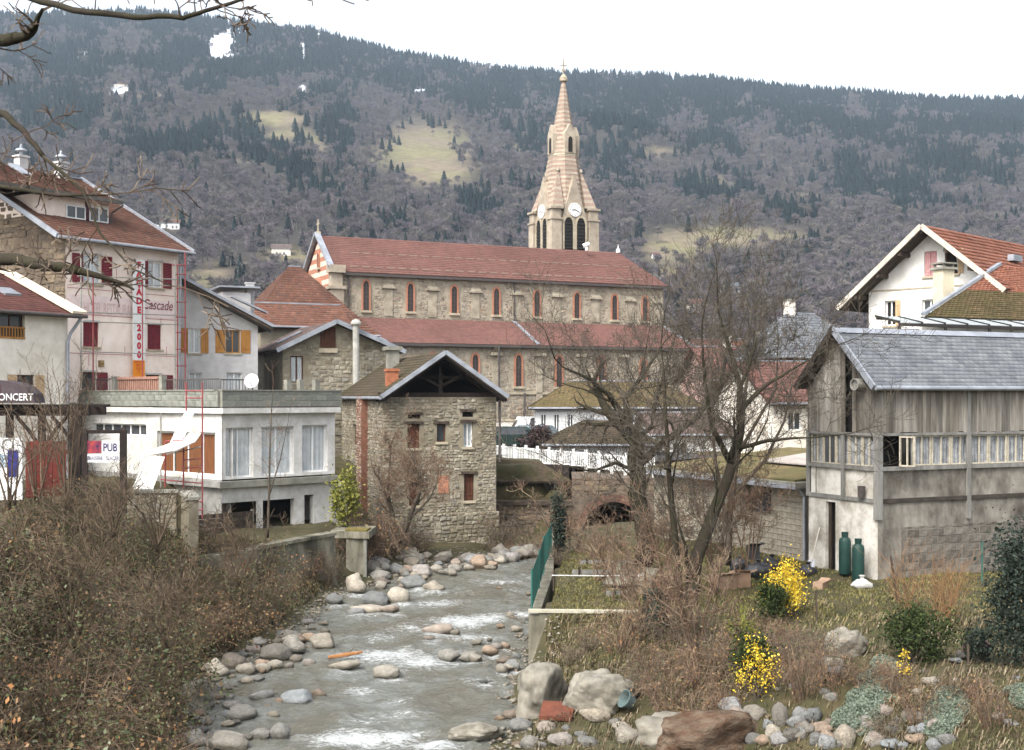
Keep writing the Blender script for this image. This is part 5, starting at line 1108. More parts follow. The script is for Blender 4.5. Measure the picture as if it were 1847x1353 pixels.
bm_part('parapet_slab', oldwood, bo, lambda b: b.box(0, xl - .003, -.25, .3, zL - .16, zL + .02))
sh = Fr(P(893, 880, 63.5).x, 63.5, -2, 2.2); so_ = sh.thing('lean_to_shed', 'small open shed with mossy low roof between mill and bridge', 'shed')
x1s = sh.x(1028); ze_ = sh.f(950, 868)[1]; zr2 = sh.f(950, 828, 2.4)[1]
rsh = roof(so_, oldwood, mossroof, [((-.2, -.6, ze_), (x1s + .1, -.6, ze_ + .05), (x1s - 1.6, 2.4, zr2 - .15), (-.2, 2.4, zr2))], row=.26, wid=.25, th=.1)
for px in (898, 925, 968, 1020): a = sh.x(px); bm_part('post', tm, so_, lambda b: b.box(a - .07, a + .07, 0, .14, -.3, ze_))
bm_part('back_wall', mat('shed_boards', C(70, 62, 56, .6), C(50, 44, 40, .6), 4, .9, .2, dirt=.3), so_, lambda b: b.box(0, x1s, 2.2, 2.3, -.3, zr2 - .3))
bm_part('brace', brownwood, so_, lambda b: b.beam((sh.x(935), .1, 0), (sh.x(952), .1, ze_ - .1), .1))
bm_part('sheet', white, so_, lambda b: b.beam((sh.x(894), -.3, ze_ - .45), (sh.x(918), -.3, ze_ - .15), .05, .2))
# road strip with white balustrade
road_m = mat('asphalt', (.055, .055, .057, 1), (.075, .073, .07, 1), 3, .9, .2, 30, dirt=.2)
rd_ = MB(); rd_.poly((7.5, 64.5, 3.95), (12, 70, 3.97), (2, 92, 3.97), (-9, 96, 3.97), (-6, 80, 3.97), (-1, 72, 3.95)); o = rd_.build('road', road_m); o['kind'] = 'structure'
fe = thing('white_fence', 'white balustrade fence along the road on the bridge', 'fence', (7.2, 62.2, 3.0))
f0, f1 = Vector((7.2, 62.2, 0)), Vector((-2.4, 74, 0)); n_ = 15
for i in range(n_ + 1):
    p = f0 + (f1 - f0) * i / n_; z0_ = 3.35 + .3 * i / n_
    bm_part('post', white, fe, lambda b: b.box(p.x - 7.2 - .08, p.x - 7.2 + .08, p.y - 62.2 - .08, p.y - 62.2 + .08, z0_ - 3.4, z0_ - 3 + 1.05))
    if i < n_:
        q = f0 + (f1 - f0) * (i + 1) / n_
        def pnl(b):
            for zz in (.12, .85): b.beam((p.x - 7.2, p.y - 62.2, z0_ - 3 + zz), (q.x - 7.2, q.y - 62.2, z0_ - 2.98 + zz), .07, .09)
            for k in range(1, 7): m = p + (q - p) * k / 7; b.box(m.x - 7.2 - .03, m.x - 7.2 + .03, m.y - 62.2 - .03, m.y - 62.2 + .03, z0_ - 3 + .12, z0_ - 3 + .85)
        bm_part('panel', white, fe, pnl)
# ------------------------------------------------------------------ right bank buildings
barnwood = mat('weathered_board', C(172, 166, 156, .74), C(118, 112, 104, .72), 5, .95, .6, 24, obj=.36, dirt=.5, dscale=1.1, stretch=(1, 1, .12), grime=(.60, .56, .50, 1))
barnpost = mat('grey_post', C(160, 158, 152, .75), C(130, 128, 122, .75), 6, .95, .4, 24, dirt=.3, stretch=(1, 1, .2))
slate = mat('grey_slate', None, C(120, 124, 134, .55), 2, .75, .2, 16, ramp=[C(142, 146, 150, .62), C(156, 160, 162, .62), C(126, 130, 136, .62), C(148, 152, 154, .62)], dirt=.3, dscale=.6)
limew = mat('flaking_limewash', C(230, 226, 216, .82), C(196, 190, 178, .8), 1.2, .95, .3, 14, dirt=.4, dscale=1.2, grime=(.6, .57, .52, 1))
barnrender = mat('stained_render', C(172, 166, 154, .72), C(112, 106, 98, .7), 1.4, .95, .5, 12, dirt=.6, dscale=1.1, grime=(.30, .28, .26, 1), stretch=(1, 1, .6))
barnblock = mat('stained_block', C(146, 140, 130, .68), C(106, 100, 92, .68), 2.5, .95, .6, 16, obj=.28, dirt=.5, dscale=1.2, grime=(.42, .39, .35, 1))
K = Fr((1583 - HX) / F * 37, 37, 25, 1.7); kb = K.thing('timber_barn', 'weathered grey timber barn with slate roof and lean glazed loft', 'barn')
GW = 3.25; LK = 12.0
def kz(py): return CAMZ + (HY - py) / F * 37 - K.z0
ze, zr = kz(697), K.sd(1512, 601)[1]; z_b = kz(782); z_s = kz(850); z_p = kz(908); zg = 0.0
# ground floor
go = []
a0 = K.sd(1507, 910)[0]; a1 = K.sd(1489, 910)[0]; go.append((a0, a1, 0.05, z_p - .12))
wall(kb, limew, left(0), 0, GW, -1.2, z_p, go, depth=.25, name='gable_ground_wall')
bm_part('door', oldwood, kb, lambda b: b.mbox(left(0), a0 + .35, a1, .05, z_p - .14, .12, .17), label='half open plank door'); bm_part('doorway', dark, kb, lambda b: b.mbox(left(0), a0, a1, .05, z_p - .14, .24, .245))
sw_ = wall(kb, barnrender, front(0), 0, LK, -1.5, z_p, depth=.1, name='side_ground_wall'); blocks(sw_, barnblock, front(0), .9, LK, .1, z_p - .75, (), .5, .25, seed=9, proud=.01)
# panel course
bm_part('gable_panel', limew, kb, lambda b: b.box(.03, .1, .08, GW - .08, z_p + .12, z_s)); bm_part('side_panel', barnrender, kb, lambda b: b.box(.1, LK, .03, .1, z_p + .12, z_s))
for z in (z_p, z_s): bm_part('sill_beam', barnpost, kb, lambda b: b.box(-.06, 0.1, -.02, GW + .03, z, z + .12)); bm_part('sill_beam', mat('dark_beam', C(84, 76, 68, .7), C(62, 56, 50, .7), 5, .9, .3, dirt=.3) if z == z_p else barnpost, kb, lambda b: b.box(.103, LK, -.06, .1, z, z + .12))
bm_part('top_beam', barnpost, kb, lambda b: b.box(-.06, .1, -.06, GW + .03, z_b - .08, z_b)); bm_part('top_beam', barnpost, kb, lambda b: b.box(.103, LK, -.06, .1, z_b - .08, z_b))
posts = [K.x(1745), K.x(1745) * 2.05, LK - .1]
bm_part('corner_post', barnpost, kb, lambda b: b.box(-.08, .12, -.1, .1, z_p - .5, z_b + .02))
for x_ in posts: bm_part('post', barnpost, kb, lambda b: b.box(x_ - .07, x_ + .07, -.09, -.004, z_p - .6, ze))
for y_ in (GW * .47, GW - .02): bm_part('post', barnpost, kb, lambda b: b.box(-.08, -.004, y_ - .06, y_ + .06, z_p, z_b))
# glazing: open sash, then curtained lights
cream_f = mat('flaking_cream_frame', C(214, 206, 186, .8), C(180, 170, 150, .8), 8, .9, .2, dirt=.3)
x_ = K.x(1647); n_ = 0
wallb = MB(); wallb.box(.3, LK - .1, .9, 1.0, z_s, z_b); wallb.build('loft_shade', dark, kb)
oldcur = mat('grey_net_curtain', (.40, .41, .42, 1), (.22, .23, .24, 1), 4, .95, .1, dirt=.35, dscale=3)
while x_ < LK - .6:
    wdt = .80 if n_ else .78
    if not any(abs(x_ + wdt / 2 - p) < .2 for p in posts) or True:
        window(kb, front(0), x_, x_ + wdt - .03, z_s + .13, z_b - .09, nx=2, d=.06, fw=.045, fm=cream_f, curtain=oldcur, bars=.022)
    x_ += wdt; n_ += 1
so2 = window(kb, lambda a, b, d: (.75 + d + .4 * a, -.1 - .5 * a, b), 0, .7, z_s + .13, z_b - .09, nx=2, d=.05, fw=.045, fm=cream_f, bars=.022, label='sash swung open into the room', pane=tg)
y_ = .1
for i in range(5): window(kb, left(0), y_, y_ + .58, z_s + .13, z_b - .09, nx=2, d=.05, fw=.03, fm=cream_f, curtain=oldcur if i != 3 else None, bars=.02); y_ += .61
# boards, gable: follow the rake; a gap stays open
def rake(y): return ze + (zr - ze) * (1 - abs(y - GW / 2) / (GW / 2)) - .06
yg0, yg1 = sorted((K.sd(1538, 700)[0], K.sd(1528, 700)[0]))
rr = random.Random(4); y_ = -.04
while y_ < GW:
    w_ = rr.uniform(.13, .2); y1 = min(y_ + w_, GW + .03); yc = (y_ + y1) / 2
    if not (yg0 - .03 < yc < yg1 + .02):
        d0 = rr.uniform(-.035, -.01); zt0, zt1 = rake(y_ + .005), rake(y1 - .005); zb0 = z_b + rr.uniform(-.04, .03)
        b = MB(); b.add([(d0, y_ + .006, zb0), (d0, y1 - .006, zb0), (d0, y1 - .006, zt1), (d0, y_ + .006, zt0), (d0 + .03, y_ + .006, zb0), (d0 + .03, y1 - .006, zb0), (d0 + .03, y1 - .006, zt1), (d0 + .03, y_ + .006, zt0)], [(0, 1, 2, 3), (7, 6, 5, 4), (0, 4, 5, 1), (1, 5, 6, 2), (2, 6, 7, 3), (3, 7, 4, 0)])
        b.build('plank', barnwood, kb)
    y_ = y1
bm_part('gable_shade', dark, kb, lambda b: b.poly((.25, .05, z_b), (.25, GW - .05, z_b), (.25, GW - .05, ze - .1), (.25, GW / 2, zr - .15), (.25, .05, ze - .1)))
x_ = 0.0
while x_ < LK:
    w_ = rr.uniform(.13, .24); d0 = rr.uniform(-.035, -.01); zb0 = z_b + rr.uniform(-.05, .03)
    bm_part('plank', barnwood, kb, lambda b: b.box(x_ + .006, min(x_ + w_, LK) - .006, d0, d0 + .03, zb0, ze + .05)); x_ += w_
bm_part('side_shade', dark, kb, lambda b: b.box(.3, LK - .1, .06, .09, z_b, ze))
wall(kb, barnrender, right(LK), 0, GW, -1, ze, depth=.1, name='end_wall'); wall(kb, barnrender, back(GW), 0, LK, -1, ze, depth=.1, name='rear_wall')
o_ = .24; sl = (zr - ze) / (GW / 2); xl_ = -.34
slopes = [((xl_, -o_, ze - sl * o_ + .25), (LK + .4, -o_, ze - sl * o_ + .25), (LK + .4, GW / 2, zr + .12), (xl_, GW / 2, zr + .12)), ((LK + .4, GW + o_, ze - sl * o_ + .25), (xl_, GW + o_, ze - sl * o_ + .25), (xl_, GW / 2, zr + .12), (LK + .4, GW / 2, zr + .12))]
rk = roof(kb, oldwood, slate, slopes, row=.17, wid=.22, lift=.014, th=.1)
bm_part('ridge_cap', zinc, rk, lambda b: b.add([(xl_ - .02, GW / 2 - .2, zr + .0), (xl_ - .02, GW / 2, zr + .17), (xl_ - .02, GW / 2 + .2, zr), (LK + .4, GW / 2 - .2, zr), (LK + .4, GW / 2, zr + .17), (LK + .4, GW / 2 + .2, zr)], [(0, 3, 4, 1), (1, 4, 5, 2), (0, 1, 2), (3, 5, 4)]))
for s_ in (0, 1):
    y0_, y1_ = (-o_, GW / 2) if s_ == 0 else (GW + o_, GW / 2)
    bm_part('barge_board', zinc if s_ == 0 else tm, rk, lambda b: b.beam((xl_ - .03, y0_, ze - sl * o_ + .22), (xl_ - .03, y1_, zr + .1), .07, .2))
bm_part('gutter', zinc, rk, lambda b: b.tube([(xl_, -o_ - .07, ze - sl * o_ + .2), (LK + .4, -o_ - .07, ze - sl * o_ + .2)], .075, 8))
yv, zv = K.sd(1545, 694, -.3); bm_part('vent_pipe', galv, kb, lambda b: (b.lathe([(.0, .08), (.16, .08), (.16, 0), (.19, 0), (.19, .5), (.16, .5)], (0, 0, 0), 16))).matrix_local = Matrix.Translation((-.4, yv, zv)) @ Matrix.Rotation(math.radians(90), 4, 'Y')
yv2, zv2 = K.sd(1560, 888); bm_part('letter_box', ironm, kb, lambda b: (b.box(-.2, -.07, yv2 - .1, yv2 + .1, zv2 - .15, zv2 + .2)))
# --- low block garage
ga = Fr((1452 - HX) / F * 41.2, 41.2, 25, 1.7); gao = ga.thing('block_garage', 'low grey block garage with flat mossy roof behind the bare trees', 'garage')
GL = ga.sd(1180, 850)[0]; zgr = ga.sd(1450, 880)[1]
q0 = ga.sd(1391, 928); q1 = ga.sd(1345, 873); gop = [(q0[0], q1[0], q0[1], q1[1])]
gb = wall(gao, mat('garage_mortar', C(150, 142, 126, .75), C(124, 118, 104, .75), 1.5, .95, .3, 12, dirt=.35), left(0), 0, GL, -.8, zgr, gop, depth=.25)
blocks(gb, mat('garage_block', C(176, 168, 150, .76), C(150, 142, 126, .76), 3, .95, .4, 24, obj=.1, dirt=.35, dscale=.7), left(0), 0, GL, -.1, zgr, gop, .5, .2, seed=12)
window(gao, left(0), *gop[0], nx=2, fm=ironm, d=.15)
wall(gao, barnrender, front(0), 0, 7, -.8, zgr, depth=.1, name='front_wall'); wall(gao, barnrender, back(GL), 0, 7, -.8, zgr, depth=.1, name='rear_wall')
gr_ = bm_part('roof', concrete, gao, lambda b: b.box(-.55, 7.2, -.2, GL + .3, zgr, zgr + .2))
bm_part('fascia', zinc, gr_, lambda b: b.box(-.62, -.553, -.25, GL + .3, zgr - .02, zgr + .12))
bm_part('moss_bed', mat('roof_moss', C(150, 130, 92, .6), C(112, 108, 62, .6), 1.2, 1, .7, 10, dirt=.4, dscale=.8), gr_, lambda b: b.slab([(-.3, .2, zgr + .26), (6.8, .2, zgr + .9), (6.8, GL, zgr + .9), (-.3, GL, zgr + .26)], .06))
bm_part('upper_sheet', mat('pale_sheet', C(196, 186, 176, .75), C(176, 166, 156, .75), 3, .8, .1, dirt=.25), gr_, lambda b: b.slab([(2.2, .1, zgr + .62), (5.5, .1, zgr + 1.0), (5.5, 5.5, zgr + 1.0), (2.2, 5.5, zgr + .62)], .05))
bm_part('downpipe', zinc, gao, lambda b: b.tube([(-.35, -.1, zgr), (-.12, -.1, zgr - .3), (-.12, -.1, -.5)], .05, 8))
# --- white house
wh = Fr((1803 - HX) / F * 55, 55, 44, 4.0); who = wh.thing('white_house', 'white house with wide eaves, pink shutters and orange tiled roof', 'house')
whit = mat('white_house_render', (.74, .73, .70, 1), (.64, .63, .60, 1), 1.5, .9, .15, 20, dirt=.2, dscale=.7, grime=(.78, .76, .72, 1))
Wd = wh.sd(1567, 560)[0]; zwe = wh.sd(1567, 520)[1] - .1; zwa = wh.sd(1685, 413)[1]
wv = []
for x0, x1, y0, y1 in ((1690, 1667, 452, 499), (1728, 1704, 448, 495), (1615, 1596, 542, 588), (1690, 1663, 539, 580)):
    a0, zt = wh.sd(x0, y0); a1, zb = wh.sd(x1, y1); wv.append((a0, a1, min(zt, zb), max(zt, zb)))
def wq(b):
    pass
zlow_ = zwe - 0.0
wall(who, whit, left(0), 0, Wd, -1, zwe, [q for q in wv if q[3] < zwe], depth=.25)
ya = Wd / 2
# upper gable with its two windows as an opening set
gz_ = max(q[3] for q in wv) + .05; fr_ = (zwa - gz_) / (zwa - zwe); hw = Wd / 2 * fr_
up = [q for q in wv if q[3] > zwe]; mn, mxx = min(q[0] for q in up) - .0, max(q[1] for q in up) + .0
def upw(b):
    zb = min(q[2] for q in up); f2 = (zwa - zb) / (zwa - zwe) * Wd / 2
    b.poly((0, 0, zwe), (0, Wd, zwe), (0, ya + f2, zb), (0, ya - f2, zb)); b.poly((0, ya - hw, gz_), (0, ya + hw, gz_), (0, ya, zwa))
    xs = sorted([q[0] for q in up] + [q[1] for q in up])
    b.poly((0, ya - f2, zb), (0, xs[0], zb), (0, xs[0], gz_), (0, ya - hw, gz_)); b.poly((0, xs[1], zb), (0, xs[2], zb), (0, xs[2], gz_), (0, xs[1], gz_)); b.poly((0, xs[3], zb), (0, ya + f2, zb), (0, ya + hw, gz_), (0, xs[3], gz_))
    for q in up:
        b.poly((0, q[0], q[3]), (0, q[1], q[3]), (0, q[1], gz_), (0, q[0], gz_)); b.poly((0, q[0], zb), (0, q[1], zb), (0, q[1], q[2]), (0, q[0], q[2]))
        for p_, r_ in (((q[0], q[2]), (q[1], q[2])), ((q[1], q[2]), (q[1], q[3])), ((q[1], q[3]), (q[0], q[3])), ((q[0], q[3]), (q[0], q[2]))): b.poly((0, p_[0], p_[1]), (0, r_[0], r_[1]), (.25, r_[0], r_[1]), (.25, p_[0], p_[1]))
bm_part('gable_wall', whit, who, upw)
for i, q in enumerate(wv): window(who, left(0), *q, nx=1 if i == 1 else 2, fm=white if i != 1 else brownwood, d=.2, sill=stone_sill, pane=dark if i in (1, 2) else None)
pinksh = mat('pink_shutter', C(206, 158, 156, .8), C(186, 138, 138, .8), 5, .8, .1, dirt=.2)
q = wv[0]; shutter(who, left(.06), q[0] + .02, (q[0] + q[1]) / 2 - .01, q[2], q[3], pinksh, d=-.03, boards=3); shutter(who, left(.06), (q[0] + q[1]) / 2 + .01, q[1] - .02, q[2], q[3], pinksh, d=-.03, boards=3)
bm_part('string_line', stone_sill, who, lambda b: b.box(-.03, -.004, 0, Wd, zwe - .1, zwe - .03))
for i in (1, 2): q = wv[i]; shutter(who, left(0), q[0] - .28, q[0] - .02, q[2], q[3], tansh, boards=2)
wall(who, whit, front(0), 0, 11, -1, zwe, depth=.1, name='side_wall')
otile = mat('orange_roof_tile', None, C(180, 110, 80, .6), 2, .85, .2, 18, ramp=[C(190, 128, 102, .56), C(174, 114, 92, .56), C(198, 138, 114, .56), C(162, 110, 94, .56)], dirt=.25)
slp = (zwa - zwe) / (Wd / 2); ovl = 1.15
wro = roof(who, oldwood, otile, [((-1.0, -ovl * .6, zwe - slp * ovl * .6 + .12), (11, -ovl * .6, zwe - slp * ovl * .6 + .12), (11, ya, zwa + .12), (-1.0, ya, zwa + .12)), ((11, Wd + ovl, zwe - slp * ovl + .12), (-1.0, Wd + ovl, zwe - slp * ovl + .12), (-1.0, ya, zwa + .12), (11, ya, zwa + .12))], row=.33, wid=.24, lift=.05, th=.2)
bm_part('barge_board', mat('pale_board', C(214, 206, 192, .8), C(190, 182, 168, .8), 4, .8, .1, dirt=.2), wro, lambda b: b.beam((-1.03, Wd + ovl, zwe - slp * ovl + .04), (-1.03, ya, zwa + .06), .06, .24)); bm_part('barge_board', mat('pale_board', None), wro, lambda b: b.beam((-1.03, -ovl * .6, zwe - slp * ovl * .6 + .04), (-1.03, ya, zwa + .06), .06, .24))
for f in (.0, .33, .66, 1.0):
    for s_ in (-1, 1):
        y_ = ya + s_ * f * (Wd / 2 + .2); bm_part('purlin', oldwood, wro, lambda b: b.box(-.95, .0, y_ - .08, y_ + .08, zwa - slp * abs(y_ - ya) - .3, zwa - slp * abs(y_ - ya) - .12))
bm_part('roof_vent', zinc, wro, lambda b: b.box(4.2, 5.2, 1.2, 1.5, zwa - 1.3, zwa - 1.0))
# annexe with conservatory in front of it
an = Fr((1668 - HX) / F * 50, 50, 25, 5.0); ano = an.thing('annexe', 'annexe with part mossy tiled roof and glass lean-to below the white house', 'building')
zt1 = an.f(1672, 571)[1]; R0 = Vector((an.loc(P(1806, 480, 56)))); mid = an.loc(P(1730, 530, 53))
za0, za1 = an.f(1840, 568)[1], R0.z
mossy = mat('mossy_tile', None, C(120, 112, 70, .55), 1.5, .95, .3, 14, ramp=[C(128, 110, 80, .58), C(110, 98, 66, .58), C(140, 118, 86, .58)], dirt=.3)
e0 = Vector((0, 0, zt1)); e1 = Vector((9, 0, zt1)); t0 = Vector((R0.x, R0.y, R0.z)); t1 = Vector((9, R0.y, R0.z)); m0 = e0.lerp(t0, .5); m1 = e1.lerp(t1, .5)
aro = bm_part('roof', oldwood, ano, lambda b: b.slab([e0, e1, t1, t0], .12)); tiles(aro, mossy, e0, e1, m1, m0, .3, .24, .04, 5); tiles(aro, otile, m0, m1, t1, t0, .3, .24, .04, 6)
bm_part('wall', whit, ano, lambda b: b.box(.4, 9, .6, .7, -1.5, zt1 + .1)); bm_part('end_wall', whit, ano, lambda b: b.poly((.4, .6, -1.5), (.4, .6, zt1), (R0.x + .2, R0.y, R0.z - .2), (R0.x + .2, R0.y, -1.5)))
bm_part('verge', zinc, aro, lambda b: b.beam(e0 + Vector((-.1, 0, .1)), t0 + Vector((-.1, 0, .1)), .2, .12))
glr = mat('roof_glazing', C(206, 214, 216, .8), C(188, 198, 200, .8), 2, .25, .02, dirt=.2, spec=.6); dfr = mat('dark_frame', C(70, 66, 62, .7), C(58, 54, 50, .7), 4, .6, .1)
zg0 = an.f(1640, 583, -1.6)[1]; xg = an.x(1622, -1.6)
ngl = 10; cons = bm_part('conservatory', dfr, ano, lambda b: (b.box(xg, 9, -1.65, -1.55, zg0 - .12, zg0), b.box(xg + .3, 9, -.06, .04, zt1 - .2, zt1 - .06)))
for i in range(ngl):
    x0_, x1_ = xg + (9 - xg) * i / ngl, xg + (9 - xg) * (i + 1) / ngl
    bm_part('glazing_bar', dfr, cons, lambda b: b.beam((x0_, -1.6, zg0 + .03), (x0_ + .25, 0, zt1 - .06), .07, .09)); bm_part('pane', glr, cons, lambda b: b.slab([(x0_ + .06, -1.58, zg0 + .03), (x1_ - .06, -1.58, zg0 + .03), (x1_ + .19, -.02, zt1 - .05), (x0_ + .31, -.02, zt1 - .05)], .02))
    if i % 2 == 0: bm_part('post', dfr, cons, lambda b: b.box(x0_ - .06, x0_ + .06, -1.64, -1.56, -1.5, zg0 - .12))
    bm_part('pane', tg, cons, lambda b: b.box(x0_ + .08, x1_ - .08, -1.61, -1.6, -1.2, zg0 - .14))
bm_part('curtain', mat('amber_curtain', C(196, 160, 116, .7), C(170, 134, 92, .7), 3, .9, .1, dirt=.3), cons, lambda b: b.box(xg + .15, xg + 1.3, -1.3, -1.27, -1.4, zg0 - .2))
bm_part('low_wall', mat('red_patchy_render', C(206, 180, 164, .8), C(180, 130, 112, .8), 2, .9, .2, dirt=.3), ano, lambda b: b.box(xg - 2.6, 9, -1.9, -1.7, -2.5, -.9))
cm = an.loc(P(1702, 545, 53)); cz0 = an.loc(P(1702, 487, 53)).z
cho = bm_part('chimney', mat('chimney_render', C(222, 212, 184, .8), C(204, 192, 166, .8), 3, .9, .1, dirt=.2), aro, lambda b: b.box(cm.x - .32, cm.x + .32, cm.y - .3, cm.y + .3, cm.z - .6, cz0)); bm_part('chimney_cap', concrete, cho, lambda b: (b.box(cm.x - .42, cm.x + .42, cm.y - .4, cm.y + .4, cz0, cz0 + .1), b.box(cm.x - .4, cm.x + .4, cm.y - .38, cm.y + .38, cz0 + .24, cz0 + .3), b.box(cm.x - .3, cm.x - .22, cm.y - .3, cm.y - .22, cz0 + .1, cz0 + .24), b.box(cm.x + .22, cm.x + .3, cm.y - .3, cm.y - .22, cz0 + .1, cz0 + .24), b.box(cm.x - .3, cm.x - .22, cm.y + .22, cm.y + .3, cz0 + .1, cz0 + .24), b.box(cm.x + .22, cm.x + .3, cm.y + .22, cm.y + .3, cz0 + .1, cz0 + .24)))

# ------------------------------------------------------------------ houses further back
def house(label, px, py, D, w_, d_, h, rise, deg, wm_, tm_, wins=(), hip=0.0, name='house', group=None, chim=False, shut=None, zb=None):
    """px,py: foot of the near left corner"""
    p = P(px, py, D); f = Fr(p.x, p.y, deg, p.z if zb is None else zb); o = f.thing(name, label, 'house', group)
    wall(o, wm_, front(0), 0, w_, -1.5, h, wins, depth=.15); wall(o, wm_, left(0), 0, d_, -1.5, h, depth=.1, gable=None if hip else (d_ / 2, h + rise), name='gable_wall'); wall(o, wm_, right(w_), 0, d_, -1.5, h, depth=.1, gable=None if hip else (d_ / 2, h + rise), name='gable_wall'); wall(o, wm_, back(d_), 0, w_, -1.5, h, depth=.1)
    for q in wins:
        window(o, front(0), *q, nx=2, d=.1)
        if shut: shutter(o, front(0), q[0] - .45, q[0] - .03, q[2], q[3], shut, boards=3); shutter(o, front(0), q[1] + .03, q[1] + .45, q[2], q[3], shut, boards=3)
    v = .5; sl_ = rise / (d_ / 2); z0 = h - sl_ * v + .12; zt = h + rise + .12; a, b_ = (hip, w_ - hip) if hip else (-v, w_ + v)
    S_ = [((-v, -v, z0), (w_ + v, -v, z0), (b_, d_ / 2, zt), (a, d_ / 2, zt)), ((w_ + v, d_ + v, z0), (-v, d_ + v, z0), (a, d_ / 2, zt), (b_, d_ / 2, zt))]
    if hip: S_ += [((-v, d_ + v, z0), (-v, -v, z0), (a, d_ / 2, zt), (a, d_ / 2 + .01, zt)), ((w_ + v, -v, z0), (w_ + v, d_ + v, z0), (b_, d_ / 2 + .01, zt), (b_, d_ / 2, zt))]
    mb = MB()
    for q in S_: mb.slab(q if (Vector(q[2]) - Vector(q[3])).length > .05 else q[:3], .14)
    r_ = mb.build('roof', deck, o)
    for i, q in enumerate(S_): tiles(r_, tm_, *q, row=.36, wid=.3, lift=.04, seed=i + int(px))
    bm_part('ridge', zinc, r_, lambda b: b.box(a, b_, d_ / 2 - .12, d_ / 2 + .12, zt - .02, zt + .07))
    bm_part('gutter', zinc, r_, lambda b: b.tube([(-v, -v - .06, z0), (w_ + v, -v - .06, z0)], .07, 6))
    if chim: c_ = bm_part('chimney', cream2, r_, lambda b: b.box(w_ * .3, w_ * .3 + .6, d_ / 2 - .3, d_ / 2 + .3, zt - .5, zt + .9)); bm_part('chimney_cap', concrete, c_, lambda b: b.box(w_ * .3 - .08, w_ * .3 + .68, d_ / 2 - .38, d_ / 2 + .38, zt + .9, zt + 1.0))
    return o
W3 = lambda n_, h0, h1, w_, s0, st: [(s0 + i * st, s0 + i * st + w_, h0, h1) for i in range(n_)]
pinkw = mat('pink_render', C(214, 180, 168, .78), C(196, 160, 148, .78), 2, .9, .1, dirt=.2)
dgreen = mat('dark_green_shutter', C(46, 70, 66, .7), C(40, 60, 56, .7), 4, .7, .1, dirt=.1)
house('white bungalow with three narrow dark green shutters below the church wall', 966, 815, 84, 11.5, 8, 3.1, 1.7, 0, white, mossy, [(.35, .75, .9, 2.6), (1.25, 1.65, .9, 2.6), (2.2, 2.6, .9, 2.6)], hip=2.6, name='bungalow')
house('low white garage house with mossy hipped roof behind the white fence', 992, 848, 71, 6.2, 6, 1.55, 1.2, 0, white, mossroof, [(4.6, 5.8, .0, .7)], hip=2.2, name='bungalow')
house('white bungalow with a ribbed pale roof right of the large bare tree', 1185, 850, 78, 5, 6, 2.4, 1.2, 5, white, slate_br, [(1, 2, .8, 1.8)], hip=0, name='bungalow')
house('house with grey hipped roof and stone gable behind the timber barn', 1442, 780, 84, 6.5, 8, 5.4, 3.0, 25, mills, slate, [(1.2, 2.2, 2.4, 3.8)], hip=2.0, chim=True)
house('low house with broad red roof just left of the timber barn', 1395, 800, 74, 6.5, 8, 2.6, 2.4, 18, cream2, rtile, [(1, 1.9, .8, 1.9), (3.5, 4.4, .8, 1.9)])
house('pink house with red roof seen through the bare tree crowns', 1285, 790, 98, 8, 8, 4.8, 2.6, 10, pinkw, rtile, W3(3, 2.6, 4.0, .9, 1.0, 2.3) + W3(3, .4, 1.6, .9, 1.0, 2.3), chim=True)
house('cream house with orange roof seen through the bare tree crowns', 1365, 790, 112, 8, 8, 6.2, 2.8, 20, cream2, otile, W3(3, 3.6, 5.0, .9, 1.0, 2.3), chim=True, shut=redsh)
house('brown house beyond the church end', 1226, 780, 126, 9, 8, 7.0, 2.8, 12, brownstone, rtile, W3(3, 4.0, 5.4, .9, 1.0, 2.6))
house('large house with steep hipped red roof left of the church front', 452, 690, 96, 10, 12, 4.2, 5.6, 24, cream2, tileA, [], hip=4.5)
house('long low house with plain red roof below the church front', 470, 690, 84, 6, 6, 4.0, 1.6, 24, mills, tileA, [])
# on the hillside
def hz_(px, D): return float(hill(np.array([px]), np.array([D]))[0])
def solveD(px, py):
    Ds = np.linspace(310, 1990, 1500); zz = hill(np.full(1500, float(px)), Ds); yy = HY - (zz - CAMZ) / Ds * F
    return float(Ds[np.argmax(yy < py)])
for lab, px, py, w_, d_, h, rise, wm_, t_ in (('cream chalet on the slope above the stone gable house', 490, 462, 9, 8, 4.5, 2.2, cream2, slate_br), ('white villa with dark roof on the slope above the grey house', 280, 412, 9, 8, 4.0, 2.2, white, slate_br),
     ('small second white villa next to the dark roofed villa', 306, 414, 5, 6, 4.4, 1.6, white, tileA), ('tiny white cottage with red roof right of the church tower', 1179, 468, 3.4, 4, 3.2, 1.4, white, rtile),
     ('pale house far up the slope right of the meadow', 882, 277, 13, 9, 4.5, 2.2, white, slate), ('small pale barn among trees left of the white house', 1540, 452, 6, 5, 4, 2.2, cream2, slate_br), ('small farmhouse high on the slope beside a snow patch', 205, 158, 14, 9, 5, 3, cream2, tileA),
     ('white building among the trees behind the pink house', 1310, 528, 7, 6, 4, 1.6, white, slate), ('low pale farm at the foot of the slope behind the tall trees', 1245, 560, 9, 6, 3.5, 2, cream2, rtile)):
    D = solveD(px, py); p = P(px, py, D); house(lab, px, py, D, w_, d_, h, rise, 12, wm_, t_, W3(2, 1.0, 2.6, 1.1, w_ * .2, w_ * .4), name='hillside_house', zb=p.z - .5)
D = solveD(575, 80); p = P(575, 92, D); mast = thing('radio_mast', 'thin lattice radio mast on the mountain crest', 'mast', (p.x, p.y, p.z - 4))
hgt = 44
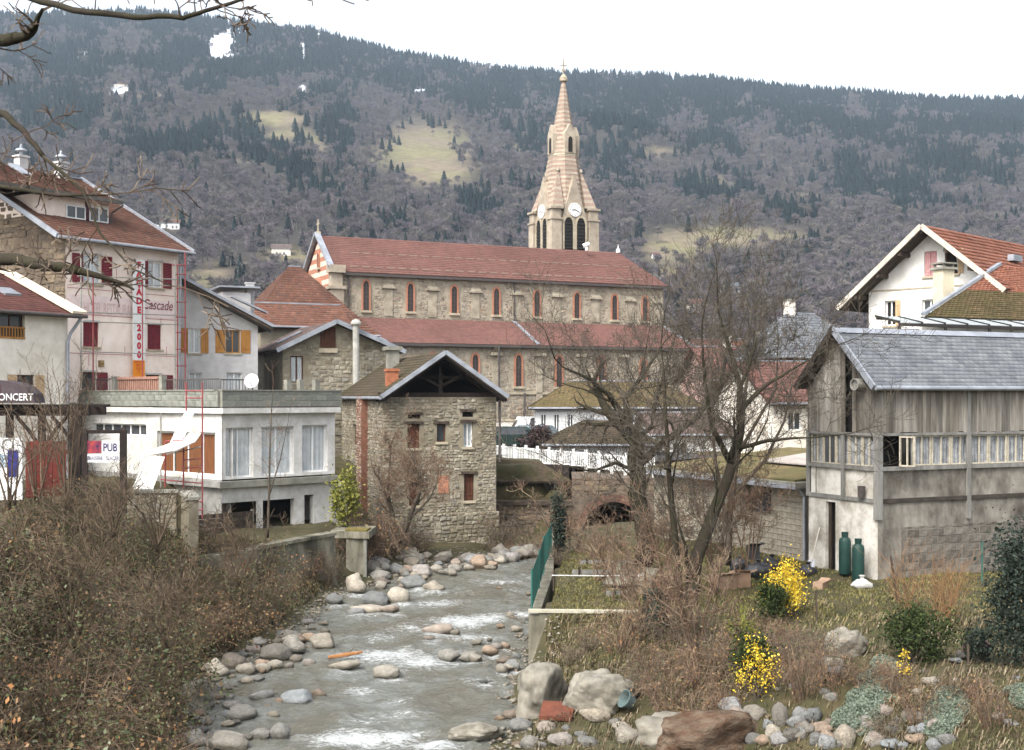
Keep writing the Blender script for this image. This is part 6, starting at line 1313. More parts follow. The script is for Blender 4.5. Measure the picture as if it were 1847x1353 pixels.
bm_part('lattice', galv, mast, lambda b: [b.tube([(x_ * 1.2, y_ * 1.2, 0), (x_ * .3, y_ * .3, hgt)], .35, 4) for x_, y_ in ((-1, -1), (1, -1), (0, 1))] + [b.tube([(-1, -1, 2 + i * 4), (1, -1, 4 + i * 4), (0, 1, 6 + i * 4)], .16, 3) for i in range(9)], kind='stuff')
bm_part('antenna_drum', white, mast, lambda b: b.lathe([(0, 0), (2.2, 0), (2.2, 2.5), (0, 2.5)], (0, 0, hgt - 7), 10)); bm_part('antenna_drum', white, mast, lambda b: b.lathe([(0, 0), (1.7, 0), (1.7, 2), (0, 2)], (0, 0, hgt - 15), 10))
# ------------------------------------------------------------------ stones in and beside the stream
from mathutils import noise as mnoise
def ground_at(px, py, lo=14.0, hi=62.0):
    Ds = np.arange(lo, hi, .12); X = (px - HX) / F * Ds; Z = CAMZ + (HY - py) / F * Ds; gg = np.maximum(gz(X, Ds), 0.0)
    k = np.argmax(Z < gg); D = Ds[k] if (Z < gg).any() else 30.0
    return Vector(((px - HX) / F * D, D, max(gzs((px - HX) / F * D, D), 0.0)))
rockm = bpy.data.materials.new('river_stone'); rockm.use_nodes = True
n = rockm.node_tree.nodes; l = rockm.node_tree.links; b = n['Principled BSDF']; b.inputs['Roughness'].default_value = .8; b.inputs['Specular IOR Level'].default_value = .35
oi = n.new('ShaderNodeObjectInfo'); cr = n.new('ShaderNodeValToRGB'); cr.color_ramp.interpolation = 'LINEAR'
RC = [C(150, 148, 140, .72), C(178, 166, 146, .74), C(128, 130, 128, .7), C(196, 186, 168, .74), C(112, 108, 100, .7), C(184, 160, 136, .74), C(160, 164, 164, .74), C(142, 132, 116, .72)]
while len(cr.color_ramp.elements) < len(RC): cr.color_ramp.elements.new(.5)
for i, c_ in enumerate(RC): cr.color_ramp.elements[i].position = i / (len(RC) - 1); cr.color_ramp.elements[i].color = c_
l.new(oi.outputs['Random'], cr.inputs[0]); tc = n.new('ShaderNodeTexCoord')
def nn_(s_, d_=6, r_=.65):
    t = n.new('ShaderNodeTexNoise'); t.inputs['Scale'].default_value = s_; t.inputs['Detail'].default_value = d_; t.inputs['Roughness'].default_value = r_; l.new(tc.outputs['Object'], t.inputs['Vector']); return t.outputs[0]
mrn = n.new('ShaderNodeMapRange'); mrn.inputs[1].default_value = .3; mrn.inputs[2].default_value = .7; mrn.inputs[3].default_value = .62; mrn.inputs[4].default_value = 1.22; l.new(nn_(2.4), mrn.inputs[0])
hs_ = n.new('ShaderNodeHueSaturation'); l.new(cr.outputs[0], hs_.inputs['Color']); l.new(mrn.outputs[0], hs_.inputs['Value'])
# wet and mossy towards the water line
geo = n.new('ShaderNodeNewGeometry'); sx_ = n.new('ShaderNodeSeparateXYZ'); l.new(geo.outputs['Position'], sx_.inputs[0])
wet = n.new('ShaderNodeMapRange'); wet.inputs[1].default_value = .02; wet.inputs[2].default_value = .16; wet.inputs[3].default_value = 1; wet.inputs[4].default_value = 0; l.new(sx_.outputs[2], wet.inputs[0])
mw = n.new('ShaderNodeMix'); mw.data_type = 'RGBA'; mw.blend_type = 'MULTIPLY'; l.new(wet.outputs[0], mw.inputs[0]); l.new(hs_.outputs[0], mw.inputs[6]); mw.inputs[7].default_value = (.5, .48, .42, 1)
l.new(mw.outputs[2], b.inputs['Base Color']); rw = n.new('ShaderNodeMapRange'); rw.inputs[3].default_value = .85; rw.inputs[4].default_value = .3; l.new(wet.outputs[0], rw.inputs[0]); l.new(rw.outputs[0], b.inputs['Roughness'])
bp = n.new('ShaderNodeBump'); bp.inputs['Strength'].default_value = .9; bp.inputs['Distance'].default_value = .08; l.new(nn_(7), bp.inputs['Height']); l.new(bp.outputs[0], b.inputs['Normal'])
tanst = mat('tan_boulder', C(150, 132, 112, .55), C(128, 98, 76, .55), 4.0, .92, 1.0, 9, dirt=.5, dscale=3.0, grime=(.5, .42, .36, 1), bdist=.12)
greyb = mat('grey_boulder', C(158, 152, 138, .74), C(122, 118, 108, .74), 2.0, .88, .6, 7, dirt=.4, dscale=1.2, grime=(.55, .53, .46, 1))
def rock_mesh(seed, sub=2, ang=.0, name='stone'):
    bm = bmesh.new(); bmesh.ops.create_icosphere(bm, subdivisions=sub, radius=1); r = random.Random(seed); off = Vector((r.uniform(0, 50), r.uniform(0, 50), r.uniform(0, 50)))
    planes = [(Vector((r.gauss(0, 1), r.gauss(0, 1), r.gauss(0, 1))).normalized(), r.uniform(.55, .9)) for _ in range(int(4 + ang * 8))]
    for v in bm.verts:
        p = v.co.copy()
        for nrm, dd in planes:
            e = p.dot(nrm) - dd
            if e > 0: p -= nrm * e * (.55 + .4 * ang)
        p *= 1 + .24 * mnoise.noise(p * 1.3 + off) + .12 * mnoise.noise(p * 2.9 + off) + .06 * mnoise.noise(p * 6.3 + off) + (.03 * mnoise.noise(p * 14 + off) if sub > 3 else 0)
        v.co = p
    me = bpy.data.meshes.new(name); bm.to_mesh(me); bm.free(); me.polygons.foreach_set('use_smooth', [True] * len(me.polygons)); me.materials.append(rockm); return me
RM = [rock_mesh(i, 3, .25 + (i % 3) * .35) for i in range(9)]; RB = [rock_mesh(40 + i, 5, .7) for i in range(5)]
def stone(px, py, wpx, hpx, label, group, name='river_stone', me=None, m=None, rot=None, depth=.8, at=None, tilt=.15):
    p = at or (ground_at(px, py)); D = p.y; sx, sz = wpx * D / F / 2, hpx * D / F / 2
    o = bpy.data.objects.new(name, me or RM[R.randrange(9)]); COL.objects.link(o); o.scale = (sx, sx * depth, sz * 1.15)
    o.location = (p.x, p.y + sx * depth * .6, p.z + sz * .5); o.rotation_euler = (R.uniform(-tilt, tilt), R.uniform(-tilt, tilt), R.uniform(-.5, .5) if rot is None else rot)
    if m: o.data = o.data.copy(); o.data.materials.clear(); o.data.materials.append(m)
    return tag(o, label, 'rock', group)
big = [(975, 1290, 118, 105, 'large round grey boulder under the garden wall corner', RB[0], greyb, .9), (1085, 1292, 128, 88, 'large flat-topped pale boulder overhanging the stream edge', RB[1], greyb, .7),
       (1285, 1380, 240, 92, 'huge rust-brown boulder on the right bank by the cobbles', RB[0], tanst, .7), (1215, 1356, 150, 75, 'smooth grey boulder half under the drooping brush', RB[3], greyb, .8),
       (862, 1340, 105, 44, 'flat orange-tan rock at the right edge of the shallows', RB[4], greyb, .7), (340, 1290, 80, 70, 'dark grey boulder at the foot of the left bramble bank', RB[0], greyb, .9),
       (652, 1212 - 0 + 8, 1, 1, '', None, None, 1)]
for q in big[:-1]: stone(*q[:4], q[4], None, 'boulder', q[5], q[6], depth=q[7])
for q in MIDST: stone(*q, 'larger rounded stone lying in the shallow stream', 'larger stones in the stream')
cob = [(1408, 1308, 30, 44), (1442, 1296, 24, 24), (1450, 1322, 40, 20), (1362, 1302, 44, 32), (1482, 1328, 48, 22), (1532, 1350, 48, 44), (1430, 1340, 40, 26), (1476, 1350, 38, 26), (1582, 1350, 44, 30), (1395, 1340, 36, 30), (1510, 1340, 26, 20), (1610, 1352, 40, 20), (1320, 1290, 46, 34), (1560, 1326, 24, 20), (1500, 1312, 30, 16), (1655, 1345, 40, 24), (1460, 1304, 60, 30), (1690, 1352, 36, 22)]
cob += [(R.uniform(1290, 1720), R.uniform(1296, 1352), s_, s_ * R.uniform(.6, .8)) for s_ in [R.choice((18, 24, 30, 36)) for _ in range(44)]]
for q in cob: stone(*q, 'pale rounded cobble heaped below the dry grass bank', 'cobbles heaped on the right bank', 'cobble')
for i in range(34):
    px, py = R.uniform(1240, 1840), R.uniform(1175, 1345); s_ = R.choice((12, 16, 22, 30)); stone(px, py, s_ * R.uniform(.9, 1.5), s_ * R.uniform(.5, .8), 'weathered stone half buried in the grass of the right slope', 'stones on the right slope')
stone(1530, 1190, 85, 62, 'long grey rock outcrop in the grassy slope below the lawn', None, 'boulder', RB[1], greyb, depth=.8); stone(1500, 1215, 50, 30, 'lower lump of grey rock below the long outcrop', None, 'boulder', RB[3], greyb)
for i in range(95):      # heap in front of the mill
    t = R.random(); px = 665 + 320 * t; py = R.uniform(1000, 1012) + (1 - t) * R.uniform(5, 62) ** 1.0 - (6 if t > .8 else 0)
    s_ = R.choice((14, 18, 22, 28, 36)); stone(px, py, s_ * R.uniform(.8, 1.2), s_ * R.uniform(.5, .75), 'pale river stone in the heap at the foot of the mill', 'stone heap below the mill')
for i in range(170):
    if R.random() < .68: py = R.uniform(1125, 1352); px = np.interp(py, [1120, 1180, 1220, 1353], [560, 440, 380, 330]) + abs(R.gauss(0, 70))
    elif R.random() < .6: py = R.uniform(1270, 1352); px = R.uniform(900, 1130)
    else: py = R.uniform(1060, 1240); px = np.interp(py, [1050, 1240], [970, 930]) - abs(R.gauss(0, 40))
    s_ = R.choice((9, 12, 16, 20, 28)); stone(px, py, s_ * R.uniform(.9, 1.4), s_ * R.uniform(.45, .7), 'small stone strewn along the stream margin', 'small stones along the stream')
# fine gravel
gm_ = mat('gravel', None, C(110, 104, 92, .6), 6, .9, .3, ramp=[C(140, 134, 122, .65), C(170, 160, 142, .7), C(110, 108, 100, .65), C(150, 130, 108, .65)], dirt=.2)
V, T = [], []
ico = [(0, 0, .7), (.9, 0, 0), (0, .9, 0), (-.9, 0, 0), (0, -.9, 0), (0, 0, -.5)]; it = [(0, 1, 2), (0, 2, 3), (0, 3, 4), (0, 4, 1), (5, 2, 1), (5, 3, 2), (5, 4, 3), (5, 1, 4)]
rs = np.random.RandomState(9); cx_, cy_ = rs.uniform(-9.5, 6, 26000), rs.uniform(21, 58, 26000); dd = sdist(cx_, cy_); ok = (dd > -1.0) & (dd < .9) & (rs.rand(26000) < np.exp(-np.abs(dd) * 1.0)) & ~((cy_ > 33) & (cx_ > 0) & (dd > 0)); cx_, cy_ = cx_[ok], cy_[ok]; zz = gz(cx_, cy_)
for x_, y_, z_ in zip(cx_, cy_, zz):
    if z_ < -.25: continue
    s_ = rs.uniform(.03, .10); o_ = len(V); a = rs.rand(6) * .5 + .75
    V += [(x_ + p[0] * s_ * a[i], y_ + p[1] * s_ * a[(i + 1) % 6], max(z_, -.03) + .3 * s_ + p[2] * s_ * .7) for i, p in enumerate(ico)]; T += [(o_ + a_, o_ + b_, o_ + c_) for a_, b_, c_ in it]
o = bpy.data.objects.new('gravel', raw_mesh('gravel', V, T, gm_)); COL.objects.link(o); tag(o, 'loose gravel and pebbles along both stream edges', 'gravel'); o['kind'] = 'stuff'

# ------------------------------------------------------------------ plants
bark = mat('grey_bark', C(116, 104, 90, .6), C(82, 74, 62, .6), 6, .95, .6, 20, dirt=.3, stretch=(1, 1, .3))
mossbark = mat('mossy_bark', C(84, 72, 62, .45), C(72, 70, 44, .45), 3, .95, .7, 18, dirt=.3)
twigm = mat('twig_bark', None, None, 3, .95, 0, ramp=[C(132, 114, 100, .6), C(106, 90, 78, .6), C(150, 134, 114, .6), C(118, 98, 84, .6)], dirt=.1)
redtwig = mat('reddish_twig', None, None, 3, .95, 0, ramp=[C(138, 104, 84, .6), C(116, 88, 70, .6), C(160, 138, 112, .6), C(128, 110, 96, .6), C(104, 80, 66, .6), C(176, 156, 128, .6)], dirt=.1)
darktwig = mat('dark_twig', None, None, 3, .95, 0, ramp=[C(104, 96, 84, .52), C(86, 78, 68, .52), C(124, 114, 98, .52)], dirt=.1)
banktwig = mat('bank_twig', None, None, 3, .95, 0, ramp=[C(104, 86, 70, .52), C(126, 108, 86, .52), C(88, 74, 60, .5), C(146, 126, 102, .55)], dirt=.1)
def spray(mb, p, d, L_, r0, lev, rng, up=.12, kids=(5, 5, 4), wander=.35, thin=None, minr=.0055):
    """a wandering branch with side branches"""
    n_ = 5; pts = [Vector(p)]; d = Vector(d).normalized(); dirs = []
    for i in range(n_):
        d = (d + Vector((rng.gauss(0, 1), rng.gauss(0, 1), rng.gauss(0, 1))) * wander * .5 + Vector((0, 0, up))).normalized(); dirs.append(d); pts.append(pts[-1] + d * L_ / n_)
    rad = [max(minr, r0 * (1 - .75 * i / n_)) for i in range(n_ + 1)]
    (thin if (thin is not None and r0 < .03) else mb).tube(pts, rad, 6 if r0 > .08 else (4 if r0 > .025 else 3), cap=False)
    if lev <= 0: return
    k = kids[min(len(kids) - 1, len(kids) - lev)] if lev <= len(kids) else kids[0]
    for j in range(k):
        t = rng.uniform(.25, 1.0); i = min(n_ - 1, int(t * n_)); q = pts[i].lerp(pts[i + 1], t * n_ - i)
        a = dirs[i]; s_ = a.cross(Vector((rng.gauss(0, 1), rng.gauss(0, 1), rng.gauss(0, 1)))).normalized(); nd = (a * rng.uniform(.4, .9) + s_ * rng.uniform(.6, 1.0)).normalized()
        spray(mb, q, nd, L_ * rng.uniform(.42, .68), max(minr, r0 * .5 * (1 - .5 * t)), lev - 1, rng, up, kids, wander, thin, minr)
def tree(name, label, base, limbs, seed, spread, lev=3, per=5, m=bark, tw=twigm, cat='tree', kids=(5, 5, 4), up=.12, group=None, blen=1.0):
    """limbs: list of (list of (px, py, D), r0, r1); side branches grow from them"""
    rng = random.Random(seed); o = thing(name, label, cat, base, 0, group); tk, cw_ = MB(), MB(); B0 = Vector(base)
    for pts, r0, r1 in limbs:
        P_ = [P(*q) - B0 for q in pts]; Q = []
        for i in range(len(P_) - 1):
            for s_ in range(4): t = s_ / 4; Q.append(P_[i].lerp(P_[i + 1], t) + Vector((rng.gauss(0, 1), rng.gauss(0, 1), rng.gauss(0, 1))) * r1 * .3)
        Q.append(P_[-1]); m_ = len(Q); rad = [r0 + (r1 - r0) * (i / (m_ - 1)) for i in range(m_)]; tk.tube(Q, rad, 8, cap=True)
        tot = sum((Q[i + 1] - Q[i]).length for i in range(m_ - 1))
        for j in range(int(per * tot)):
            t = rng.uniform(.25, 1.0); i = min(m_ - 2, int(t * (m_ - 1))); q = Q[i].lerp(Q[i + 1], t * (m_ - 1) - i); a = (Q[i + 1] - Q[i]).normalized()
            if q.z < (1.4 if r0 > .1 else .35): continue
            s_ = a.cross(Vector((rng.gauss(0, 1), rng.gauss(0, 1), rng.gauss(0, 1)))).normalized(); nd = (a * rng.uniform(.2, .8) + s_ + Vector((0, 0, .15))).normalized()
            spray(tk, q, nd, spread * rng.uniform(.5, 1.1) * (1.1 - .5 * t) * blen, min(rad[i] * .5, .05) * rng.uniform(.5, 1), lev, rng, up, kids, .4, cw_)
        spray(tk, Q[-1], Q[-1] - Q[-2], spread * .9, r1, lev, rng, up, kids, .35, cw_)
    tk.build('trunk', m, o, smooth=True); cw_.build('crown', tw, o); return o
gp = lambda px, py: tuple(ground_at(px, py))
tree('bare_tree', 'large bare tree with thick dark forked trunk left of the garage', P(1160, 1005, 40), [([(1160, 1015, 40), (1157, 930, 40), (1151, 850, 40), (1142, 790, 40)], .32, .25), ([(1140, 795, 40), (1120, 745, 39.6), (1098, 712, 39), (1060, 682, 38.6), (1015, 662, 38)], .14, .03),
     ([(1140, 790, 40), (1128, 720, 40.3), (1150, 690, 40.6), (1185, 640, 41)], .14, .04), ([(1150, 840, 40), (1200, 795, 39.6), (1258, 752, 39), (1300, 695, 38.6), (1312, 625, 38.4)], .15, .04), ([(1140, 800, 40), (1175, 770, 41), (1187, 705, 41.6), (1208, 645, 42)], .11, .03), ([(1148, 850, 40), (1110, 835, 39.5), (1070, 850, 39), (1020, 842, 38.6)], .07, .02)], 3, 2.9, 3, 2.2, mossbark, darktwig)
tree('bare_tree', 'tall leaning mossy tree whose stems rise from the brush by the yellow bush', P(1243, 1095, 32.5), [([(1243, 1105, 32.5), (1255, 1010, 32.7), (1290, 920, 33), (1320, 835, 33.2), (1334, 780, 33.4), (1335, 700, 33.5), (1318, 640, 33.6), (1304, 590, 33.6)], .21, .04), ([(1228, 1085, 32.5), (1216, 960, 32.2), (1206, 840, 32), (1201, 740, 31.8), (1196, 655, 31.8)], .11, .03),
     ([(1326, 810, 33.3), (1385, 795, 33), (1440, 790, 32.6)], .07, .03), ([(1335, 740, 33.5), (1380, 695, 33.8), (1440, 660, 34)], .08, .03), ([(1318, 835, 33.2), (1282, 765, 32.6), (1272, 690, 32.2), (1266, 610, 32)], .09, .03), ([(1243, 1050, 32.5), (1236, 985, 32), (1222, 940, 31.7)], .07, .02), ([(1335, 700, 33.5), (1352, 660, 34), (1364, 610, 34.2)], .06, .02)], 5, 2.6, 3, 1.7, mossbark, darktwig)
tree('bare_tree', 'slender upright bare tree against the block garage wall', P(1312, 1015, 37), [([(1312, 1020, 37), (1318, 900, 37), (1338, 780, 37), (1346, 690, 37), (1350, 630, 37)], .12, .025), ([(1316, 900, 37), (1380, 830, 37.3), (1415, 760, 37.5), (1430, 690, 37.6)], .07, .02), ([(1314, 960, 37), (1290, 830, 36.6), (1286, 740, 36.4), (1282, 660, 36.3)], .07, .02), ([(1330, 820, 37), (1400, 700, 36.6), (1402, 640, 36.4)], .06, .02)], 8, 2.2, 3, 1.5, bark, darktwig)
tree('sapling', 'thin bare sapling growing in front of the pub windows', P(485, 960, 45.5), [([(483, 970, 45.5), (486, 860, 45.5), (488, 770, 45.5), (492, 700, 45.5)], .05, .012), ([(484, 900, 45.5), (505, 830, 45.4), (520, 760, 45.2)], .03, .01)], 10, 1.0, 1, 2.0, bark, redtwig)
tree('gnarled_shrub', 'gnarled pollarded shrub against the mill front wall', P(715, 990, 53), [([(712, 1000, 53), (708, 930, 53), (690, 880, 53)], .16, .06), ([(718, 985, 53), (745, 920, 52.6), (762, 872, 52.5), (748, 838, 52.5)], .13, .05), ([(710, 960, 53), (700, 880, 53.3), (706, 800, 53.5)], .08, .03), ([(735, 940, 52.7), (775, 900, 52.4), (790, 865, 52.2)], .06, .02)], 12, 1.5, 3, 5.5, bark, redtwig, 'shrub', (5, 4, 4))
tree('bare_shrub', 'twiggy bare shrub on the bank before the bridge arch', P(1030, 1000, 47), [([(1030, 1010, 47), (1022, 930, 47), (1010, 880, 47)], .06, .02), ([(1035, 1005, 47), (1060, 930, 47), (1085, 880, 47)], .05, .02), ([(1028, 1005, 47), (990, 950, 47), (965, 905, 47)], .04, .02)], 14, 1.2, 2, 4.0, bark, redtwig, 'shrub')
for i, (px, py, D, hpx, lab) in enumerate(((70, 890, 39, 170, 'tall reddish bare shrub rising in front of the red screen'), (120, 900, 37, 230, 'tall thin-stemmed bare shrub rising beside the PUB sign'), (205, 950, 35, 100, 'loose bare shrub growing below the PUB sign'), (285, 975, 34, 95, 'arching bare shrub on the bank below the white boards'), (20, 900, 36, 120, 'spreading bare shrub below the noticeboard'), (160, 985, 32, 85, 'dense bare shrub standing on the bank below the two sign posts'), (430, 1035, 37, 85, 'dense bare shrub before the concrete stream wall'), (130, 1120, 25, 130, 'pale-stemmed bare shrub in the middle of the brambles'), (300, 1150, 28, 100, 'pale-stemmed bare shrub close above the water edge'))):
    L = [([(px + R.uniform(-8, 8), py + 20, D), (px + s_ * .45, py - hpx * .5, D + R.uniform(-.6, .6)), (px + s_, py - hpx * R.uniform(.7, 1.0), D + R.uniform(-1, 1))], .035, .01) for s_ in ((-60, -35, -15, 5, 28, 55) if i < 5 else (-80, -40, -8, 26, 62))]
    tree('bare_shrub', lab, P(px, py + 20, D), [(a_, r_ * (1 if i < 5 else .5), q_ * (1 if i < 5 else .6)) for a_, r_, q_ in L], 20 + i, 1.0, 1 if i < 5 else 2, 4.0 if i < 5 else 3.0, banktwig if i else redtwig, banktwig, 'shrub', kids=(5, 4))
# foreground tree whose limbs reach in from the left
tree('overhanging_tree', 'bare mossy tree outside the left edge reaching its limbs over the view', (-6.3, 12.3, 0.5), [([(-205, 1880, 12.3), (-210, 1200, 12.3), (-190, 600, 12.2), (-170, 100, 12), (-120, -200, 12)], .3, .14), ([(-185, 500, 12.2), (-60, 462, 11.6), (60, 474, 11), (143, 489, 10.6)], .075, .04), ([(-170, 90, 12), (-60, 78, 11.5), (30, 68, 11)], .07, .055),
     ([(-175, 250, 12), (-60, 190, 11.2), (10, 205, 10.8), (45, 240, 10.6), (78, 282, 10.5)], .045, .02), ([(78, 282, 10.5), (150, 345, 10.3), (180, 420, 10.2), (240, 485, 10), (310, 516, 9.8)], .016, .005), ([(-150, -80, 12), (20, -14, 10.8), (130, 18, 10.2), (240, 30, 9.8), (330, 32, 9.6), (385, 15, 9.4), (450, -5, 9.2)], .034, .012), ([(-180, 340, 12), (-40, 330, 11), (100, 352, 10.5), (190, 352, 10.2)], .03, .008)], 30, .62, 2, 1.4, mossbark, twigm, kids=(4, 4), up=.0, blen=.9)

leafm = lambda nm, cols: mat(nm, None, None, 3, .75, 0, ramp=cols, dirt=0, spec=.2)
bram = leafm('bramble_leaves', [C(98, 108, 66, .6), C(78, 92, 56, .6), C(126, 120, 86, .6), C(88, 100, 62, .6), C(108, 116, 80, .6), C(140, 108, 72, .6), C(88, 98, 64, .6), C(116, 84, 54, .6), C(150, 152, 126, .6), C(94, 106, 74, .6)])
bram2 = leafm('dry_bramble_leaves', [C(150, 116, 84, .7), C(164, 138, 104, .7), C(124, 98, 72, .7), C(112, 116, 76, .7), C(168, 118, 76, .7), C(140, 126, 102, .7)])
def leaf_cloud(rs, pts, size, m, name, flat=.0):
    n_ = len(pts); u = rs.normal(size=(n_, 3)); u /= np.linalg.norm(u, axis=1)[:, None]; w_ = np.cross(u, rs.normal(size=(n_, 3))); w_ /= np.linalg.norm(w_, axis=1)[:, None]
    s_ = (size * rs.uniform(.6, 1.4, n_))[:, None]; a = pts - u * s_ * .5; c = pts + u * s_ * .5; b_ = pts + w_ * s_ * .3; d = pts - w_ * s_ * .3
    V = np.stack([a, b_, c, d], 1).reshape(-1, 3); T = np.arange(n_ * 4).reshape(-1, 4); return raw_mesh(name, V, T, m)
def bramble_proto(seed, leaves, lm, cm, canes=60):
    rs = np.random.RandomState(seed); rg = random.Random(seed); mb = MB(); pts = []
    for i in range(canes):
        a = rg.uniform(0, 6.283); L_ = rg.uniform(.9, 2.1); h = rg.uniform(.5, 1.15); r0 = rg.uniform(.0, .45); q = []
        bx, by = r0 * math.cos(a + 1), r0 * math.sin(a + 1); a2 = a + rg.uniform(-.5, .5)
        for k in range(7):
            t = k / 6; rr_ = L_ * .62 * t; z = h * math.sin(min(1, t * 1.15) * math.pi * .78) * 1.25 * (1 if t < 1 else .9); q.append(Vector((bx + rr_ * math.cos(a + (a2 - a) * t), by + rr_ * math.sin(a + (a2 - a) * t), z - .1)))
        if rg.random() < .25: q = [Vector((bx + .12 * k * math.cos(a), by + .12 * k * math.sin(a), k * .27)) for k in range(7)]
        mb.tube(q, [.011 - .0012 * k for k in range(7)], 3, cap=False)
        for k in range(2):
            j = rg.randrange(2, 6); mb.tube([q[j], q[j] + Vector((rg.gauss(0, .18), rg.gauss(0, .18), rg.uniform(0, .3))), q[j] + Vector((rg.gauss(0, .35), rg.gauss(0, .35), rg.uniform(.05, .45)))], [.006, .005, .003], 3, cap=False)
        pts += [q[rg.randrange(1, 7)] + Vector((rg.gauss(0, .10), rg.gauss(0, .10), rg.gauss(0, .09))) for _ in range(leaves // canes)]
    return mb.mesh('canes', cm), leaf_cloud(rs, np.array([tuple(p) for p in pts]), .09, lm, 'leaves')
BP = [bramble_proto(1, 900, bram, banktwig, 56), bramble_proto(2, 780, bram, twigm, 56), bramble_proto(3, 420, bram2, banktwig, 56), bramble_proto(4, 1060, bram, banktwig, 56), bramble_proto(5, 240, bram2, redtwig, 56)]
BARE = [bramble_proto(6, 200, bram2, redtwig, 62), bramble_proto(7, 320, bram, twigm, 56)]
def bramble(x, y, s_, proto, label, group, name='bramble_bush'):
    o = thing(name, label, 'bush', (x, y, gzs(x, y) - .08), R.uniform(0, 6.28), group); o.scale = (s_, s_, s_ * R.uniform(.75, 1.2))
    for me in proto: c_ = bpy.data.objects.new(me.name.split('.')[0], me); COL.objects.link(c_); c_.parent = o
    return o
cand = 0; placed = []
while len(placed) < 210 and cand < 9000:
    cand += 1; y = R.uniform(15, 45.5); x = R.uniform(-25, -5.5); d = float(sdist(np.array([x]), np.array([y]))[0])
    px = HX + x / y * F; py = HY + (CAMZ - gzs(x, y)) / y * F
    if d < .5 or px < -160 or (y > 41.5 and x < -10) or (px > 515 and y > 39): continue
    mind = .62 + .012 * y
    if any((x - a) ** 2 + (y - b_) ** 2 < mind ** 2 for a, b_ in placed): continue
    placed.append((x, y)); dry = .6 if (px > 330 and y > 34) else .18
    pr = BP[R.choice((2, 4))] if R.random() < dry else BP[R.choice((0, 1, 3))]
    bramble(x, y, R.uniform(.55, 1.2) * (1 if (y < 34 or px > 330) else .75), pr, 'tangled bramble thicket with olive and rusty leaves on the left bank', 'brambles on the left bank')
for px, py, s_ in ((1120, 1160, .8), (1170, 1200, .6), (1225, 1210, .75), (1265, 1235, .7), (1160, 1240, .55), (1290, 1190, .6), (1210, 1275, .7), (1265, 1290, .6), (1310, 1265, .5), (1200, 1150, .6), (1250, 1160, .7), (1060, 1160, .4), (1030, 1180, .4)):
    p = ground_at(px, py + 15); bramble(p.x, p.y, s_, BARE[R.randrange(2)], 'leafless brown brush tangled around the leaning tree foot', 'brush below the leaning tree', 'brush')
for px, py, s_ in ((1420, 1190, .6), (1465, 1200, .6), (1400, 1230, .6), (1450, 1245, .55), (1500, 1225, .5), (1380, 1165, .6), (1340, 1200, .7), (1490, 1180, .4), (1440, 1160, .5), (1560, 1230, .5), (1620, 1250, .5), (1660, 1300, .45), (1740, 1250, .5), (1790, 1300, .5), (1600, 1320, .4), (1345, 1150, .5)):
    p = ground_at(px, py + 10); bramble(p.x, p.y, s_, BARE[R.randrange(2)], 'low brown brush on the slope right of the yellow bush', 'brush on the right slope', 'brush')
for px, py, D, s_ in ((640, 985, 51, 1.2), (665, 1000, 50.5, 1.3), (600, 985, 47.8, .8), (590, 990, 46.6, .7), (690, 1005, 52.5, 1.3), (720, 1000, 54, 1.2), (740, 995, 55, 1.0), (670, 990, 52, 1.4), (900, 985, 58.5, 1.2), (1040, 985, 58, 1.2), (1025, 960, 60, 1.3), (1030, 940, 61, 1.2), (760, 975, 55, .6), (560, 1000, 46, .7), (910, 960, 58, 1.0), (950, 970, 57.5, 1.1), (985, 985, 56, 1.0), (1000, 960, 57, 1.1), (1020, 1000, 52, .9), (1005, 1030, 48, .7), (1010, 1060, 44, .5)):
    p = P(px, py, D); bramble(p.x, D, s_, BARE[R.randrange(2)], 'bare brown brush clinging to the walls upstream', 'brush along the upstream walls', 'brush')
for i, (px, py, n_, hpx, lab) in enumerate(((1120, 1085, 9, 110, 'bare thin-stemmed shrub in the garden left of the compost bin'), (1205, 1085, 10, 190, 'tall cluster of bare stems beside the compost bin'), (1285, 1075, 10, 240, 'tall cluster of bare stems right of the leaning tree'), (1345, 1045, 7, 230, 'bare stems rising behind the refuse heap'), (1170, 1150, 9, 120, 'bare shrub above the flat-topped boulder'), (1255, 1175, 10, 130, 'bare shrub in the brush below the leaning tree'), (1085, 1050, 8, 100, 'bare shrub on the garden bed near the bridge'))):
    g_ = ground_at(px, py); D = g_.y
    L = [([(px + R.uniform(-14, 14), py + 6, D), (px + s_ * .5, py - hpx * .5, D + R.uniform(-.5, .5)), (px + s_ * R.uniform(.8, 1.3), py - hpx * R.uniform(.6, 1.0), D + R.uniform(-.8, .8))], .022, .006) for s_ in [R.uniform(-62, 62) for _ in range(n_)]]
    tree('bare_shrub', lab, g_, L, 60 + i, .8, 2, 3.2, redtwig, redtwig, 'shrub', kids=(4, 4))
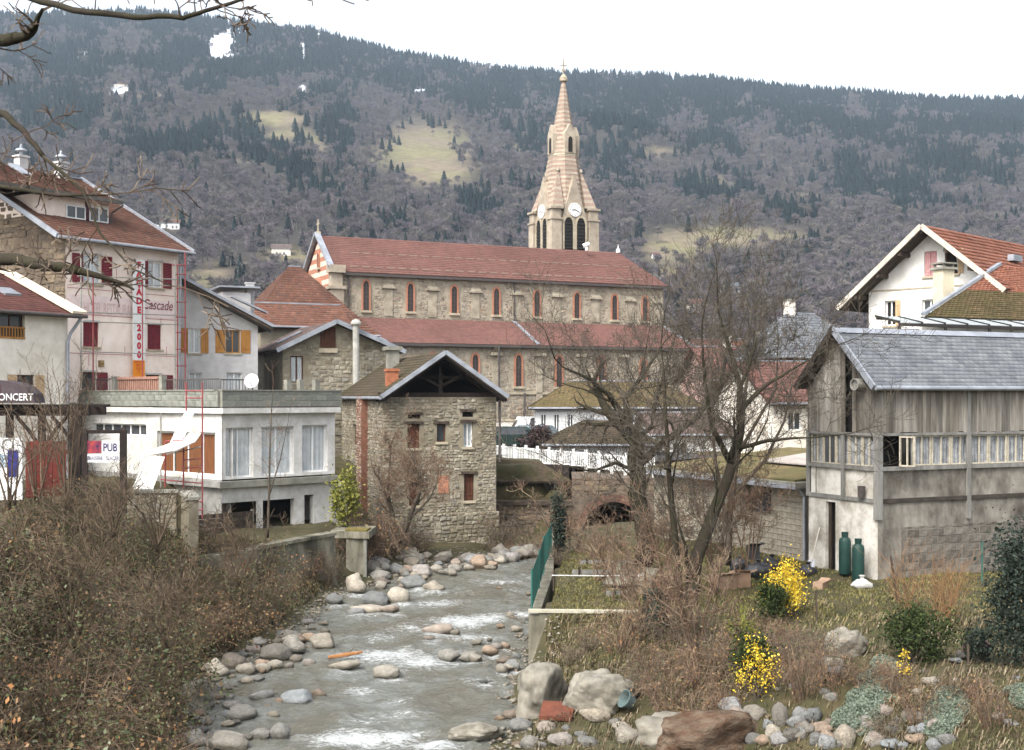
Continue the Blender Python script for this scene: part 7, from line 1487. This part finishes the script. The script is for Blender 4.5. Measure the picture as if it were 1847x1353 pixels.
def shrub(name, label, px, py, D, rx, h, m, nleaf, size, seed, stems=8, clump=26, spread=.28, core=True, sm_=bark, ry=None, lo=.1):
    rs = np.random.RandomState(seed); base = P(px, py, D) if D else ground_at(px, py); D = base.y; z0 = gzs(base.x, D); base.z = max(z0 - .05, base.z - .3) if abs(base.z - z0) < 1.5 else base.z; o = thing(name, label, 'shrub', base)
    cs = rs.normal(size=(clump, 3)); cs /= np.linalg.norm(cs, axis=1)[:, None]; cs *= rs.uniform(.35, .92, clump)[:, None]; cs[:, 2] = cs[:, 2] * .5 + .5
    cs = cs * np.array([rx, ry or rx, h]); cs[:, 2] = np.maximum(cs[:, 2], lo * h)
    k = rs.randint(0, clump, nleaf); pts = cs[k] + rs.normal(size=(nleaf, 3)) * spread * np.array([rx, rx, h * .55]) * rs.uniform(.3, 1, (nleaf, 1)); pts[:, 2] = np.maximum(pts[:, 2], .02)
    f = bpy.data.objects.new('foliage', leaf_cloud(rs, pts, size, m, 'foliage')); COL.objects.link(f); f.parent = o
    mb = MB()
    for i in range(stems): c_ = cs[rs.randint(clump)]; mb.tube([(rs.normal() * .08, rs.normal() * .08, -.1), (c_[0] * .5, c_[1] * .5, c_[2] * .5), tuple(c_)], [.025, .018, .008], 4, cap=False)
    mb.build('stems', sm_, o); return o, cs
yel = leafm('yellow_blossom', [C(240, 206, 50, .75), C(226, 186, 40, .72), C(248, 220, 90, .78), C(204, 166, 44, .7), C(150, 150, 60, .65)]); gd = leafm('dark_green_leaves', [C(52, 66, 36, .6), C(70, 84, 40, .6), C(40, 52, 30, .6), C(84, 96, 48, .6)])
gy_ = leafm('yellow_green_leaves', [C(120, 124, 50, .65), C(150, 148, 70, .65), C(98, 106, 46, .65)]); bl = leafm('bluish_evergreen', [C(58, 70, 60, .55), C(44, 56, 48, .55), C(72, 84, 70, .55), C(38, 46, 40, .55)])
shrub('evergreen_bush', 'dark green bush below and beside the yellow blossom', 1392, 1122, None, .46, 1.2, gd, 2600, .07, 3)
shrub('flowering_bush', 'round bush covered in bright yellow blossom by the barn', 1416, 1116, None, .55, 1.45, yel, 4600, .055, 4, clump=50, lo=.38, spread=.27)
shrub('flowering_bush', 'smaller half green bush with yellow blossom low on the bank', 1368, 1262, None, .5, 1.3, yel, 900, .052, 5, clump=26, spread=.3)
shrub('evergreen_bush', 'dark leafy bush behind the low yellow blossom', 1350, 1245, None, .5, 1.35, gd, 2600, .07, 6)
shrub('evergreen_bush', 'slender bush with thin yellow blossom spikes', 1338, 1180, None, .32, 1.2, gy_, 900, .05, 7, clump=12)
shrub('evergreen_bush', 'dense dark evergreen bush on the lawn edge before the willow', 1655, 1200, None, .75, 1.35, gd, 4200, .07, 8)
shrub('flowering_bush', 'tiny tuft of yellow blossom at the evergreen foot', 1634, 1212, None, .2, .45, yel, 260, .05, 9, clump=6)
shrub('juniper', 'tall bluish dark juniper at the right edge of the garden', 1850, 1220, 25.5, .9, 3.0, bl, 9000, .08, 10, clump=60)
shrub('juniper', 'low dark evergreen beside the tall juniper', 1770, 1215, 26.0, .4, .9, bl, 1200, .07, 11)
shrub('green_bush', 'light green leafy bush between pub and mill', 622, 950, 50.5, .55, 2.7, gy_, 1900, .13, 12, clump=22, spread=.4)
shrub('ivy_bush', 'dark ivy column on the bank before the bridge', 1008, 1050, 45.5, .4, 2.4, bl, 2200, .1, 13, clump=24)
wil = mat('orange_willow_twig', C(168, 132, 94, .62), C(146, 110, 76, .62), 3, .9, 0, dirt=.1)
for px, py, D, lab in ((1705, 1140, 30.0, 'orange-twigged willow shrub before the barn blocks'), (1640, 1120, 31.5, 'smaller orange-brown willow shrub left of the large one')):
    rg = random.Random(px); p = P(px, py, D); p.z = gzs(p.x, p.y); o = thing('willow_shrub', lab, 'shrub', p); tk, cw_ = MB(), MB()
    for i in range(34 if px > 1700 else 18): a = rg.uniform(0, 6.283); spray(tk, (rg.gauss(0, .12), rg.gauss(0, .12), 0), (.45 * math.cos(a), .45 * math.sin(a), 1), rg.uniform(.9, 1.75), .014, 1, rg, .1, (5,), .2, cw_, .003)
    (cw_ if cw_.v else tk).build('twigs', wil, o)
# silvery cushions of ground cover
cus = leafm('silver_green_cushion', [C(138, 150, 132, .58), C(122, 136, 116, .58), C(154, 164, 146, .58), C(104, 118, 96, .58)])
for k, (lab, pts) in enumerate((('pale silver-green cushion plant trailing down to the cobbles', [(1600, 1212, 26), (1585, 1240, 34), (1570, 1265, 40), (1550, 1290, 40), (1535, 1302, 34)]), ('smaller silver-green cushion plant under the evergreen bush', [(1715, 1282, 28), (1700, 1300, 32), (1690, 1318, 26)]), ('faint silver-green cushion plant at the right edge', [(1835, 1255, 20), (1845, 1268, 20)]))):
    rs = np.random.RandomState(k); b0 = ground_at(pts[-1][0], pts[-1][1]); o = thing('cushion_plant', lab, 'plant', b0); q = []; NL = 3600
    for px, py, r_ in pts:
        c_ = ground_at(px, py); rr_ = r_ * c_.y / F
        th = rs.uniform(0, 6.283, NL); ra = np.sqrt(rs.rand(NL)) * rr_ * 1.1; X = c_.x + ra * np.cos(th); Y = c_.y + ra * np.sin(th) * 1.3; Z = gz(X, Y) + .18 * np.sqrt(np.clip(1 - (ra / (rr_ * 1.15)) ** 2, 0, 1)) + rs.uniform(-.03, .03, NL); q.append(np.stack([X - b0.x, Y - b0.y, Z - b0.z], -1))
    f = bpy.data.objects.new('foliage', leaf_cloud(rs, np.concatenate(q), .05, cus, 'foliage')); COL.objects.link(f); f.parent = o
# grass: dry tufts on the right bank, short turf on the garden, weeds on the left
def blades(name, label, m, n_, xr, yr, test, hh, seed, lean=.5, wd=.012):
    rs = np.random.RandomState(seed); X = rs.uniform(*xr, n_); Y = rs.uniform(*yr, n_); ok = test(X, Y, rs); X, Y = X[ok], Y[ok]; Z = gz(X, Y); k = len(X)
    a = rs.uniform(0, 6.283, k); h = hh * rs.uniform(.4, 1.3, k) * (.5 + fbm(X * 1.3, Y * 1.3, 3)); ln = rs.uniform(.1, 1.0, k) * lean * h * 1.6; b_ = rs.uniform(0, 6.283, k) * .35 - 1.8
    dx, dy = np.cos(a) * wd, np.sin(a) * wd; tx_, ty_ = X + np.cos(b_) * ln, Y + np.sin(b_) * ln
    V = np.stack([np.stack([X - dx, Y - dy, Z - .02], -1), np.stack([X + dx, Y + dy, Z - .02], -1), np.stack([X + .4 * (tx_ - X) + dx * .7, Y + .4 * (ty_ - Y) + dy * .7, Z + h * .7], -1), np.stack([X + .4 * (tx_ - X) - dx * .7, Y + .4 * (ty_ - Y) - dy * .7, Z + h * .7], -1), np.stack([tx_, ty_, Z + h * .66], -1)], 1).reshape(-1, 3)
    i5 = np.arange(k)[:, None] * 5; T = np.concatenate([i5 + np.array([[0, 1, 2]]), i5 + np.array([[0, 2, 3]]), i5 + np.array([[3, 2, 4]])]); o = bpy.data.objects.new(name, raw_mesh(name, V, T, m)); COL.objects.link(o); tag(o, label, 'grass'); o['kind'] = 'stuff'
dryg = leafm('dry_grass', [C(176, 158, 130, .58), C(154, 134, 108, .58), C(132, 114, 92, .58), C(188, 174, 146, .58), C(116, 100, 80, .58), C(130, 128, 86, .58), C(104, 110, 66, .58)])
lawn = leafm('winter_turf', [C(160, 150, 92, .6), C(136, 134, 78, .6), C(178, 164, 112, .6), C(112, 116, 66, .6)])
weed = leafm('bank_weeds', [C(84, 92, 52, .6), C(110, 104, 68, .6), C(132, 112, 80, .6), C(66, 76, 44, .6), C(120, 92, 66, .6)])
blades('dry_grass', 'matted dry tan grass hanging over the right bank', dryg, 80000, (.4, 18), (17, 33), lambda X, Y, rs: (sdist(X, Y) > .5) & ((fbm(X * .8, Y * .8, 14) > .47) | (rs.rand(len(X)) < .16)) & ~((Y > 30) & (X > 5.5) & (rs.rand(len(X)) < .75)), .2, 1, .9)
blades('turf', 'short yellowish winter turf on the garden and lawn', lawn, 90000, (.9, 20), (29, 47), lambda X, Y, rs: (sdist(X, Y) > .6) & (fbm(X * .7, Y * .7, 15) + rs.rand(len(X)) * .2 > .42), .085, 2, .5, .01)
blades('bank_weeds', 'low weeds and dead stalks under the brambles', weed, 70000, (-24, -5), (15, 47), lambda X, Y, rs: (sdist(X, Y) > .35), .28, 3, .8, .016)
# ------------------------------------------------------------------ garden, clutter, vehicles
gn = mat('green_net', C(60, 120, 108, .7), C(50, 104, 94, .7), 8, .7, .1, dirt=.2)
fn2 = thing('green_net_fence', 'green wire net fence on posts along the garden wall', 'fence', (.75, 34.0, 1.45))
fp = [(.55, 33.9), (.85, 38.0), (1.1, 42), (1.5, 46.5)]
for i, (x_, y_) in enumerate(fp): bm_part('post', gn, fn2, lambda b: b.tube([(x_ - .75, y_ - 34, -.3), (x_ - .75, y_ - 34, 1.15)], .03, 6))
for (p, q) in zip(fp, fp[1:]):
    def net(b):
        n_ = 26
        for i in range(n_ + 1): t = i / n_; x_, y_ = p[0] + (q[0] - p[0]) * t - .75, p[1] + (q[1] - p[1]) * t - 34; b.tube([(x_, y_, .05), (x_, y_, 1.08)], .008, 3, cap=False)
        for k in range(9): z = .06 + k * .127; b.tube([(p[0] - .75, p[1] - 34, z), (q[0] - .75, q[1] - 34, z)], .008, 3, cap=False)
    bm_part('net', gn, fn2, net, kind='stuff')
gwl = thing('garden_wall', 'mossy concrete retaining wall of the garden at the stream edge', 'wall', (.45, 33.3, 0))
bm_part('wall', stain, gwl, lambda b: b.prism([(0, 0), (.28, 0), (.95, 8), (1.4, 20), (1.1, 20), (.65, 8)], -.6, 1.42)); bm_part('front_wall', stain, gwl, lambda b: b.prism([(.283, -.02), (5.0, -.3), (5.0, -.05), (.283, .25)], -.3, 1.5)); bm_part('edging', mat('pale_edging', C(206, 200, 180, .78), C(180, 174, 152, .78), 4, .9, .2, dirt=.3), gwl, lambda b: b.prism([(.0, -.06), (5.0, -.36), (5.0, -.16), (.0, .14)], 1.503, 1.58))
# wires and bed boards
wr_ = thing('garden_wires', 'white line on pegs stretched across the garden bed', 'line', (1.6, 38, 1.75))
bm_part('line', white, wr_, lambda b: b.tube([(-.4, -1.4, .28), (1.1, -1.3, .25), (2.4, -1.2, .26)], .016, 4)); 
for x_ in (-.35, 2.4): bm_part('peg', oldwood, wr_, lambda b: b.tube([(x_, -1.35, -.2), (x_, -1.35, .42)], .03, 6))
for i, (y_, lab) in enumerate(((40.5, 'grey edging board of the upper garden bed'), (43.0, 'grey edging board nearest the bridge arch'), (36.2, 'short grey edging board of the lower garden bed'))):
    o = thing('bed_board', lab, 'board', (2.0 + .4 * i, y_, gzs(2.6, y_))); bm_part('board', barnpost, o, lambda b: b.box(0, 2.2, 0, .05, -.1, .16)); bm_part('stake', oldwood, o, lambda b: b.box(.2, .26, -.05, -.003, -.15, .26)); bm_part('stake', oldwood, o, lambda b: b.box(1.9, 1.96, -.05, -.003, -.15, .26))
slab = thing('leaning_slab', 'grey roofing slab tilted on the garden slope', 'slab', gp(1140, 1060)); bm_part('sheet', stain, slab, lambda b: b.slab([(-.9, 0, .12), (.5, -.5, .1), (.9, .5, .5), (-.4, .8, .62)], .06)); bm_part('batten', oldwood, slab, lambda b: b.beam((-.9, .05, .1), (-.4, .82, .6), .06))
cb = thing('compost_bin', 'dark green compost bin under the leaning tree', 'bin', gp(1183, 1135)); cgm = mat('dark_green_plastic', C(44, 66, 56, .65), C(36, 54, 46, .65), 3, .6, .1, dirt=.2)
bm_part('body', cgm, cb, lambda b: b.lathe([(.0, 0), (.36, 0), (.3, .8), (.0, .8)], (0, 0, 0), 8)); bm_part('lid', cgm, cb, lambda b: b.lathe([(.34, .8), (.34, .86), (.1, .92), (0, .92)], (0, 0, 0), 8))
# gas cylinders
gcm = mat('green_cylinder_paint', C(42, 78, 70, .7), C(36, 66, 60, .7), 3, .5, .1, dirt=.2)
for px, lab in ((1524, 'green gas cylinder next to the barn doorway'), (1548, 'green gas cylinder nearer the barn corner')):
    p = K.world((-.55, K.sd(px, 1000, -.55)[0], 0)); o = thing('gas_cylinder', lab, 'gas cylinder', (p.x, p.y, gzs(p.x, p.y) + .02))
    bm_part('body', gcm, o, lambda b: b.lathe([(0, 0), (.17, 0), (.185, .04), (.185, 1.0), (.16, 1.1), (.08, 1.16), (.07, 1.18)], (0, 0, 0), 18), smooth=True); bm_part('collar', gcm, o, lambda b: b.lathe([(.1, 1.16), (.11, 1.3), (.095, 1.3), (.09, 1.16)], (0, 0, 0), 14)); bm_part('valve', ironm, o, lambda b: b.lathe([(.03, 1.16), (.03, 1.26), (.05, 1.26), (.05, 1.3), (0, 1.3)], (0, 0, 0), 8))
# refuse heap by the garage
blk = mat('black_plastic', (.02, .02, .022, 1), (.035, .035, .04, 1), 3, .4, .4, 6, dirt=.1, spec=.5); crd = mat('cardboard', C(190, 160, 134, .75), C(166, 134, 108, .75), 3, .9, .1, dirt=.2); sackm = mat('white_sack', C(222, 220, 212, .8), C(190, 188, 180, .8), 3, .8, .4, 6, dirt=.2)
def sack(label, px, py, s_, m, hh=.8):
    p = ground_at(px, py); me = rock_mesh(int(px), 3, .15, 'sack'); me.materials.clear(); me.materials.append(m); o = thing('sack', label, 'sack', p); b = bpy.data.objects.new('bag', me); COL.objects.link(b); b.parent = o; b.scale = (s_, s_ * .8, s_ * hh); b.location = (0, 0, s_ * hh * .75); bm_part('knot', m, o, lambda q: q.lathe([(.10, 0), (.05, .06), (.1, .14), (.0, .14)], (0, 0, s_ * hh * 1.5), 8)); return o
sack('large black plastic sack heaped by the garage', 1368, 1048, .42, blk); sack('black plastic sack lying beside the cardboard boxes', 1335, 1035, .34, blk); sack('small black plastic sack behind the yellow bush', 1392, 1030, .3, blk); sack('black bin sack left of the barn doorway', 1458, 1040, .26, blk); sack('white sack slumped below the gas cylinders', 1555, 1062, .34, sackm, .5); sack('small white sack by the barn doorway', 1456, 1012, .16, sackm)
def carton(label, px, py, w_, d_, h, rot, m=crd):
    o = thing('carton', label, 'box', ground_at(px, py), rot); bm_part('box', m, o, lambda b: b.box(-w_ / 2, w_ / 2, -d_ / 2, d_ / 2, -.05, h)); bm_part('flap', m, o, lambda b: b.slab([(-w_ / 2, -d_ / 2 - .003, h), (w_ / 2, -d_ / 2 - .003, h), (w_ / 2, -d_ / 2 - .2, h + .1), (-w_ / 2, -d_ / 2 - .2, h + .1)], .01)); bm_part('flap', m, o, lambda b: b.slab([(w_ / 2 + .003, -d_ / 2, h), (w_ / 2 + .003, d_ / 2, h), (w_ / 2 + .18, d_ / 2, h + .07), (w_ / 2 + .18, -d_ / 2, h + .07)], .01))
carton('large pale cardboard box dumped left of the black sacks', 1305, 1062, .6, .5, .4, .4); carton('brown cardboard box squeezed between black sacks', 1340, 1060, .45, .4, .45, -.2); carton('dark crate on top of the refuse heap', 1358, 1010, .38, .3, .5, .1, blk); carton('open carton lying right of the doorway rubble', 1480, 1062, .4, .3, .2, .9)
spd = thing('shovel', 'pale-handled shovel leaning by the barn doorway', 'shovel', gp(1462, 1030)); bm_part('handle', mat('pale_handle', C(220, 214, 204, .8), C(200, 190, 176, .8), 4, .6, 0), spd, lambda b: b.tube([(0, 0, .2), (.38, .35, 1.35)], .022, 6)); bm_part('blade', zinc, spd, lambda b: b.slab([(-.13, -.02, 0), (.1, -.08, 0), (.14, .06, .34), (-.06, .1, .34)], .015))
def stake(label, px, py, pxt, pyt, w_=.05): 
    p = ground_at(px, py); t = P(pxt, pyt, p.y) - p; o = thing('stake', label, 'post', p); bm_part('shaft', oldwood, o, lambda b: b.beam((0, 0, -.2), t * .93, w_)); bm_part('tip', oldwood, o, lambda b: b.tube([t * .93, t], [w_ * .6, .004], 4))
stake('leaning wooden stake in front of the barn blocks', 1620, 1085, 1606, 1000); stake('short upright stake beside the yellow bush', 1474, 1122, 1472, 1062, .04); stake('thin post beside the purple barrel', 1746, 1215, 1746, 1160, .04)
br_ = thing('barrel', 'faded purple barrel lying on its side by the evergreen', 'barrel', gp(1762, 1190)); pm = mat('faded_purple', C(124, 84, 92, .7), C(104, 70, 78, .7), 3, .6, .1, dirt=.25)
bb = bm_part('body', pm, br_, lambda b: b.lathe([(0, 0), (.15, 0), (.18, .04), (.19, .25), (.18, .46), (.15, .5), (0, .5)], (0, 0, 0), 16), smooth=True); bb.matrix_local = Matrix.Translation((-.25, 0, .18)) @ Matrix.Rotation(math.radians(90), 4, 'Y'); b2 = bm_part('hoop', ironm, br_, lambda b: b.lathe([(.192, .12), (.2, .12), (.2, .15), (.192, .15)], (0, 0, 0), 16)); b2.matrix_local = bb.matrix_local.copy()
lb = thing('clothes_line', 'low clothes line frame before the barn blocks', 'clothes line', K.world((3.0, -1.6, 0)), K.a); bm_part('bar', ironm, lb, lambda b: b.tube([(-.9, 0, 1.35), (.1, 0, 1.36)], .02, 6)); bm_part('post', gn, lb, lambda b: b.tube([(-.4, 0, -.3), (-.4, 0, 1.35)], .025, 6)); bm_part('post', gn, lb, lambda b: b.tube([(3.4, -.3, -.3), (3.4, -.3, 1.3)], .025, 6))
for i in range(3): bm_part('wire', galv, lb, lambda b: b.tube([(.1 - i * .3, 0, 1.35), (1.7, -.15, 1.22), (3.4, -.3, 1.2 + i * .04)], .008, 3))
lg = thing('driftwood', 'orange-brown driftwood branch stranded on the stones', 'branch', gp(625, 1190)); bm_part('log', mat('drift_wood', C(190, 134, 84, .7), C(150, 104, 66, .7), 5, .9, .3, dirt=.2), lg, lambda b: b.tube([(-.5, -.1, .08), (0, 0, .14), (.45, .08, .2)], [.05, .06, .03], 6)); bm_part('twig', bark, lg, lambda b: b.tube([(0, 0, .14), (.2, .2, .3)], [.02, .008], 4))
rp2 = thing('rusty_sheet', 'rusty brown metal sheet wedged under the boulders', 'sheet', gp(1005, 1300)); bm_part('sheet', mat('rust', C(124, 72, 52, .7), C(96, 56, 42, .7), 4, .8, .3, dirt=.3), rp2, lambda b: b.slab([(-.4, -.2, .12), (.3, -.3, .1), (.4, .3, .3), (-.3, .3, .34)], .015)); bm_part('folded_edge', mat('rust', None), rp2, lambda b: b.beam((-.4, -.2, .1), (.3, -.3, .08), .02, .08))
sp2 = thing('teal_bucket', 'faded teal plastic tub caught in the brush above the stones', 'bucket', gp(1140, 1285)); tq = mat('teal_plastic', C(122, 142, 140, .6), C(100, 118, 116, .6), 4, .6, .1, dirt=.3)
t_ = bm_part('tub', tq, sp2, lambda b: b.lathe([(0, 0), (.13, 0), (.19, .22), (.175, .22), (.12, .03), (0, .03)], (0, 0, 0), 16)); t_.rotation_euler = (.35, -1.0, 0); t_.location = (0, 0, .2); t2_ = bm_part('rim', tq, sp2, lambda b: b.lathe([(.19, .21), (.205, .21), (.205, .235), (.19, .235)], (0, 0, 0), 16)); t2_.rotation_euler = t_.rotation_euler; t2_.location = t_.location
# vehicles on the road beyond the mill
def car(label, x, y, z, rot, paint, L_=4.0, H=1.45, van=False):
    o = thing('parked_car', label, 'car', (x, y, z), rot); W_ = .82
    prof = [(-L_ / 2, .3), (-L_ / 2, .75), (-L_ * .42, .85), (-L_ * .22, .92), (-L_ * .1, H), (L_ * .32, H), (L_ * .46, .95), (L_ / 2, .9), (L_ / 2, .3)] if not van else [(-L_ / 2, .3), (-L_ / 2, 1.0), (-L_ * .36, 1.1), (-L_ * .26, H), (L_ * .49, H), (L_ / 2, .3)]
    b = MB(); k = len(prof)
    for s_ in (-1, 1): b.add([(x_, s_ * (W_ if z_ < 1 else W_ * .86), z_) for x_, z_ in prof], [tuple(range(k)) if s_ < 0 else tuple(range(k))[::-1]])
    b.f += [(i, (i + 1) % k, k + (i + 1) % k, k + i) for i in range(k)]; b.build('body', paint, o)
    bm_part('windscreen', glass, o, lambda q: q.add([(prof[3 if not van else 2][0] - .01, -.7, .98 if not van else 1.15), (prof[3 if not van else 2][0] - .01, .7, .98 if not van else 1.15), (prof[4 if not van else 3][0] - .02, .62, H - .06), (prof[4 if not van else 3][0] - .02, -.62, H - .06)], [(0, 1, 2, 3)]))
    for s_ in (-1, 1):
        bm_part('side_window', glass, o, lambda q: q.add([(-L_ * .16, s_ * .835, .97), (L_ * .3, s_ * .835, .97), (L_ * .26, s_ * .73, H - .08), (-L_ * .08, s_ * .73, H - .08)], [(0, 1, 2, 3)])); bm_part('headlight', white, o, lambda q: q.box(-L_ / 2 - .02, -L_ / 2 - .003, s_ * .55 - .14, s_ * .55 + .14, .62, .76))
        for x_ in (-L_ * .31, L_ * .31): w2 = bm_part('wheel', blk, o, lambda q: q.lathe([(0, -.1), (.31, -.1), (.31, .1), (0, .1)], (0, 0, 0), 16)); w2.matrix_local = Matrix.Translation((x_, s_ * .76, .31)) @ Matrix.Rotation(math.radians(90), 4, 'X')
    return o
dg = mat('green_car_paint', C(40, 66, 62, .7), C(40, 66, 62, .7), 2, .25, 0, dirt=.05, spec=.6); gy2 = mat('blue_grey_car_paint', C(120, 136, 142, .75), C(120, 136, 142, .75), 2, .25, 0, dirt=.05, spec=.6); wv_ = mat('white_car_paint', (.75, .76, .78, 1), (.75, .76, .78, 1), 2, .3, 0, dirt=.05, spec=.6)
p = P(912, 812, 79); car('dark green car parked beside the mill downpipe', p.x, 79, 3.99, math.radians(15), dg); p = P(948, 812, 80); car('blue-grey car parked next to the dark green one', p.x + .3, 80.5, 3.99, math.radians(40), gy2, 4.2, 1.5); p = P(965, 806, 88); car('white van parked behind the cars at the church wall', p.x, 88, 3.99, math.radians(8), wv_, 4.6, 1.95, True)
hedge = leafm('hedge_leaves', [C(92, 74, 74, .55), C(74, 60, 58, .55), C(110, 90, 84, .55)])
shrub('clipped_hedge', 'dull purple hedge at the corner of the low white house', 970, 845, 72, 1.2, 1.9, hedge, 2500, .16, 40, clump=24)
wl2 = thing('churchyard_wall', 'pale low wall between the cars and the church', 'wall', (-4, 93, 3.6), math.radians(8)); bm_part('wall', cream2, wl2, lambda b: b.box(0, 9, 0, .3, 0, 1.9)); bm_part('coping', stone_sill, wl2, lambda b: b.box(-.1, 9.1, -.08, .38, 1.9, 2.02))
# foothill trees behind the roofs, one by one
def foothill(px, D, h, me, label, cat_name):
    x_ = (px - HX) / F * D; o = thing(cat_name, label, 'tree', (x_, D, hz_(px, D) - .3 if D > 300 else 3.6), R.uniform(0, 6.28), label.replace('one of ', '')); c_ = bpy.data.objects.new('crown', me); COL.objects.link(c_); c_.parent = o; c_.scale = (h, h, h); c_.rotation_euler = (0, 0, 0)
    bm_part('trunk', bark, o, lambda b: b.tube([(0, 0, 0), (0, 0, h * .5)], [h * .022, h * .008], 5, cap=False))
for i in range(90):
    px = R.uniform(-100, 1950); D = R.uniform(230, 420); h = R.uniform(5, 9)
    if R.random() < .86: foothill(px, D, h, ds[R.randrange(5)][1], 'bare winter tree standing among the roofs at the foot of the slope', 'bare_tree')
    else: foothill(px, D, h * 1.2, cs[R.randrange(3)][1], 'dark conifer standing among the roofs at the foot of the slope', 'conifer')
# ------------------------------------------------------------------ haze between here and the mountain
hzb = MB(); hzb.box(-2600, 2600, -30, 2700, -2, 760); hzo = hzb.build('haze', None); hzo['kind'] = 'stuff'; tag(hzo, 'thin grey-blue winter haze lying over the valley', 'haze')
hzm = bpy.data.materials.new('haze'); hzm.use_nodes = True; n = hzm.node_tree.nodes; n.clear(); vo = n.new('ShaderNodeVolumePrincipled'); ou = n.new('ShaderNodeOutputMaterial')
vo.inputs['Density'].default_value = .00011; vo.inputs['Color'].default_value = (.70, .85, 1.0, 1); vo.inputs['Anisotropy'].default_value = .1; hzm.node_tree.links.new(vo.outputs[0], ou.inputs['Volume']); hzo.data.materials.append(hzm)
